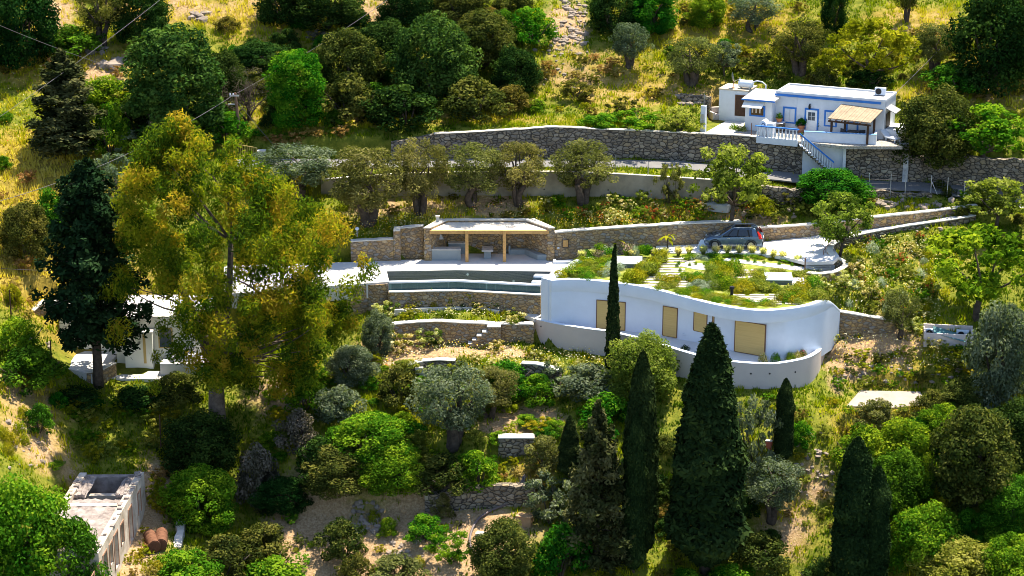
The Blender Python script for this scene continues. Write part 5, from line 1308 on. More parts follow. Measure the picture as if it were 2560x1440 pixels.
# rusty drums beside the ruin, low wall
for (px, py, rz, lab) in ((381, 1366, .35, "rusty brown steel drum lying beside the ruin, closed end towards the front"), (404, 1361, .15, "rusty steel drum half hidden behind its twin by the low wall")):
    p = HIT(px, py); d_ = thing("rusty_drum", lab, "drum", p, R(90) + rz)
    m_ = MB(); m_.tube([(-1.0, 0, .42), (-.99, 0, .42), (-.35, 0, .42), (-.33, 0, .42), (-.31, 0, .42), (.35, 0, .42), (.37, 0, .42), (.39, 0, .42), (.99, 0, .42), (1.0, 0, .42)], [.38, .42, .42, .44, .42, .42, .44, .42, .42, .38], 20); m_.build("barrel", plain("rusty_iron", (.15, .065, .035), .85, .45, 2.5, .4), d_, smooth=True)
    m_ = MB(); m_.tube([(-1.02, 0, .42), (-1.0, 0, .42)], .36, 20); m_.build("lid", plain("dark_rust", (.12, .05, .03), .9, .3, 3), d_)
wall("low_wall", "broken low concrete wall along the yard beside the ruin", [(446, 1300, -8.9, 1288), (440, 1345, -9.5, 1325), (433, 1385, -10, 1368)], plain("pale_old_concrete", (.52, .47, .42), .9, .3, 1.2, .5), .55, None, jit=.04, foot=1.0)
wall("low_wall", "fallen pale kerb stones at the front corner of the ruin's yard", [(425, 1398, -10.3, 1385), (412, 1440, -11.0, 1425)], plain("pale_old_concrete", (.52, .47, .42), .9, .3, 1.2, .5), .6, None, jit=.05, foot=1.0)

# ------------------------------------------------------------------ pale house behind the conifer
zf2 = -2.3
q0, q1, q2 = UZ(322, 905, zf2), UZ(520, 868, zf2 + .3), UZ(236, 838, zf2)
lh = thing("pale_house", "flat roofed white house mostly hidden behind the conifer and eucalyptus", "house", (q0.x, q0.y, zf2))
def lb(name, mat, x0, y0, z0, x1, y1, z1, par=lh, bev=.03):
    m_ = MB(); m_.box(x0, y0, z0, x1, y1, z1); return m_.build(name, mat, par, bevel=bev)
cr = plain("cream_render", (.74, .73, .66), .85, .07, .8, .1)
lb("main_block", cr, -1.0, .6, -.5, 5.6, 6.0, 3.3); lb("roof", paving, -1.05, .55, 3.302, 5.65, 6.05, 3.42)
lb("wing", cr, -5.6, 2.4, -.5, -1.003, 7.0, 2.7); lb("wing_roof", paving, -5.65, 2.35, 2.702, -1.06, 7.05, 2.82)
lb("front_block", cr, -.2, -.3, -.5, 1.9, .597, 2.4); lb("front_roof", paving, -.25, -.35, 2.402, 1.95, .547, 2.48)
wd_ = lb("window", plain("ochre_frame", (.5, .36, .14), .7), 2.2, .55, .9, 3.3, .597, 2.5, bev=.01); lb("pane", glass, 2.3, .53, 1.0, 3.2, .548, 2.4, wd_, 0)
lb("corner_strip", plain("ochre_frame", (.5, .36, .14), .7), 1.2, -.33, 0, 1.4, -.302, 2.3, bev=0)
sheet("terrace", [Vector((q0.x + a, q0.y + b, zf2 + c)) for a, b, c in ((-5.5, 2.3, .12), (-5.3, -1.0, .05), (-2.2, -2.8, .0), (-1.5, -1.0, .0), (-1.05, 2.3, .12))], [[0, 1, 2, 3, 4]], paving, .9)
sheet("path", [Vector((q0.x + a, q0.y + b, zf2 + c)) for a, b, c in ((-1.8, -2.0, -.55), (3.2, -2.2, -.6), (3.0, -.6, -.5), (-1.0, -.7, -.45))], [[0, 1, 2, 3]], paving, .4)
wall("stone_wall", "warm stone terrace corner wall beside the conifer trunk", [('y', 204, q0.y - 2.7, -3.3, -2.15), ('y', 236, q0.y - 2.9, -3.4, -1.95), ('y', 281, q0.y - 1.6, -3.2, -1.75)], STONE_WARM, .4, lime)
sf = thing("garden_sofa", "pale grey garden sofa on the sunny terrace behind the eucalyptus", "sofa", (UY(455, 810, q0.y + 3).x, q0.y + .2, zf2 + .6), R(8))
sf.location = (q0.x + 4.2, q0.y - .4, zf2 + .35)
m_ = MB(); m_.box(-.9, -.4, 0, .9, .4, .42); m_.build("seat", plain("grey_cushion", (.6, .58, .58), .9), sf, bevel=.06); m_ = MB(); m_.box(-.9, .25, .422, .9, .5, .85); m_.build("backrest", plain("grey_cushion", (.6,) * 3), sf, bevel=.06)
sheet("terrace", [Vector((q0.x + a, q0.y + b, zf2 + .35)) for a, b in ((2.6, -1.4), (7.0, -1.4), (7.0, .55), (2.6, .55))], [[0, 1, 2, 3]], paving, .9)

# ------------------------------------------------------------------ pole, wires, fences
pb0 = HIT(602, 365); 
pole = thing("utility_pole", "weathered timber utility pole with short crossarm above the eucalyptus", "pole", pb0)
ph = UY(592, 232, pb0.y).z - pb0.z
pm = plain("pole_timber", (.20, .12, .08), .9, .3, 2)
m_ = MB(); m_.tube([(0, 0, -.5), (-.14, 0, ph * .5), (-.3, 0, ph)], [.17, .15, .11], 10); m_.build("post", pm, pole, smooth=True)
m_ = MB(); m_.box(-.75, -.16, ph - .28, .05, -.08, ph - .16); m_.build("crossarm", metal_grey, pole)
m_ = MB(); m_.box(-.9, -.2, ph - 1.0, -.35, -.1, ph - .9); m_.build("bracket", metal_grey, pole)
for dx in (-.7, -.45): m_ = MB(); m_.lathe((dx, -.12, ph - .158), [(.05, 0), (.06, .08), (.03, .16)], 8); m_.build("insulator", white, pole)
top = pb0 + Vector((-.3, -.1, ph - .1))
wire_m = plain("aged_cable", (.13, .115, .12), .6, .1, 3)
def wire(lab, a, b, sag=.6, r=.02, nm="power_line"):
    a, b = Vector(a), Vector(b); P = []
    for i in range(25):
        f = i / 24; p = a.lerp(b, f); p.z -= sag * 4 * f * (1 - f); P.append(p)
    m_ = MB(); m_.tube(P, r, 5); o_ = m_.build(nm, wire_m); tag(o_, lab, "cable", "overhead cables"); return o_
def at_d(px, py, y): return UY(px, py, y)
wire("overhead cable rising from the timber pole towards the upper middle of the hill", top, at_d(985, -12, top.y + 14), .3)
wire("overhead cable descending from the timber pole down past the dark conifer crown", top, at_d(-20, 508, top.y - 24), .9)
wire("overhead cable crossing in front of the dark round tree, ending near the pole", at_d(-20, 55, top.y + 4), at_d(532, 237, top.y + 2), .5)
wire("overhead cable slanting from the top edge over the yellow grass to the hillside's edge", at_d(415, -12, top.y + 6), at_d(-20, 305, top.y - 10), .2)
wire("thin stay cable from the timber pole down to the road", pb0 + Vector((-.2, 0, ph * .85)), HIT(690, 370), .05, .02)
wire("cable running from the cottage roof up into the dark tree", HW(HL, HD, HT + .1), at_d(2428, 40, HWD.y + 9), .1)
wire("thin cable low over the dry slope by the pale house", at_d(-20, 669, 2), at_d(132, 676, 1), .05, .02)
# railing by the pole
a_, b_ = HIT(575, 388), HIT(643, 400)
rl = thing("metal_railing", "ochre painted metal railing at the road end below the timber pole", "railing", a_)
och = plain("ochre_metal", (.45, .33, .10), .6)
v1_ = b_ - a_; 
for zz in (.15, 1.05):
    m_ = MB(); m_.tube([Vector((0, 0, zz)), v1_ + Vector((0, 0, zz))], .035, 6); m_.build("rail", och, rl)
for k in range(16): m_ = MB(); p = v1_ * (k / 15); m_.tube([p + Vector((0, 0, -.1)), p + Vector((0, 0, 1.05))], .02 if k not in (0, 15) else .05, 5); m_.build("bar", och, rl)
gp_ = thing("gate_pillar", "short pale masonry pillar beside the ochre railing", "pillar", HIT(655, 405)); m_ = MB(); m_.box(-.3, -.3, -.2, .3, .3, .95); m_.build("shaft", concrete, gp_, bevel=.02); m_ = MB(); m_.box(-.34, -.34, .952, .34, .34, 1.02); m_.build("cap", lime, gp_)
# road fence
fpts = [UZ(a, b, z) for a, b, z in ((2172, 474, 7.15), (2226, 475, 7.1), (2263, 476, 7.05), (2327, 479, 7.0), (2368, 484, 6.9), (2410, 490, 6.75))]
fe = thing("wire_fence", "galvanised mesh fence on posts along the upper road below the cottage", "fence", fpts[0])
for p in fpts: m_ = MB(); q = p - fpts[0]; m_.tube([q + Vector((0, 0, -.3)), q + Vector((0, 0, 1.35))], .035, 6); m_.build("post", metal_grey, fe)
m_ = MB()
for a_, b_ in zip(fpts[:-1], fpts[1:]):
    a0, b0_ = a_ - fpts[0], b_ - fpts[0]
    for k in range(4): z_ = Vector((0, 0, .15 + k * .36)); m_.tube([a0 + z_, b0_ + z_], .005, 3, False)
    nn = int((b0_ - a0).length / .35)
    for k in range(nn): p = a0.lerp(b0_, k / nn); m_.tube([p + Vector((0, 0, .12)), p + Vector((0, 0, 1.3))], .005, 3, False)
m_.build("mesh", wire_m, fe)
q = fpts[3] - fpts[0]; m_ = MB(); m_.tube([q + Vector((0, 0, .9)), q + Vector((.5, -.15, -.2))], .03, 6); m_.build("brace", metal_grey, fe)
for px, py, ht, lab in ((1539, 426, 1.3, "thin metal fence post on the grassy verge beside the olive crown"), (1620, 440, 1.2, "thin metal fence post on the verge nearest the pruned olive stump")):
    p = UZ(px, py, 8.2); f_ = thing("fence_post", lab, "post", p, 0, "verge posts"); m_ = MB(); m_.tube([(0, 0, -.2), (0, 0, ht)], .03, 6); m_.build("upright", metal_grey, f_); m_ = MB(); m_.lathe((0, 0, ht), [(.035, 0), (.02, .03)], 6); m_.build("cap", black, f_)
for px, py, ht, lab in ((403, 1132, 2.9, "dark slender timber post standing in the shade below the eucalyptus"), (28, 795, 2.2, "thin grey post on the bank by the round yellow bush"), (130, 925, 2.3, "rusty fence stake before the stone corner of the pale house")):
    p = HIT(px, py); f_ = thing("wooden_stake", lab, "post", p); m_ = MB(); m_.tube([(0, 0, -.2), (0.03, 0, ht)], [.06, .045], 6); m_.build("stake", wood_dark, f_)
# reed fence strip lower right
ra = [HIT(a, b) for a, b in ((2312, 1244), (2335, 1200), (2350, 1150), (2362, 1105))]
rf = thing("reed_fence", "leaning pale reed fence beside the dark shrubs in the lower corner", "fence", ra[0])
rm = plain("dry_reed", (.42, .33, .22), .9, .3, 6)
RQ2 = smooth_line([(p.x, p.y, p.z) for p in ra], .09); m_ = MB(); rg = np.random.default_rng(3)
for q in RQ2: p = Vector(tuple(q)) - ra[0]; m_.tube([p + Vector((0, 0, -.1)), p + Vector((rg.normal(.25, .05), rg.normal(0, .04), 1.1 + rg.normal(0, .08)))], .022, 4)
m_.build("reeds", rm, rf)
m_ = MB(); m_.tube([Vector(tuple(q)) - ra[0] + Vector((.12, 0, .6)) for q in RQ2[::6]], .02, 4); m_.build("tie_wire", wire_m, rf)
# hose, blocks
hp = [(1308, 1243), (1312, 1262), (1295, 1276), (1265, 1281), (1232, 1287), (1200, 1298), (1180, 1315), (1174, 1332), (1182, 1345), (1196, 1354)]
HP = [HIT(a, b) + Vector((0, 0, .16)) for a, b in hp]
HP = [HP[0]] + [UZ(a, b, float(np.mean([p.z for p in HP[2:]]))) for a, b in hp[1:]]
HQ = smooth_line([tuple(p) for p in HP], .3); hz = [Vector((q[0], q[1], ZH(q[0], q[1]) + .14)) for q in HQ]
m_ = MB(); m_.tube(hz, .085, 8); tag(m_.build("hose_pipe", plain("grey_pipe", (.14, .11, .11), .5), None, smooth=True), "thick grey pipe snaking over the dirt path from the old wall", "pipe")
for px, py, sx, sz, mt, nm, lab in ((1312, 1308, .55, .55, plain("tan_block", (.42, .26, .14), .9, .2, 2), "stone_block", "squared tan stone block on the dirt path by the grey pipe"), (1333, 990, .34, .75, warmwhite, "utility_box", "small white masonry utility box among bushes below the terrace"), (1205, 1338, .4, .12, whitewash, "stone_block", "flat white stone lying by the bend of the grey pipe"), (1922, 1116, .22, .4, plain("red_white_paint", (.6, .15, .10), .7), "marker_box", "small red and white marker box under the slim cypress"), (1795, 520, 1.0, .35, concrete, "stone_trough", "grey concrete trough on the bank under the concrete wall's end")):
    p = HIT(px, py); b_ = thing(nm, lab, nm.replace("_", " "), p, R(-20)); m_ = MB(); m_.box(-sx, -sx * .6, -.2, sx, sx * .6, sz); m_.build("block", mt, b_, bevel=.03); m_ = MB(); m_.box(-sx - .03, -sx * .6 - .03, sz + .002, sx + .03, sx * .6 + .03, sz + .06); m_.build("cap", whitewash if "white" in lab else mt, b_, bevel=.02)
# ================================================================== vegetation
def leaves(P, Nrm, size, aspect=0.55, spread=0.9, seed=0, rnd=None, hang=0.0, tri=False):
    """one small leaf or leaf spray (a quad) at each point, turned about its normal; returns V, F, rnd"""
    rg = np.random.default_rng(seed); n = len(P)
    N = Nrm + rg.normal(0, spread, (n, 3)); N /= np.linalg.norm(N, axis=1)[:, None] + 1e-9
    T = rg.normal(0, 1, (n, 3)); T[:, 2] -= hang
    T -= (T * N).sum(1)[:, None] * N; T /= np.linalg.norm(T, axis=1)[:, None] + 1e-9
    B = np.cross(N, T)
    s = size * rg.uniform(0.6, 1.35, n)
    a = T * (s * 0.5)[:, None]; b = B * (s * 0.5 * aspect)[:, None]
    V = np.stack([P - a, P + b * 1.0 - a * .15, P + a, P - b - a * .15], 1).reshape(-1, 3)
    F = np.arange(4 * n).reshape(n, 4)
    r = rg.random(n) if rnd is None else np.clip(rnd + rg.normal(0, .16, n), 0, 1)
    return V, F, np.repeat(r, 4)
def sphere_pts(n, rg):
    v = rg.normal(0, 1, (n, 3)); return v / np.linalg.norm(v, axis=1)[:, None]
def clumps_to_leaves(C, Rc, per, size, aspect=.55, seed=0, up=.35, shell=.45, squash=.85, hang=0.0, spread=.9):
    rg = np.random.default_rng(seed); P, N, K = [], [], []
    for c, r in zip(C, Rc):
        m = max(4, int(per * (r / np.mean(Rc)) ** 2)); d = sphere_pts(m, rg)
        rr = (shell + (1 - shell) * rg.random(m) ** .6) * r
        q = d * rr[:, None]; q[:, 2] *= squash
        P.append(c + q); dd = d.copy(); dd[:, 2] += up; N.append(dd); K.append(np.full(m, rg.random()))
    return leaves(np.concatenate(P), np.concatenate(N), size, aspect, spread, seed + 1, np.concatenate(K), hang)
def crown_clumps(n, prof, rg, lump=.18, inner=.25):
    """clump centres in a unit crown (x,y within -1..1, z 0..1); prof(z) = relative radius; most lie near the outline"""
    C = []
    while len(C) < n:
        z = rg.random(); t = rg.random() * 2 * math.pi
        R0 = prof(z)
        if R0 <= 0 or rg.random() > R0 + .15: continue
        lump_ = 1 + lump * math.sin(3 * t + 5 * z + n) + lump * .8 * math.sin(5 * t - 7 * z + 1.3 * n) + rg.normal(0, .05)
        f = (inner + (1 - inner) * rg.random() ** .45)
        C.append((R0 * lump_ * f * math.cos(t), R0 * lump_ * f * math.sin(t), z))
    return np.array(C)
PROTO = {}
def limb(m_, a, b, r0, r1, bend=.15, k=6, seg=5, rg=None):
    a, b = Vector(a), Vector(b); off = Vector(rg.normal(0, bend, 3)) * (b - a).length
    P = []
    for i in range(seg + 1):
        f = i / seg; p = a.lerp(b, f) + off * math.sin(f * math.pi) * .5; P.append(p)
    m_.tube(P, [r0 + (r1 - r0) * i / seg for i in range(seg + 1)], k)
def trunk_mesh(name, V, F):
    return np_mesh(name, np.array([tuple(v) for v in V]), F, [bark], True)
def ell(z0, z1, p=2.0):
    return lambda z: 0 if not z0 <= z <= z1 else (1 - abs((z - (z0 + z1) / 2) / ((z1 - z0) / 2)) ** p) ** (1 / p)
def make_proto(kind, var):
    """meshes (trunk, crown) of a plant standing on the origin, built at about its natural size W x H"""
    key = (kind, var)
    if key in PROTO: return PROTO[key]
    import zlib
    seed = zlib.crc32(repr(key).encode()) % 100000; rg = np.random.default_rng(seed)
    m_ = MB(); W = H = 1.0
    if kind == 'dense':                       # evergreen, leafy almost to the ground
        W, H = 6.0, 6.0
        C = crown_clumps(150, lambda z: (0.72 + .28 * math.sin(z * math.pi)) * (1 - max(0, (z - .45) / .55) ** 2.4) ** .5 if z > .03 else 0, rg, .12, .45)
        C *= np.array([2.6, 2.6, 5.5]); C[:, 2] += .15
        Rc = rg.uniform(.38, .95, len(C))
        lv = clumps_to_leaves(C, Rc, 130, .22, .6, seed, shell=.6, spread=.6)
        for t in range(4): limb(m_, (0, 0, -.3), (rg.normal(0, .9), rg.normal(0, .9), 3.5), .16, .05, .1, 6, 5, rg)
    elif kind == 'tall':                      # domed evergreen, taller than wide, lobed to the ground
        W, H = 6.0, 9.0
        C = crown_clumps(210, lambda z: (0.80 + .20 * math.sin(z * math.pi)) * (1 - max(0, (z - .5) / .5) ** 2.6) ** .5 if z > .02 else 0, rg, .10, .5)
        C *= np.array([2.55, 2.55, 8.4]); C[:, 2] += .1
        Rc = rg.uniform(.45, .9, len(C))
        lv = clumps_to_leaves(C, Rc, 120, .24, .6, seed, shell=.6, spread=.6)
        for t in range(5): limb(m_, (0, 0, -.3), (rg.normal(0, .8), rg.normal(0, .8), 3.0), .14, .05, .1, 6, 5, rg)
    elif kind == 'olive':                     # gnarled trunk, billowing loose crown
        W, H = 5.0, 6.0
        C = crown_clumps(85, ell(.28, 1.0, 2.2), rg, .2, .35); C *= np.array([2.15, 2.15, 5.7])
        Rc = rg.uniform(.36, .75, len(C))
        lv = clumps_to_leaves(C, Rc, 110, .20, .45, seed, shell=.55, spread=.65)
        n_ = 2 + var % 2
        for t in range(n_):
            a_ = 2 * math.pi * t / n_ + var; p = Vector((.55 * math.cos(a_), .55 * math.sin(a_), 1.9))
            limb(m_, (.12 * math.cos(a_), .12 * math.sin(a_), -.35), p, .34, .2, .2, 8, 6, rg)
            for q in range(4):
                c = C[rg.integers(len(C))]; limb(m_, p, Vector(c) * .9, .15, .03, .12, 5, 5, rg)
    elif kind == 'airy':                      # open light tree with visible limbs
        W, H = 5.5, 6.0
        C = crown_clumps(75, ell(.32, 1.0, 2.0), rg, .25, .3); C *= np.array([2.45, 2.45, 5.7])
        Rc = rg.uniform(.3, .62, len(C))
        lv = clumps_to_leaves(C, Rc, 62, .27, .6, seed, .3, .2)
        p0 = Vector((rg.normal(0, .15), rg.normal(0, .15), 1.6)); limb(m_, (0, 0, -.35), p0, .17, .12, .08, 8, 5, rg)
        for q in range(8):
            c = C[rg.integers(len(C))]; limb(m_, p0, Vector(c), .09, .02, .12, 5, 5, rg)
    elif kind == 'shrub':                     # mound down to the ground
        W, H = 3.0, 2.4
        C = crown_clumps(60, lambda z: (1 - z ** 2.2) ** .5, rg, .2, .45); C *= np.array([1.25, 1.25, 2.05]); C[:, 2] += .1
        Rc = rg.uniform(.22, .5, len(C))
        lv = clumps_to_leaves(C, Rc, 85, .155, .6, seed, shell=.6, spread=.6)
        for t in range(5): limb(m_, (0, 0, -.25), (rg.normal(0, .6), rg.normal(0, .6), 1.5), .06, .02, .1, 5, 4, rg)
    elif kind == 'loose':                     # ragged open bush
        W, H = 3.0, 2.6
        C = crown_clumps(48, lambda z: .55 + .45 * math.sin(z * 2.6), rg, .35, .25); C *= np.array([1.3, 1.3, 2.3]); C[:, 2] += .1
        Rc = rg.uniform(.16, .38, len(C))
        lv = clumps_to_leaves(C, Rc, 60, .18, .5, seed, .3, .15)
        for t in range(9): c = C[rg.integers(len(C))]; limb(m_, (0, 0, -.25), Vector(c), .05, .012, .1, 5, 4, rg)
    elif kind == 'cypress':                   # narrow column of upright scale foliage
        W, H = 2.6, 13.0
        n = 16000; z = rg.random(n); t = rg.random(n) * 2 * math.pi
        pr = np.clip(np.minimum(z * 9 + .35, 1.0), 0, 1) * (1 - z ** 5) ** .7 * (.9 + .1 * np.sin(z * 3 + .3)) if var != 2 else np.clip(np.minimum(z * 6 + .2, 1.0), 0, 1) * (1 - z ** 1.75) ** .72
        bz, bt_, ba, bw_ = rg.random(90), rg.random(90) * 6.283, rg.uniform(-.16, .22, 90), rg.uniform(.018, .05, 90)
        dt = np.abs((t[:, None] - bt_[None] + math.pi) % (2 * math.pi) - math.pi)
        bp_ = (ba[None] * np.exp(-((z[:, None] - bz[None]) / bw_[None]) ** 2 - (dt / .55) ** 2)).sum(1)
        rr = 1.22 * pr * (1 + np.clip(bp_, -.3, .32)) * (.62 + .38 * rg.random(n) ** .4) + .03
        P = np.stack([rr * np.cos(t), rr * np.sin(t), .5 + z * 12.5], 1); N = np.stack([np.cos(t), np.sin(t), np.full(n, .25)], 1)
        lv = leaves(P, N, .34, .42, .5, seed, .45 + bp_ * 1.6, hang=-1.6)
        limb(m_, (0, 0, -.4), (0, 0, 3.0), .2, .1, .01, 8, 4, rg)
        limb(m_, (0, 0, 3.0), (0, 0, 12.2), .1, .02, .01, 6, 4, rg)
    elif kind == 'thin':                      # very slim cypress with a bent tip
        W, H = 1.2, 10.0
        n = 7000; z = rg.random(n); t = rg.random(n) * 2 * math.pi
        pr = np.clip(np.minimum(z * 10 + .6, 1.0), 0, 1) * (1 - z ** 1.6) ** .8
        rr = .53 * pr * (1 + .12 * np.sin(5 * t + 30 * z) + .1 * np.sin(3 * t - 47 * z)) * (.6 + .4 * rg.random(n) ** .4) + .02
        P = np.stack([rr * np.cos(t) + .25 * np.maximum(0, z - .9) * 8 * (z - .9) * 10 * .35, rr * np.sin(t), .1 + z * 9.9], 1); N = np.stack([np.cos(t), np.sin(t), np.full(n, .3)], 1)
        lv = leaves(P, N, .26, .45, .45, seed, hang=-1.5)
        limb(m_, (0, 0, -.4), (0, 0, 9.2), .12, .02, .003, 7, 5, rg)
    elif kind in ('conifer', 'cedar'):        # whorls of drooping boughs
        W, H = (8.0, 16.0) if kind == 'conifer' else (6.0, 12.0)
        low = .2 if kind == 'conifer' else .04
        limb(m_, (0, 0, -.4), (.15, 0, H * .97), .38 if kind == 'conifer' else .22, .05, .01, 9, 8, rg)
        P, N, K = [], [], []
        nb = 150 if kind == 'conifer' else 130
        for i in range(nb):
            zf = low + (1 - low) * ((i + rg.random()) / nb) ** .95
            a_ = i * 2.399 + rg.normal(0, .3)
            wid = (np.interp(zf, [0, .2, .45, .75, .93, 1], [.75, .92, .98, .66, .42, .08]) if kind == 'conifer' else (np.interp(zf, [0, .15, .5, .8, 1], [.8, 1, .78, .42, .05])))
            L_ = W / 2 * wid * rg.uniform(.55, 1.12); rise = rg.uniform(-.05, .3) if kind == 'conifer' else rg.uniform(.05, .4)
            bp = Vector((0, 0, zf * H)); ep = bp + Vector((math.cos(a_) * L_, math.sin(a_) * L_, L_ * rise * (.2 if zf < .5 else .8)))
            if i % 2 == 0: limb(m_, bp, ep, .06, .015, .05, 4, 3, rg)
            m = int(170 * (.5 + wid * .7)); f = rg.random(m) ** .6
            side = rg.normal(0, .2 + .22 * (1 - f)) * L_ * .5
            d = np.array([math.cos(a_), math.sin(a_), 0]); s_ = np.array([-math.sin(a_), math.cos(a_), 0])
            q = np.array(bp)[None] + (np.array(ep) - np.array(bp))[None] * f[:, None] + s_[None] * side[:, None]
            q[:, 2] += rg.normal(0, .16, m) - .28 * np.abs(rg.normal(0, 1, m)) * f + (.3 * f if kind == 'cedar' else 0)
            P.append(q); N.append(np.tile([0, 0, 1.0], (m, 1)) + d * .4); K.append(np.full(m, rg.random()))
        lv = leaves(np.concatenate(P), np.concatenate(N), (.40 if kind == 'conifer' else .34), .5, .7, seed, np.concatenate(K), hang=.6)
    elif kind == 'eucalyptus':
        W, H = 17.0, 22.0
        pf = lambda z: 0 if z < .16 else float(np.interp(z, [.16, .3, .5, .72, .88, 1.0], [.45, .85, 1.0, .86, .5, .12]))
        C = crown_clumps(330, pf, rg, .2, .32); C *= np.array([7.9, 5.2, 21.3])
        C[:, 0] += np.interp(C[:, 2], [3, 8, 14, 22], [2.5, 1.8, .7, -2.4])
        Cx = np.stack([rg.uniform(-3.2, 4.5, 46), rg.uniform(-5.5, -2, 46), rg.uniform(4.2, 12, 46)], 1); C = np.concatenate([C, Cx])
        C = C[~((abs(C[:, 0] + 4.2) < 2.9) & (abs(C[:, 2] - 7.6) < 2.7) & (rg.random(len(C)) < .86))]
        Rc = rg.uniform(.45, 1.15, len(C))
        lv = clumps_to_leaves(C, Rc, 300, .31, .30, seed, .2, .1, 1.15, hang=1.1, spread=1.0)
        j0 = Vector((.1, 0, 4.5)); limb(m_, (0, 0, -.6), j0, .62, .46, .03, 12, 6, rg)
        js = []
        for e in ((-2.6, .5, 11), (.3, -.6, 11.5), (3.2, .4, 9.5), (1.2, 1.2, 13), (-1.0, -1.2, 8.5)):
            limb(m_, j0, e, .33, .16, .10, 9, 7, rg); js.append(Vector(e))
        for q in range(34):
            c = Vector(C[rg.integers(len(C))]); j = min(js + [j0], key=lambda v: (v - c).length + (4 if v.z > c.z else 0)); limb(m_, j, c, .09, .02, .14, 5, 5, rg)
    elif kind == 'bare':                      # leafless grey twiggy tree
        W, H = 5.0, 5.0
        def grow(p, d, L_, r, lev):
            q = p + d * L_; limb(m_, p, q, r, r * .6, .08, 4, 3, rg)
            if lev:
                for i in range(4 if lev > 1 else 5):
                    nd = (d + Vector(rg.normal(0, .55, 3)) + Vector((0, 0, .1))).normalized(); grow(p.lerp(q, rg.uniform(.55, 1)), nd, L_ * rg.uniform(.55, .8), r * .55, lev - 1)
        for t in range(4): grow(Vector((0, 0, -.2)), Vector((rg.normal(0, .4), rg.normal(0, .4), 1)).normalized(), 1.7, .09, 3)
        C = crown_clumps(50, ell(.2, 1), rg); C *= np.array([2.2, 2.2, 4.8]); lv = clumps_to_leaves(C, np.full(50, .4), 30, .13, .3, seed, 0, .1)
    elif kind == 'tuft':                      # feather grass, green below and pale plumes above
        W, H = .7, .9
        n = 260; t = rg.random(n) * 6.283; lean = rg.random(n) ** .7 * .42; h = rg.uniform(.45, .95, n)
        B_ = np.stack([.05 * np.cos(t), .05 * np.sin(t), np.zeros(n)], 1); T_ = np.stack([lean * np.cos(t), lean * np.sin(t), h], 1); M_ = (B_ + T_) / 2 + np.stack([-.08 * np.cos(t) * lean, -.08 * np.sin(t) * lean, .12 * h], 1)
        sd_ = np.stack([-np.sin(t), np.cos(t), np.zeros(n)], 1) * .013
        V = np.stack([B_ - sd_, B_ + sd_, M_ + sd_, M_ - sd_, T_ + sd_ * 1.6, T_ - sd_ * 1.6], 1).reshape(-1, 3)
        o = np.arange(n)[:, None] * 6; F = np.concatenate([o + np.array([[0, 1, 2, 3]]), o + np.array([[3, 2, 4, 5]])]); r = np.tile([0.05, 0.05, .45, .45, 1, 1], n) + np.repeat(rg.normal(0, .05, n), 6)
        lv = (V, F, np.clip(r, 0, 1)); m_.tube([(0, 0, -.05), (0, 0, .05)], .05, 6)
    elif kind == 'mound':                     # small rounded garden plant
        W, H = 1.0, .6
        n = 900; d = sphere_pts(n, rg); d[:, 2] = abs(d[:, 2]); q = d * (.35 + .65 * rg.random(n) ** .4)[:, None] * (1 + .15 * np.sin(5 * np.arctan2(d[:, 1], d[:, 0])))[:, None]
        lv = leaves(q * np.array([.48, .48, .56]), d, .085, .45, .9, seed); m_.tube([(0, 0, -.05), (0, 0, .2)], .02, 5)
    elif kind == 'spiky':                     # upright stems
        W, H = 1.0, 1.0
        n = 420; t = rg.random(n) * 6.283; l_ = rg.random(n) * .4; h = rg.uniform(.3, 1.0, n)
        P = np.stack([(.12 + l_ * h) * np.cos(t), (.12 + l_ * h) * np.sin(t), h * .92], 1); N = np.stack([np.cos(t), np.sin(t), np.full(n, .2)], 1)
        lv = leaves(P, N, .17, .3, .5, seed, hang=-2.0); m_.tube([(0, 0, -.05), (0, 0, .6)], .015, 5)
    elif kind == 'banana':
        W, H = 1.8, 2.2
        V, F, r = [], [], []
        for i in range(7):
            a_ = i * 2.4; L_ = rg.uniform(.9, 1.4); up_ = rg.uniform(.3, 1.1)
            for k in range(6):
                f = k / 5; x = f * L_; z = 1.0 + i * .06 + up_ * f - .9 * f * f; w_ = .17 * math.sin(math.pi * min(1, f * .9 + .08))
                for s_ in (-1, 1): V.append((x * math.cos(a_) - s_ * w_ * math.sin(a_), x * math.sin(a_) + s_ * w_ * math.cos(a_), z)); r.append(.3 + .1 * i)
            b_ = i * 12
            for k in range(5): F.append([b_ + 2 * k, b_ + 2 * k + 1, b_ + 2 * k + 3, b_ + 2 * k + 2])
        lv = (np.array(V), np.array(F), np.clip(np.array(r), 0, 1)); limb(m_, (0, 0, -.1), (0, 0, 1.3), .09, .06, .02, 7, 4, rg)
    V, F, r = lv
    crown = np_mesh(kind + "_crown", V, np.asarray(F), [None] if False else [], False, {"rnd": r}); crown.materials.append(None)
    tm = trunk_mesh(kind + "_trunk", m_.V, m_.F)
    if kind in ('eucalyptus',): tm.materials[0] = bark_pale
    PROTO[key] = (tm, crown, W, H)
    return PROTO[key]

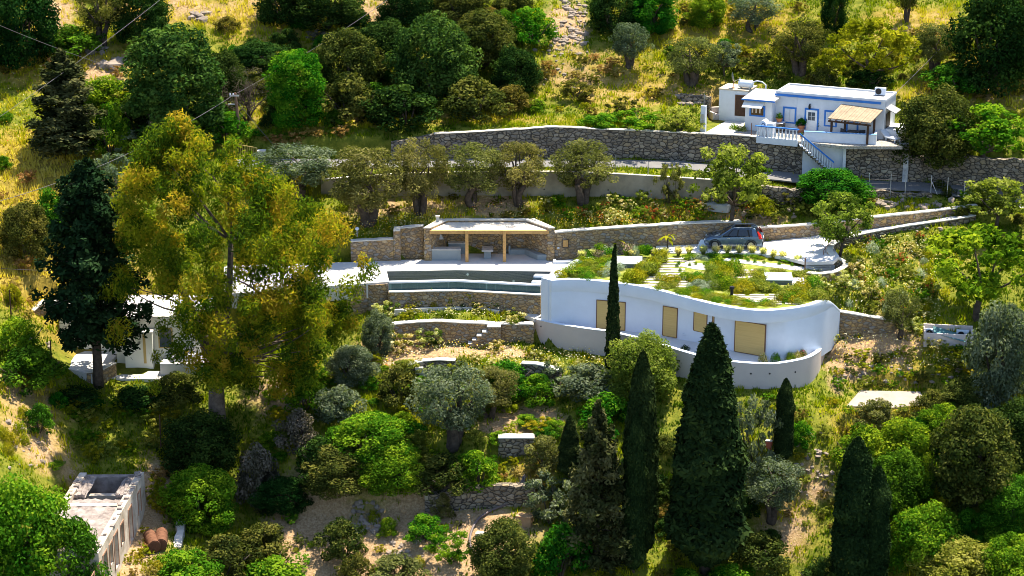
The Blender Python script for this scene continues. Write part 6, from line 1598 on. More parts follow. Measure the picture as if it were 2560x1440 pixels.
G = lambda *s: [(i / (len(s) - 1), c) for i, c in enumerate(s)]
LM = {
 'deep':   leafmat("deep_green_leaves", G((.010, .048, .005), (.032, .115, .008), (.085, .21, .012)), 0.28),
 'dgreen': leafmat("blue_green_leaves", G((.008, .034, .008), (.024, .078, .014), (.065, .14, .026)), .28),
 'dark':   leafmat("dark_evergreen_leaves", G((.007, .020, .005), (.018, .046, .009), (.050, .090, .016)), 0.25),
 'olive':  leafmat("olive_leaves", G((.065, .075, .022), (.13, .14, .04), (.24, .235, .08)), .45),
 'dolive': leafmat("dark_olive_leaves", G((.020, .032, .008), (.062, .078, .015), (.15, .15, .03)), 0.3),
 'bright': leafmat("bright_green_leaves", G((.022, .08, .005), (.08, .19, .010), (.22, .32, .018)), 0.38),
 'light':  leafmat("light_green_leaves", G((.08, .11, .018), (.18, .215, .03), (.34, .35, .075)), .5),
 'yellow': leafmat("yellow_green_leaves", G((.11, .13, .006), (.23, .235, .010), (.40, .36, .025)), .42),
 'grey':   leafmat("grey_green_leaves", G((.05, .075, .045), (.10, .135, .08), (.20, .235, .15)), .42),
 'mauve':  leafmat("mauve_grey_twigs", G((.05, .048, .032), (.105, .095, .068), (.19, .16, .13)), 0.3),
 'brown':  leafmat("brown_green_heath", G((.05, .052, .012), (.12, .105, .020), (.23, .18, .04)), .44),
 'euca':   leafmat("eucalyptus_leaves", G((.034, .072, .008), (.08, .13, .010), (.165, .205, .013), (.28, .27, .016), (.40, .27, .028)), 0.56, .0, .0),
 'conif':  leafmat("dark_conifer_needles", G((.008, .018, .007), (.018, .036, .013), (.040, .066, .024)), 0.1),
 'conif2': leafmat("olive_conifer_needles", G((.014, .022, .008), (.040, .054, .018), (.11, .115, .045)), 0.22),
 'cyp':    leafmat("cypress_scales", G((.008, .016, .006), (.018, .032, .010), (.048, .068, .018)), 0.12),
 'tuft':   leafmat("feather_grass", G((.10, .15, .02), (.34, .34, .10), (.66, .60, .38)), .5),
 'silver': leafmat("silver_foliage", G((.16, .22, .17), (.30, .36, .29), (.46, .50, .42)), .42),
 'flower': leafmat("yellow_flowering_leaves", G((.05, .09, .01), (.14, .18, .02), (.22, .22, .03), (.60, .52, .18), (.75, .70, .48)), .35),
 'pink':   leafmat("pink_flowering_leaves", G((.05, .09, .02), (.14, .17, .03), (.50, .30, .32), (.62, .48, .45)), .35),
 'redfl':  leafmat("red_flowering_leaves", G((.04, .09, .01), (.10, .16, .02), (.16, .19, .03), (.55, .05, .03)), .35),
 'gold':   leafmat("dry_golden_bush", G((.16, .10, .02), (.30, .19, .05), (.46, .33, .12)), .35),
}
NVAR = {'dense': 3, 'olive': 4, 'airy': 3, 'shrub': 4, 'loose': 4, 'cypress': 3, 'tuft': 2, 'mound': 3, 'spiky': 2}
_cnt = {}
KIND_NAME = {'dense': ('broadleaf_tree', 'tree'), 'tall': ('broadleaf_tree', 'tree'), 'olive': ('olive_tree', 'olive tree'), 'airy': ('leafy_tree', 'tree'), 'shrub': ('shrub', 'shrub'), 'loose': ('wild_bush', 'bush'), 'cypress': ('cypress_tree', 'cypress'),
             'thin': ('cypress_tree', 'cypress'), 'conifer': ('conifer_tree', 'conifer'), 'cedar': ('conifer_tree', 'conifer'), 'eucalyptus': ('eucalyptus_tree', 'eucalyptus'), 'bare': ('bare_tree', 'tree'),
             'tuft': ('grass_clump', 'ornamental grass'), 'mound': ('garden_plant', 'plant'), 'spiky': ('garden_plant', 'plant'), 'banana': ('banana_plant', 'plant')}
def plant(kind, mat, p, w, h, label, group=None, rz=None, trunk=True, var=None):
    i = _cnt.get(kind, 0); _cnt[kind] = i + 1
    v = i % NVAR.get(kind, 1) if var is None else var
    tm, cm, W, H = make_proto(kind, v)
    nm, cat = KIND_NAME[kind]
    if kind == 'loose' and mat in ('flower', 'redfl', 'pink'): nm, cat = 'flowering_bush', 'flowering bush'
    if kind == 'loose' and mat in ('gold', 'brown'): nm, cat = 'heath_bush', 'bush'
    root = thing(nm, label, cat, p, random.random() * 6.283 if rz is None else rz, group)
    root.scale = (w / W, w / W, h / H)
    if trunk:
        add_mesh("trunk" if kind in ('dense', 'tall', 'olive', 'airy', 'cypress', 'thin', 'conifer', 'cedar', 'eucalyptus', 'bare') else "stem", tm, root)
    c = add_mesh("crown" if trunk else "foliage", cm, root)
    c.material_slots[0].link = 'OBJECT'; c.material_slots[0].material = LM[mat]
    return root
PLACED = []
def T(kind, mat, px, base, top, wpx, label, group=None, z=None, rz=None, var=None):
    p = HIT(px, base) if z is None else UZ(px, base, z)
    if kind == 'olive' and 330 <= top <= 345: wpx *= 1.15
    s = MPP(p); h = max(.3, UY(px, top, p.y).z - p.z)
    if kind in ('dense', 'tall', 'shrub', 'loose', 'airy', 'olive'):
        # the crown's own depth shows above its middle: shorten a little and push the plant back by part of its radius
        h = max(.3, h - .10 * wpx * s)
    PLACED.append((p.x, p.y, wpx * s / 2))
    return plant(kind, mat, p - Vector((0, 0, .05)), wpx * s, h, label, group, rz, True, var)
# ------------------------------------------------------------------ trees that stand out, each by the pixel of its foot, top and width
T('eucalyptus', 'euca', 545, 1065, 283, 640, "huge eucalyptus with gold tipped crown, the biggest tree of all", rz=0)
T('conifer', 'conif', 247, 965, 402, 285, "tall dark conifer with straight bare trunk in front of the pale house", rz=1.0)
T('thin', 'cyp', 1531, 925, 612, 40, "very slim cypress with bent tip standing before the curved house's shutters", rz=0)
T('cypress', 'cyp', 1762, 1425, 812, 205, "broadest dark cypress, cutting across the curved parapet", var=2)
T('cypress', 'cyp', 1597, 1400, 880, 88, "tall dark cypress behind the smaller one, beside the shaggy conifer", var=0)
T('cypress', 'cyp', 1583, 1430, 1032, 66, "narrow cypress in front of a taller twin by the shaggy conifer", var=1)
T('cedar', 'conif2', 1490, 1425, 1015, 205, "shaggy conifer with drooping boughs beside the tall cypresses", rz=.5)
T('cypress', 'cyp', 1424, 1190, 1038, 62, "short cypress half hidden behind the shaggy conifer", var=2)
T('cypress', 'cyp', 1957, 1152, 945, 50, "small slim cypress on the dry slope below the white parapet's end", var=1)
T('cypress', 'cyp', 2125, 1475, 1093, 105, "tall cypress of the tight pair at the bottom edge", var=0)
T('cypress', 'cyp', 2180, 1472, 1165, 78, "shorter cypress of the tight pair at the bottom edge", var=1)
T('cedar', 'conif2', 170, 385, 130, 240, "broad dark conifer with pointed top on the yellow upper slope", rz=2.2)
# olive row in front of the concrete wall
T('olive', 'olive', 918, 560, 340, 190, "widest olive of the row, at the shelter's outer corner", var=0)
T('olive', 'olive', 1052, 535, 330, 125, "slim olive second in the row, its forked trunk before the concrete wall", var=1)
T('olive', 'olive', 1186, 512, 340, 150, "olive directly above the stone shelter's roof middle", var=2)
T('olive', 'olive', 1300, 512, 338, 120, "narrow olive above the shelter's bench corner", var=3)
T('olive', 'olive', 1458, 505, 332, 155, "round olive with twin trunks against the pale end of the concrete wall", var=0)
T('olive', 'grey', 742, 490, 340, 180, "silvery olive beside the eucalyptus, by the ochre railing", var=1)
T('airy', 'euca', 745, 500, 395, 110, "small orange green tree in front of the silvery olive")
T('loose', 'olive', 1678, 505, 398, 62, "heavily pruned little olive stump by the end of the concrete wall")
T('airy', 'light', 1826, 565, 338, 215, "pale spreading tree in front of the terrace wall and stairway")
T('loose', 'bright', 1888, 470, 405, 75, "fresh green sapling beside the pale spreading tree")
T('shrub', 'yellow', 1905, 535, 480, 70, "yellow green bush under the pale spreading tree")
T('dense', 'deep', 2080, 510, 404, 185, "glossy dense citrus tree below the cottage's stairway")
T('airy', 'light', 2097, 645, 462, 165, "slender light green tree at the driveway bend wall")
T('olive', 'olive', 2246, 840, 712, 100, "stocky pruned olive with thick dark trunk on the garden slope")
T('airy', 'bright', 2440, 800, 535, 300, "large fresh green spreading tree on the garden slope")
T('dense', 'grey', 2500, 1010, 735, 175, "tall grey green evergreen beside the air conditioner enclosure")
T('airy', 'light', 2490, 570, 425, 190, "light leafy tree where driveway and upper road meet")
T('dense', 'light', 1602, 985, 812, 185, "round pale green tree against the curved parapet beside the slim cypress")
# upper hill
T('tall', 'dgreen', 440, 360, 22, 250, "giant rounded dark evergreen on the upper slope, larger than any neighbour")
T('shrub', 'deep', 192, 140, 42, 150, "bright bushy tree above the broad pointed conifer")
T('dense', 'dark', 60, 160, -70, 190, "dark tree in the top corner above the yellow slope")
T('olive', 'dolive', 258, 112, -60, 130, "leaning dark trunked tree at the top edge above the scree of pale stones")
T('dense', 'dark', 352, 105, -70, 150, "dark tree behind the giant rounded evergreen")
T('shrub', 'brown', 570, 75, 32, 70, "small round olive brown bush alone on the upper meadow")
T('dense', 'dark', 700, 55, -80, 130, "dark evergreen at the top edge behind the upper meadow")
T('dense', 'dark', 815, 70, -80, 200, "broad dark evergreen at the top edge, upper middle")
T('tall', 'bright', 745, 310, 98, 155, "two toned evergreen with many pale stems and bright top")
T('bare', 'mauve', 620, 300, 150, 160, "leafless grey twiggy tree behind the timber pole")
T('shrub', 'bright', 572, 352, 262, 130, "bright shrub at the foot of the twiggy tree behind the pole")
T('loose', 'mauve', 428, 372, 278, 130, "grey flowering bush above the eucalyptus top")
T('loose', 'grey', 355, 400, 310, 130, "loose grey green bush between conifer and eucalyptus top")
T('shrub', 'bright', 278, 385, 245, 110, "yellow green shrub beside the broad pointed conifer")
T('shrub', 'bright', 262, 260, 170, 140, "rounded green shrub between the pointed conifer and giant evergreen")
T('shrub', 'dark', 345, 330, 215, 130, "dark shrub in the shade of the giant evergreen")
T('dense', 'dark', 560, 250, 110, 120, "dark bush between giant evergreen and twiggy tree")
T('dense', 'dark', 650, 170, 85, 150, "dark low tree behind the twiggy grey one")
T('dense', 'dolive', 870, 235, 55, 170, "olive toned evergreen in the dark thicket, nearest the two toned tree")
T('dense', 'dark', 965, 165, 28, 160, "dark evergreen deep in the thicket below the overhead cable")
T('dense', 'dgreen', 1085, 245, 12, 215, "big lobed blue green evergreen in the middle of the upper thicket", var=1)
T('dense', 'dolive', 1210, 165, 8, 170, "olive brown evergreen beside the big lobed one")
T('shrub', 'bright', 1330, 105, 2, 125, "bright green shrub tree beside the strip of scree")
T('dense', 'dark', 1285, 235, 100, 130, "dark evergreen at the thicket's edge beside the scree")
T('dense', 'dark', 1010, 60, -60, 150, "dark crown at the top edge behind the lobed evergreen")
T('dense', 'dolive', 1150, 55, -60, 160, "brownish crown at the top edge behind the lobed evergreen")
T('shrub', 'dolive', 880, 300, 165, 170, "dark green shrub at the foot of the thicket, by the two toned tree")
T('shrub', 'dark', 1010, 310, 185, 200, "broad dark shrub at the foot of the lobed evergreen")
T('shrub', 'dolive', 1190, 295, 170, 190, "broad olive green shrub at the thicket's foot above the meadow")
T('shrub', 'brown', 1275, 270, 195, 130, "brownish shrub where the thicket meets the dry meadow")
T('olive', 'grey', 1572, 168, 42, 105, "small grey olive alone on the slope beside the scree")
T('dense', 'dark', 1535, 80, -60, 130, "dark evergreen at the top edge just past the scree")
T('dense', 'deep', 1632, 75, -60, 130, "deep green tree at the top edge above the small grey olive")
T('dense', 'bright', 1765, 65, -30, 100, "fresh green little tree at the top edge above the orchard")
T('olive', 'olive', 1727, 212, 75, 145, "open olive tree over the meadow, above the annexe's tumbled wall")
T('airy', 'grey', 1812, 190, 92, 90, "thin grey leafed tree between two orchard olives")
T('olive', 'grey', 1882, 78, -30, 125, "pale olive at the top edge above the annexe")
T('olive', 'dolive', 1996, 185, 30, 160, "dark olive standing directly behind the cottage roof")
T('airy', 'yellow', 2180, 222, 22, 215, "large yellow green spreading tree behind the cottage", var=0)
T('airy', 'yellow', 2068, 215, 110, 100, "small yellow green tree between dark olive and spreading tree")
T('olive', 'olive', 2332, 178, 42, 125, "rounded olive above the cable over the cottage")
T('dense', 'dark', 2490, 215, -60, 240, "very dark massive evergreen in the upper corner")
T('shrub', 'deep', 2385, 225, 140, 150, "dark green low shrub in front of the massive corner evergreen")
T('olive', 'dolive', 2265, 55, -70, 60, "slender dark trunk at the top edge beyond the spreading tree")
T('dense', 'dark', 2085, 80, -50, 70, "small dark tree at the top edge behind the orchard")
T('dense', 'dolive', 2335, 405, 195, 205, "dark olive green evergreen beside the cottage's end wall", var=2)
T('airy', 'bright', 2462, 425, 235, 270, "bright green fig tree above the rubble wall", var=1)
T('shrub', 'bright', 1500, 318, 268, 110, "leafy vine bushes on the field edge by the stone wall, lower end")
T('loose', 'bright', 1600, 322, 262, 130, "leafy vine bushes mid way along the field edge")
T('loose', 'light', 1695, 328, 258, 120, "leafy vine bushes nearest the meter pillar")
T('shrub', 'bright', 1340, 275, 240, 60, "small green shrub below the scree on the dry meadow")
T('loose', 'brown', 1440, 245, 190, 110, "brown green bush on the dry slope under the scree")
T('loose', 'dolive', 1560, 285, 235, 80, "dark little bush above the field edge vines")
T('shrub', 'dolive', 2060, 225, 150, 80, "low dark bush in shade behind the cottage's roof edge")
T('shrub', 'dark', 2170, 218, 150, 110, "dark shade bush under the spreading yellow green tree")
# outer slope beside the conifer
T('dense', 'dolive', 68, 640, 485, 130, "dark olive shrub tree on the dry slope, its crown touching the frame")
T('shrub', 'deep', 130, 600, 455, 120, "green shrub tree just behind the conifer crown on the dry slope")
T('loose', 'grey', 300, 510, 368, 130, "grey green bush between conifer tip and eucalyptus")
T('shrub', 'yellow', 36, 760, 703, 52, "small round yellow bush on the dry bank")
T('shrub', 'bright', 45, 905, 775, 150, "bright green shrub below the slanting stone wall")
T('shrub', 'deep', 70, 965, 850, 170, "deep green shrub in front of the pale house's corner")
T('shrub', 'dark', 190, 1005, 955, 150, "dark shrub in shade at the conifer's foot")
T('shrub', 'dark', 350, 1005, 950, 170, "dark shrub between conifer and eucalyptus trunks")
T('shrub', 'dolive', 440, 1000, 915, 140, "olive green shrub beside the eucalyptus trunk")
for k, (px, py, d_) in enumerate(((60, 1040, 34), (48, 1080, 34), (25, 1110, 42), (62, 1108, 32), (20, 1132, 32), (8, 1090, 30))):
    T('mound', 'yellow', px, py, py - d_ * .9, d_ * 1.25, "dome shaped yellow cushion plant on the rocky bank", "yellow cushion plants")
T('shrub', 'deep', 98, 1078, 1000, 85, "rounded deep green shrub beside the yellow cushion plants")
T('shrub', 'bright', 135, 1165, 1148, 62, "low bright shrub above the ruin's far wall")
T('dense', 'bright', 62, 1470, 1165, 270, "big green shrub tree crowding the ruin's blind side", var=2)
T('dense', 'deep', 172, 1545, 1258, 215, "green bush growing over the ruin's broken roof", var=1)
T('dense', 'bright', 507, 1315, 1150, 185, "bright rounded tree beside the rusty drums", var=0)
T('dense', 'dark', 500, 1165, 1010, 200, "dark rounded bush right below the eucalyptus trunk", var=2)
T('dense', 'dark', 705, 1272, 1182, 140, "dark round bush casting shade over the dirt clearing")
T('shrub', 'mauve', 640, 1245, 1095, 120, "mauve tinged bush below the eucalyptus")
T('shrub', 'dolive', 655, 1400, 1295, 160, "olive brown bush above the dirt clearing's corner")
T('shrub', 'dolive', 560, 1440, 1325, 170, "olive green bush between the bright rounded tree and clearing")
T('shrub', 'bright', 470, 1470, 1360, 190, "fresh green bush at the bottom edge beside the ruin yard")
T('shrub', 'bright', 690, 1475, 1370, 200, "green bush at the bottom edge below the clearing")
T('shrub', 'olive', 30, 1475, 1395, 120, "grey green bush in the bottom corner below the ruin")
# centre slope
T('shrub', 'bright', 765, 1020, 935, 130, "green shrub below the eucalyptus's outer branches")
T('shrub', 'grey', 845, 1045, 945, 130, "grey green shrub on the slope beside the dirt terrace")
T('dense', 'grey', 882, 950, 848, 125, "grey green olive bush by the terrace wall's end")
T('dense', 'grey', 947, 880, 765, 85, "conical grey green sapling at the end of the terrace wall")
T('shrub', 'dolive', 998, 1010, 902, 125, "dark green shrub under the low curved wall's steps")
T('olive', 'grey', 1130, 1110, 888, 215, "large silvery olive tree on the middle slope", var=3)
T('olive', 'olive', 1225, 1040, 905, 140, "olive tree sprouting beside the large silvery one", var=2)
T('shrub', 'deep', 1262, 985, 885, 135, "deep green shrub in front of the short sinking wall")
T('dense', 'bright', 935, 1148, 1015, 215, "big bright evergreen shrub on the middle slope", var=1)
T('dense', 'dolive', 845, 1222, 1100, 190, "olive green evergreen shrub below the big bright one")
T('dense', 'bright', 985, 1222, 1098, 160, "dense green shrub above the dirt path")
T('shrub', 'dolive', 1110, 1222, 1122, 160, "olive toned shrub on the old curved wall")
T('shrub', 'bright', 1195, 1212, 1108, 125, "green shrub leaning over the old curved wall")
T('shrub', 'mauve', 745, 1120, 1010, 120, "greyish shrub on the shaded slope by the eucalyptus")
T('shrub', 'dark', 800, 1180, 1075, 130, "dark shrub between the grey one and big bright evergreen")
T('shrub', 'bright', 1345, 1010, 925, 110, "green shrub behind the small white utility box")
T('shrub', 'grey', 1472, 1000, 895, 160, "grey green shrub at the thin cypress's foot")
T('loose', 'grey', 1400, 985, 900, 100, "loose silvery bush beside the short sinking wall")
T('shrub', 'bright', 1510, 1060, 965, 150, "green shrub behind the shaggy conifer's top")
T('shrub', 'olive', 1360, 1165, 1075, 110, "olive shrub beside the bright capped wall")
T('dense', 'dolive', 1258, 1455, 1285, 175, "round olive green bush at the bottom by the grey pipe", var=0)
T('loose', 'grey', 1372, 1300, 1175, 150, "silvery bush at the end of the old curved wall")
T('shrub', 'dolive', 857, 1395, 1285, 125, "dark olive bush standing on the dirt clearing")
T('shrub', 'bright', 1062, 1350, 1275, 110, "bright bush on the dirt clearing near the pipe bend")
T('loose', 'bright', 1125, 1400, 1315, 110, "ragged green bush below the pipe bend")
T('shrub', 'olive', 1105, 1285, 1225, 62, "small round olive bush on the dirt path")
T('shrub', 'bright', 970, 1335, 1285, 52, "small green bush alone on the dirt clearing")
T('shrub', 'olive', 1000, 1460, 1375, 160, "grey green bush at the bottom middle")
T('shrub', 'dolive', 890, 1460, 1370, 90, "dark bush at the bottom edge, beside the grey green one")
T('shrub', 'deep', 1400, 1440, 1290, 150, "deep green bush in shade at the shaggy conifer's foot")
# outer lower slope
T('loose', 'grey', 1885, 1170, 975, 125, "tall silvery bush beside the broadest cypress")
T('olive', 'grey', 1928, 1300, 1128, 150, "small silvery olive tree beside the broadest cypress's flank", var=1)
T('shrub', 'olive', 2190, 1055, 985, 100, "dark topped olive shrub before the pale slab")
T('shrub', 'bright', 2160, 1175, 1045, 170, "bright shrub on the slope above the cypress pair")
T('dense', 'bright', 2262, 1190, 1028, 165, "bright evergreen shrub between slab and cypress pair")
T('dense', 'deep', 2240, 1275, 1105, 160, "green rounded bush directly beside the cypress pair's tops")
T('dense', 'dolive', 2432, 1260, 1000, 235, "large dark evergreen near the reed fence", var=0)
T('dense', 'bright', 2350, 1110, 1000, 130, "green evergreen above the reed fence's top")
T('dense', 'bright', 2310, 1420, 1238, 190, "fresh green rounded bush below the reed fence")
T('dense', 'light', 2400, 1475, 1330, 230, "yellow green bush at the bottom edge beyond the cypress pair")
T('dense', 'bright', 2520, 1475, 1320, 170, "green bush in the bottom corner")
T('dense', 'dark', 2530, 1150, 985, 170, "dark evergreen at the frame's edge above the corner bushes")
T('dense', 'deep', 2530, 1330, 1175, 160, "deep green evergreen at the frame's edge above the bottom corner bush")
T('dense', 'dolive', 2420, 1020, 930, 130, "dark shrub just outside the slab's wire fence")
T('shrub', 'dolive', 1900, 1420, 1320, 150, "olive bush at the broadest cypress's foot")
T('shrub', 'bright', 1830, 1470, 1395, 130, "bright bush at the bottom edge by the broadest cypress")
T('shrub', 'dark', 2050, 1470, 1385, 110, "dark bush beside the cypress pair's base")
T('shrub', 'bright', 1715, 1480, 1410, 120, "green bush at the bottom edge in cypress shade")
T('shrub', 'bright', 2000, 1110, 1040, 70, "small green bush beside the small slim cypress")
# flowering bushes by the pool, garden slope and wall plants
for px, b_, t_, w_, lab in ((995, 880, 822, 75, "yellow flowering bush against the terrace wall, its farther end from the steps"), (1075, 868, 812, 80, "tall yellow flowering bush against the middle of the terrace wall"), (1285, 812, 768, 62, "round cream flowering bush by the path corner at the curved house"), (1240, 880, 845, 45, "small yellow flowering bush beside the stone steps"),
                             (960, 800, 745, 70, "cream flowering bush at the end of the pool's stone wall"), (1195, 778, 748, 45, "yellow flowering bush under the pool's stone wall"), (1960, 745, 690, 80, "yellow flowering bush at the garden roof's outer edge"), (2040, 735, 680, 70, "cream flowering bush beside the driveway bend wall"),
                             (2110, 720, 668, 70, "pale flowering bush on the slope just under the bend wall"), (2175, 745, 695, 70, "cream flowering bush above the stocky pruned olive"), (2140, 690, 640, 60, "flowering bush beside the slender light tree's foot"), (2330, 870, 835, 60, "yellow flowering bush in front of the air conditioner enclosure"), (2280, 830, 790, 55, "yellow flowering bush by the stocky olive trunk")):
    T('loose', 'flower', px, b_, t_, w_, lab)
T('banana', 'yellow', 1668, 628, 562, 48, "young banana plant against the long stone wall behind the garden roof", z=3.3)
T('banana', 'yellow', 1536, 640, 575, 45, "young banana plant behind the slim cypress tip", z=2.6)
T('mound', 'dark', 1158, 772, 752, 34, "dark low plant at the foot of the pool's stone wall")
T('mound', 'dark', 1712, 874, 860, 30, "small dark plant on the patio behind the curved parapet", z=-.3)
for px, py, mt, lab in ((2005, 893, 'redfl', "red flowering plant inside the curved parapet's rounded end"), (1992, 898, 'flower', "cream flowering plant inside the parapet beside the red one"), (1975, 900, 'bright', "green plant inside the curved parapet under the wall corner"), (1940, 903, 'bright', "green rosette inside the curved parapet by the big shutter"), (1908, 903, 'flower', "white flowering rosette inside the parapet under the big shutter")):
    T('mound', mt, px, py, py - 24, 32, lab, z=-.3)
T('loose', 'flower', 2085, 852, 828, 30, "white flowering bush at the house end above the parapet tip")
# pots of the cottage
for px, pyb, pyt, ph_, lab in ((2002, 331, 299, .62, "tall shrub in a terracotta pot beside the cottage's front door"), (2048, 331, 305, .55, "bushy shrub in a terracotta pot past the front door"), (2004, 347, 334, .2, "small plant in a pot at the stair head")):
    p = UZ(px, pyb, HZ); s_ = MPP(p)
    pot = thing("plant_pot", lab.replace("shrub in a", "banded").replace("small plant in a pot", "small clay pot").replace("tall banded", "large banded").replace("bushy banded", "smaller banded"), "pot", p)
    m_ = MB(); m_.lathe((0, 0, 0), [(ph_ * .38, 0), (ph_ * .5, ph_ * .85), (ph_ * .56, ph_ * .86), (ph_ * .56, ph_)], 14); m_.build("body", terra, pot, smooth=True)
    m_ = MB(); m_.lathe((0, 0, ph_ * .4), [(ph_ * .465, 0), (ph_ * .48, ph_ * .08)], 14); m_.build("stripe", cream, pot)
    plant('mound' if ph_ < .3 else 'shrub', 'deep', p + Vector((0, 0, ph_ - .02)), ph_ * 1.5, (pyb - pyt) * s_ / CP - ph_ + .15, lab)
pp_ = HW(FU(1937, 320, -.9)[0] + .3, -.7, .8)
pot = thing("plant_pot", "round clay pot standing on the rubble stone planter", "pot", pp_); m_ = MB(); m_.lathe((0, 0, 0), [(.18, 0), (.27, .3), (.29, .31), (.29, .36)], 12); m_.build("body", terra, pot, smooth=True); m_ = MB(); m_.lathe((0, 0, .345), [(.25, 0), (.2, .02)], 10); m_.build("soil", wood_dark, pot)
plant('mound', 'deep', pp_ + Vector((0, 0, .34)), .75, .5, "round green plant growing in the clay pot on the rubble planter")
for px, py in ((1833, 322), (1845, 325), (1858, 327)):
    T('mound', 'flower' if px > 1850 else 'bright', px, py, py - 16, 26, "low flowering plant in the bed beside the cottage bay", "plants by the cottage bay", z=HZ)

# ------------------------------------------------------------------ roof garden
for px, py in ((1455, 648), (1483, 645), (1580, 645), (1634, 644), (1661, 643), (1696, 640), (1722, 638), (1758, 637), (1789, 637), (1818, 636), (1848, 636), (1880, 637), (1908, 641), (1934, 648), (1957, 651), (1994, 661)):
    T('tuft', 'tuft', px, py, py - 24, 22, "pale feathery grass clump in the row along the garden roof's driveway edge", "feather grasses on the roof", z=ZR - .06)
for k, (px, py) in enumerate(((1724, 661), (1739, 658), (1761, 659), (1773, 661), (1692, 663), (1697, 657), (1700, 675), (1831, 650), (1870, 650), (1887, 653), (1910, 655), (1948, 659), (1980, 662))):
    T('mound', 'bright', px, py + 4, py - 8, 13, "small clipped green ball plant beside the roof garden's paths", "green ball plants on the roof", z=ZR - .06)
def rg_zone(n, poly, kinds, label, group, wr, hr, seed):
    rg = np.random.default_rng(seed); xs = [p[0] for p in poly]; ys = [p[1] for p in poly]; k = 0
    while k < n:
        px, py = rg.uniform(min(xs), max(xs)), rg.uniform(min(ys), max(ys))
        if not inside(poly, np.array([px]), np.array([py]))[0]: continue
        kd, mt = kinds[rg.integers(len(kinds))]
        w_ = rg.uniform(*wr); plant(kd, mt, roof_pt(px, py), w_, w_ * rg.uniform(*hr), label, group, None, False); k += 1
rg_zone(40, [(1395, 694), (1440, 655), (1540, 650), (1530, 685), (1520, 697), (1420, 694)], [('mound', 'bright'), ('mound', 'light'), ('spiky', 'bright'), ('mound', 'yellow'), ('mound', 'light')], "low green plant massed on the pool end of the roof garden", "roof plants at the pool end", (1.0, 1.7), (.28, .45), 1)
rg_zone(14, [(1425, 648), (1530, 640), (1640, 638), (1640, 646), (1530, 648)], [('spiky', 'pink'), ('spiky', 'bright'), ('mound', 'silver')], "upright flowering plant along the roof garden's rear rim", "flowering plants on the roof's rear rim", (.7, 1.2), (.7, 1.1), 2)
rg_zone(30, [(1588, 715), (1565, 712), (1620, 660), (1655, 640), (1662, 655), (1640, 680)], [('spiky', 'yellow'), ('mound', 'yellow'), ('mound', 'light'), ('spiky', 'light')], "yellow green shrublet in the diagonal hedge across the roof garden", "diagonal roof hedge", (1.0, 1.7), (.4, .65), 3)
rg_zone(10, [(1500, 690), (1535, 655), (1550, 655), (1545, 690)], [('mound', 'silver')], "silvery cushion plant beside the slim cypress on the roof garden", "silver roof plants by the slim cypress", (.8, 1.3), (.4, .6), 4)
rg_zone(28, [(1768, 720), (1760, 690), (1780, 668), (1840, 668), (1850, 700), (1835, 725)], [('spiky', 'light'), ('mound', 'light'), ('spiky', 'yellow'), ('mound', 'bright')], "tall green plant in the middle clump of the roof garden", "middle clump on the roof", (1.0, 1.8), (.4, .7), 5)
rg_zone(26, [(1840, 735), (1845, 705), (1900, 700), (1945, 722), (1935, 732)], [('mound', 'light'), ('mound', 'yellow'), ('spiky', 'light')], "green plant in the clump behind the black vent pipe", "clump behind the vent pipe", (1.0, 1.7), (.3, .5), 6)
rg_zone(44, [(1640, 722), (1700, 736), (1780, 755), (1850, 765), (1925, 768), (1930, 760), (1850, 752), (1790, 738), (1700, 715), (1660, 708)], [('mound', 'yellow'), ('mound', 'light'), ('mound', 'bright')], "low plant hugging the curved roof edge", "low plants at the curved roof edge", (.7, 1.5), (.2, .36), 7)
rg_zone(18, [(1720, 718), (1735, 705), (1785, 715), (1800, 735), (1770, 735)], [('mound', 'silver'), ('mound', 'grey')], "grey leaved cushion plant between roof edge and middle clump", "grey cushion plants on the roof", (.7, 1.2), (.3, .5), 8)
rg_zone(16, [(1650, 715), (1640, 700), (1670, 690), (1760, 690), (1755, 712)], [('mound', 'bright'), ('mound', 'deep'), ('mound', 'yellow')], "rounded green shrublet between the roof's stepping slabs", "shrublets among the stepping slabs", (.9, 1.6), (.3, .5), 9)
rg_zone(16, [(1690, 655), (1760, 640), (1800, 640), (1795, 652), (1720, 652)], [('mound', 'silver'), ('mound', 'bright'), ('spiky', 'bright')], "silver green plant behind the small roof terrace", "plants behind the small roof terrace", (.6, 1.1), (.3, .5), 10)
rg_zone(26, [(1805, 640), (1900, 641), (1965, 650), (2005, 662), (2000, 664), (1900, 652), (1815, 645)], [('mound', 'bright'), ('mound', 'yellow'), ('spiky', 'bright')], "low plant in the strip between driveway and roof path", "plants in the driveway strip", (.5, .9), (.2, .35), 11)
rg_zone(24, [(1870, 692), (1880, 680), (1990, 682), (2030, 690), (2010, 697), (1930, 688)], [('mound', 'yellow'), ('mound', 'light'), ('spiky', 'light')], "yellowish plant in the bed under the roof path", "plants under the roof path", (.6, 1.2), (.25, .42), 12)
rg_zone(26, [(1940, 765), (1960, 735), (2000, 715), (2040, 700), (2055, 745), (2020, 757)], [('mound', 'bright'), ('mound', 'yellow'), ('mound', 'light'), ('spiky', 'light')], "bushy plant at the roof garden's end over the bare white wall", "plants at the roof's outer end", (1.0, 1.8), (.3, .5), 13)
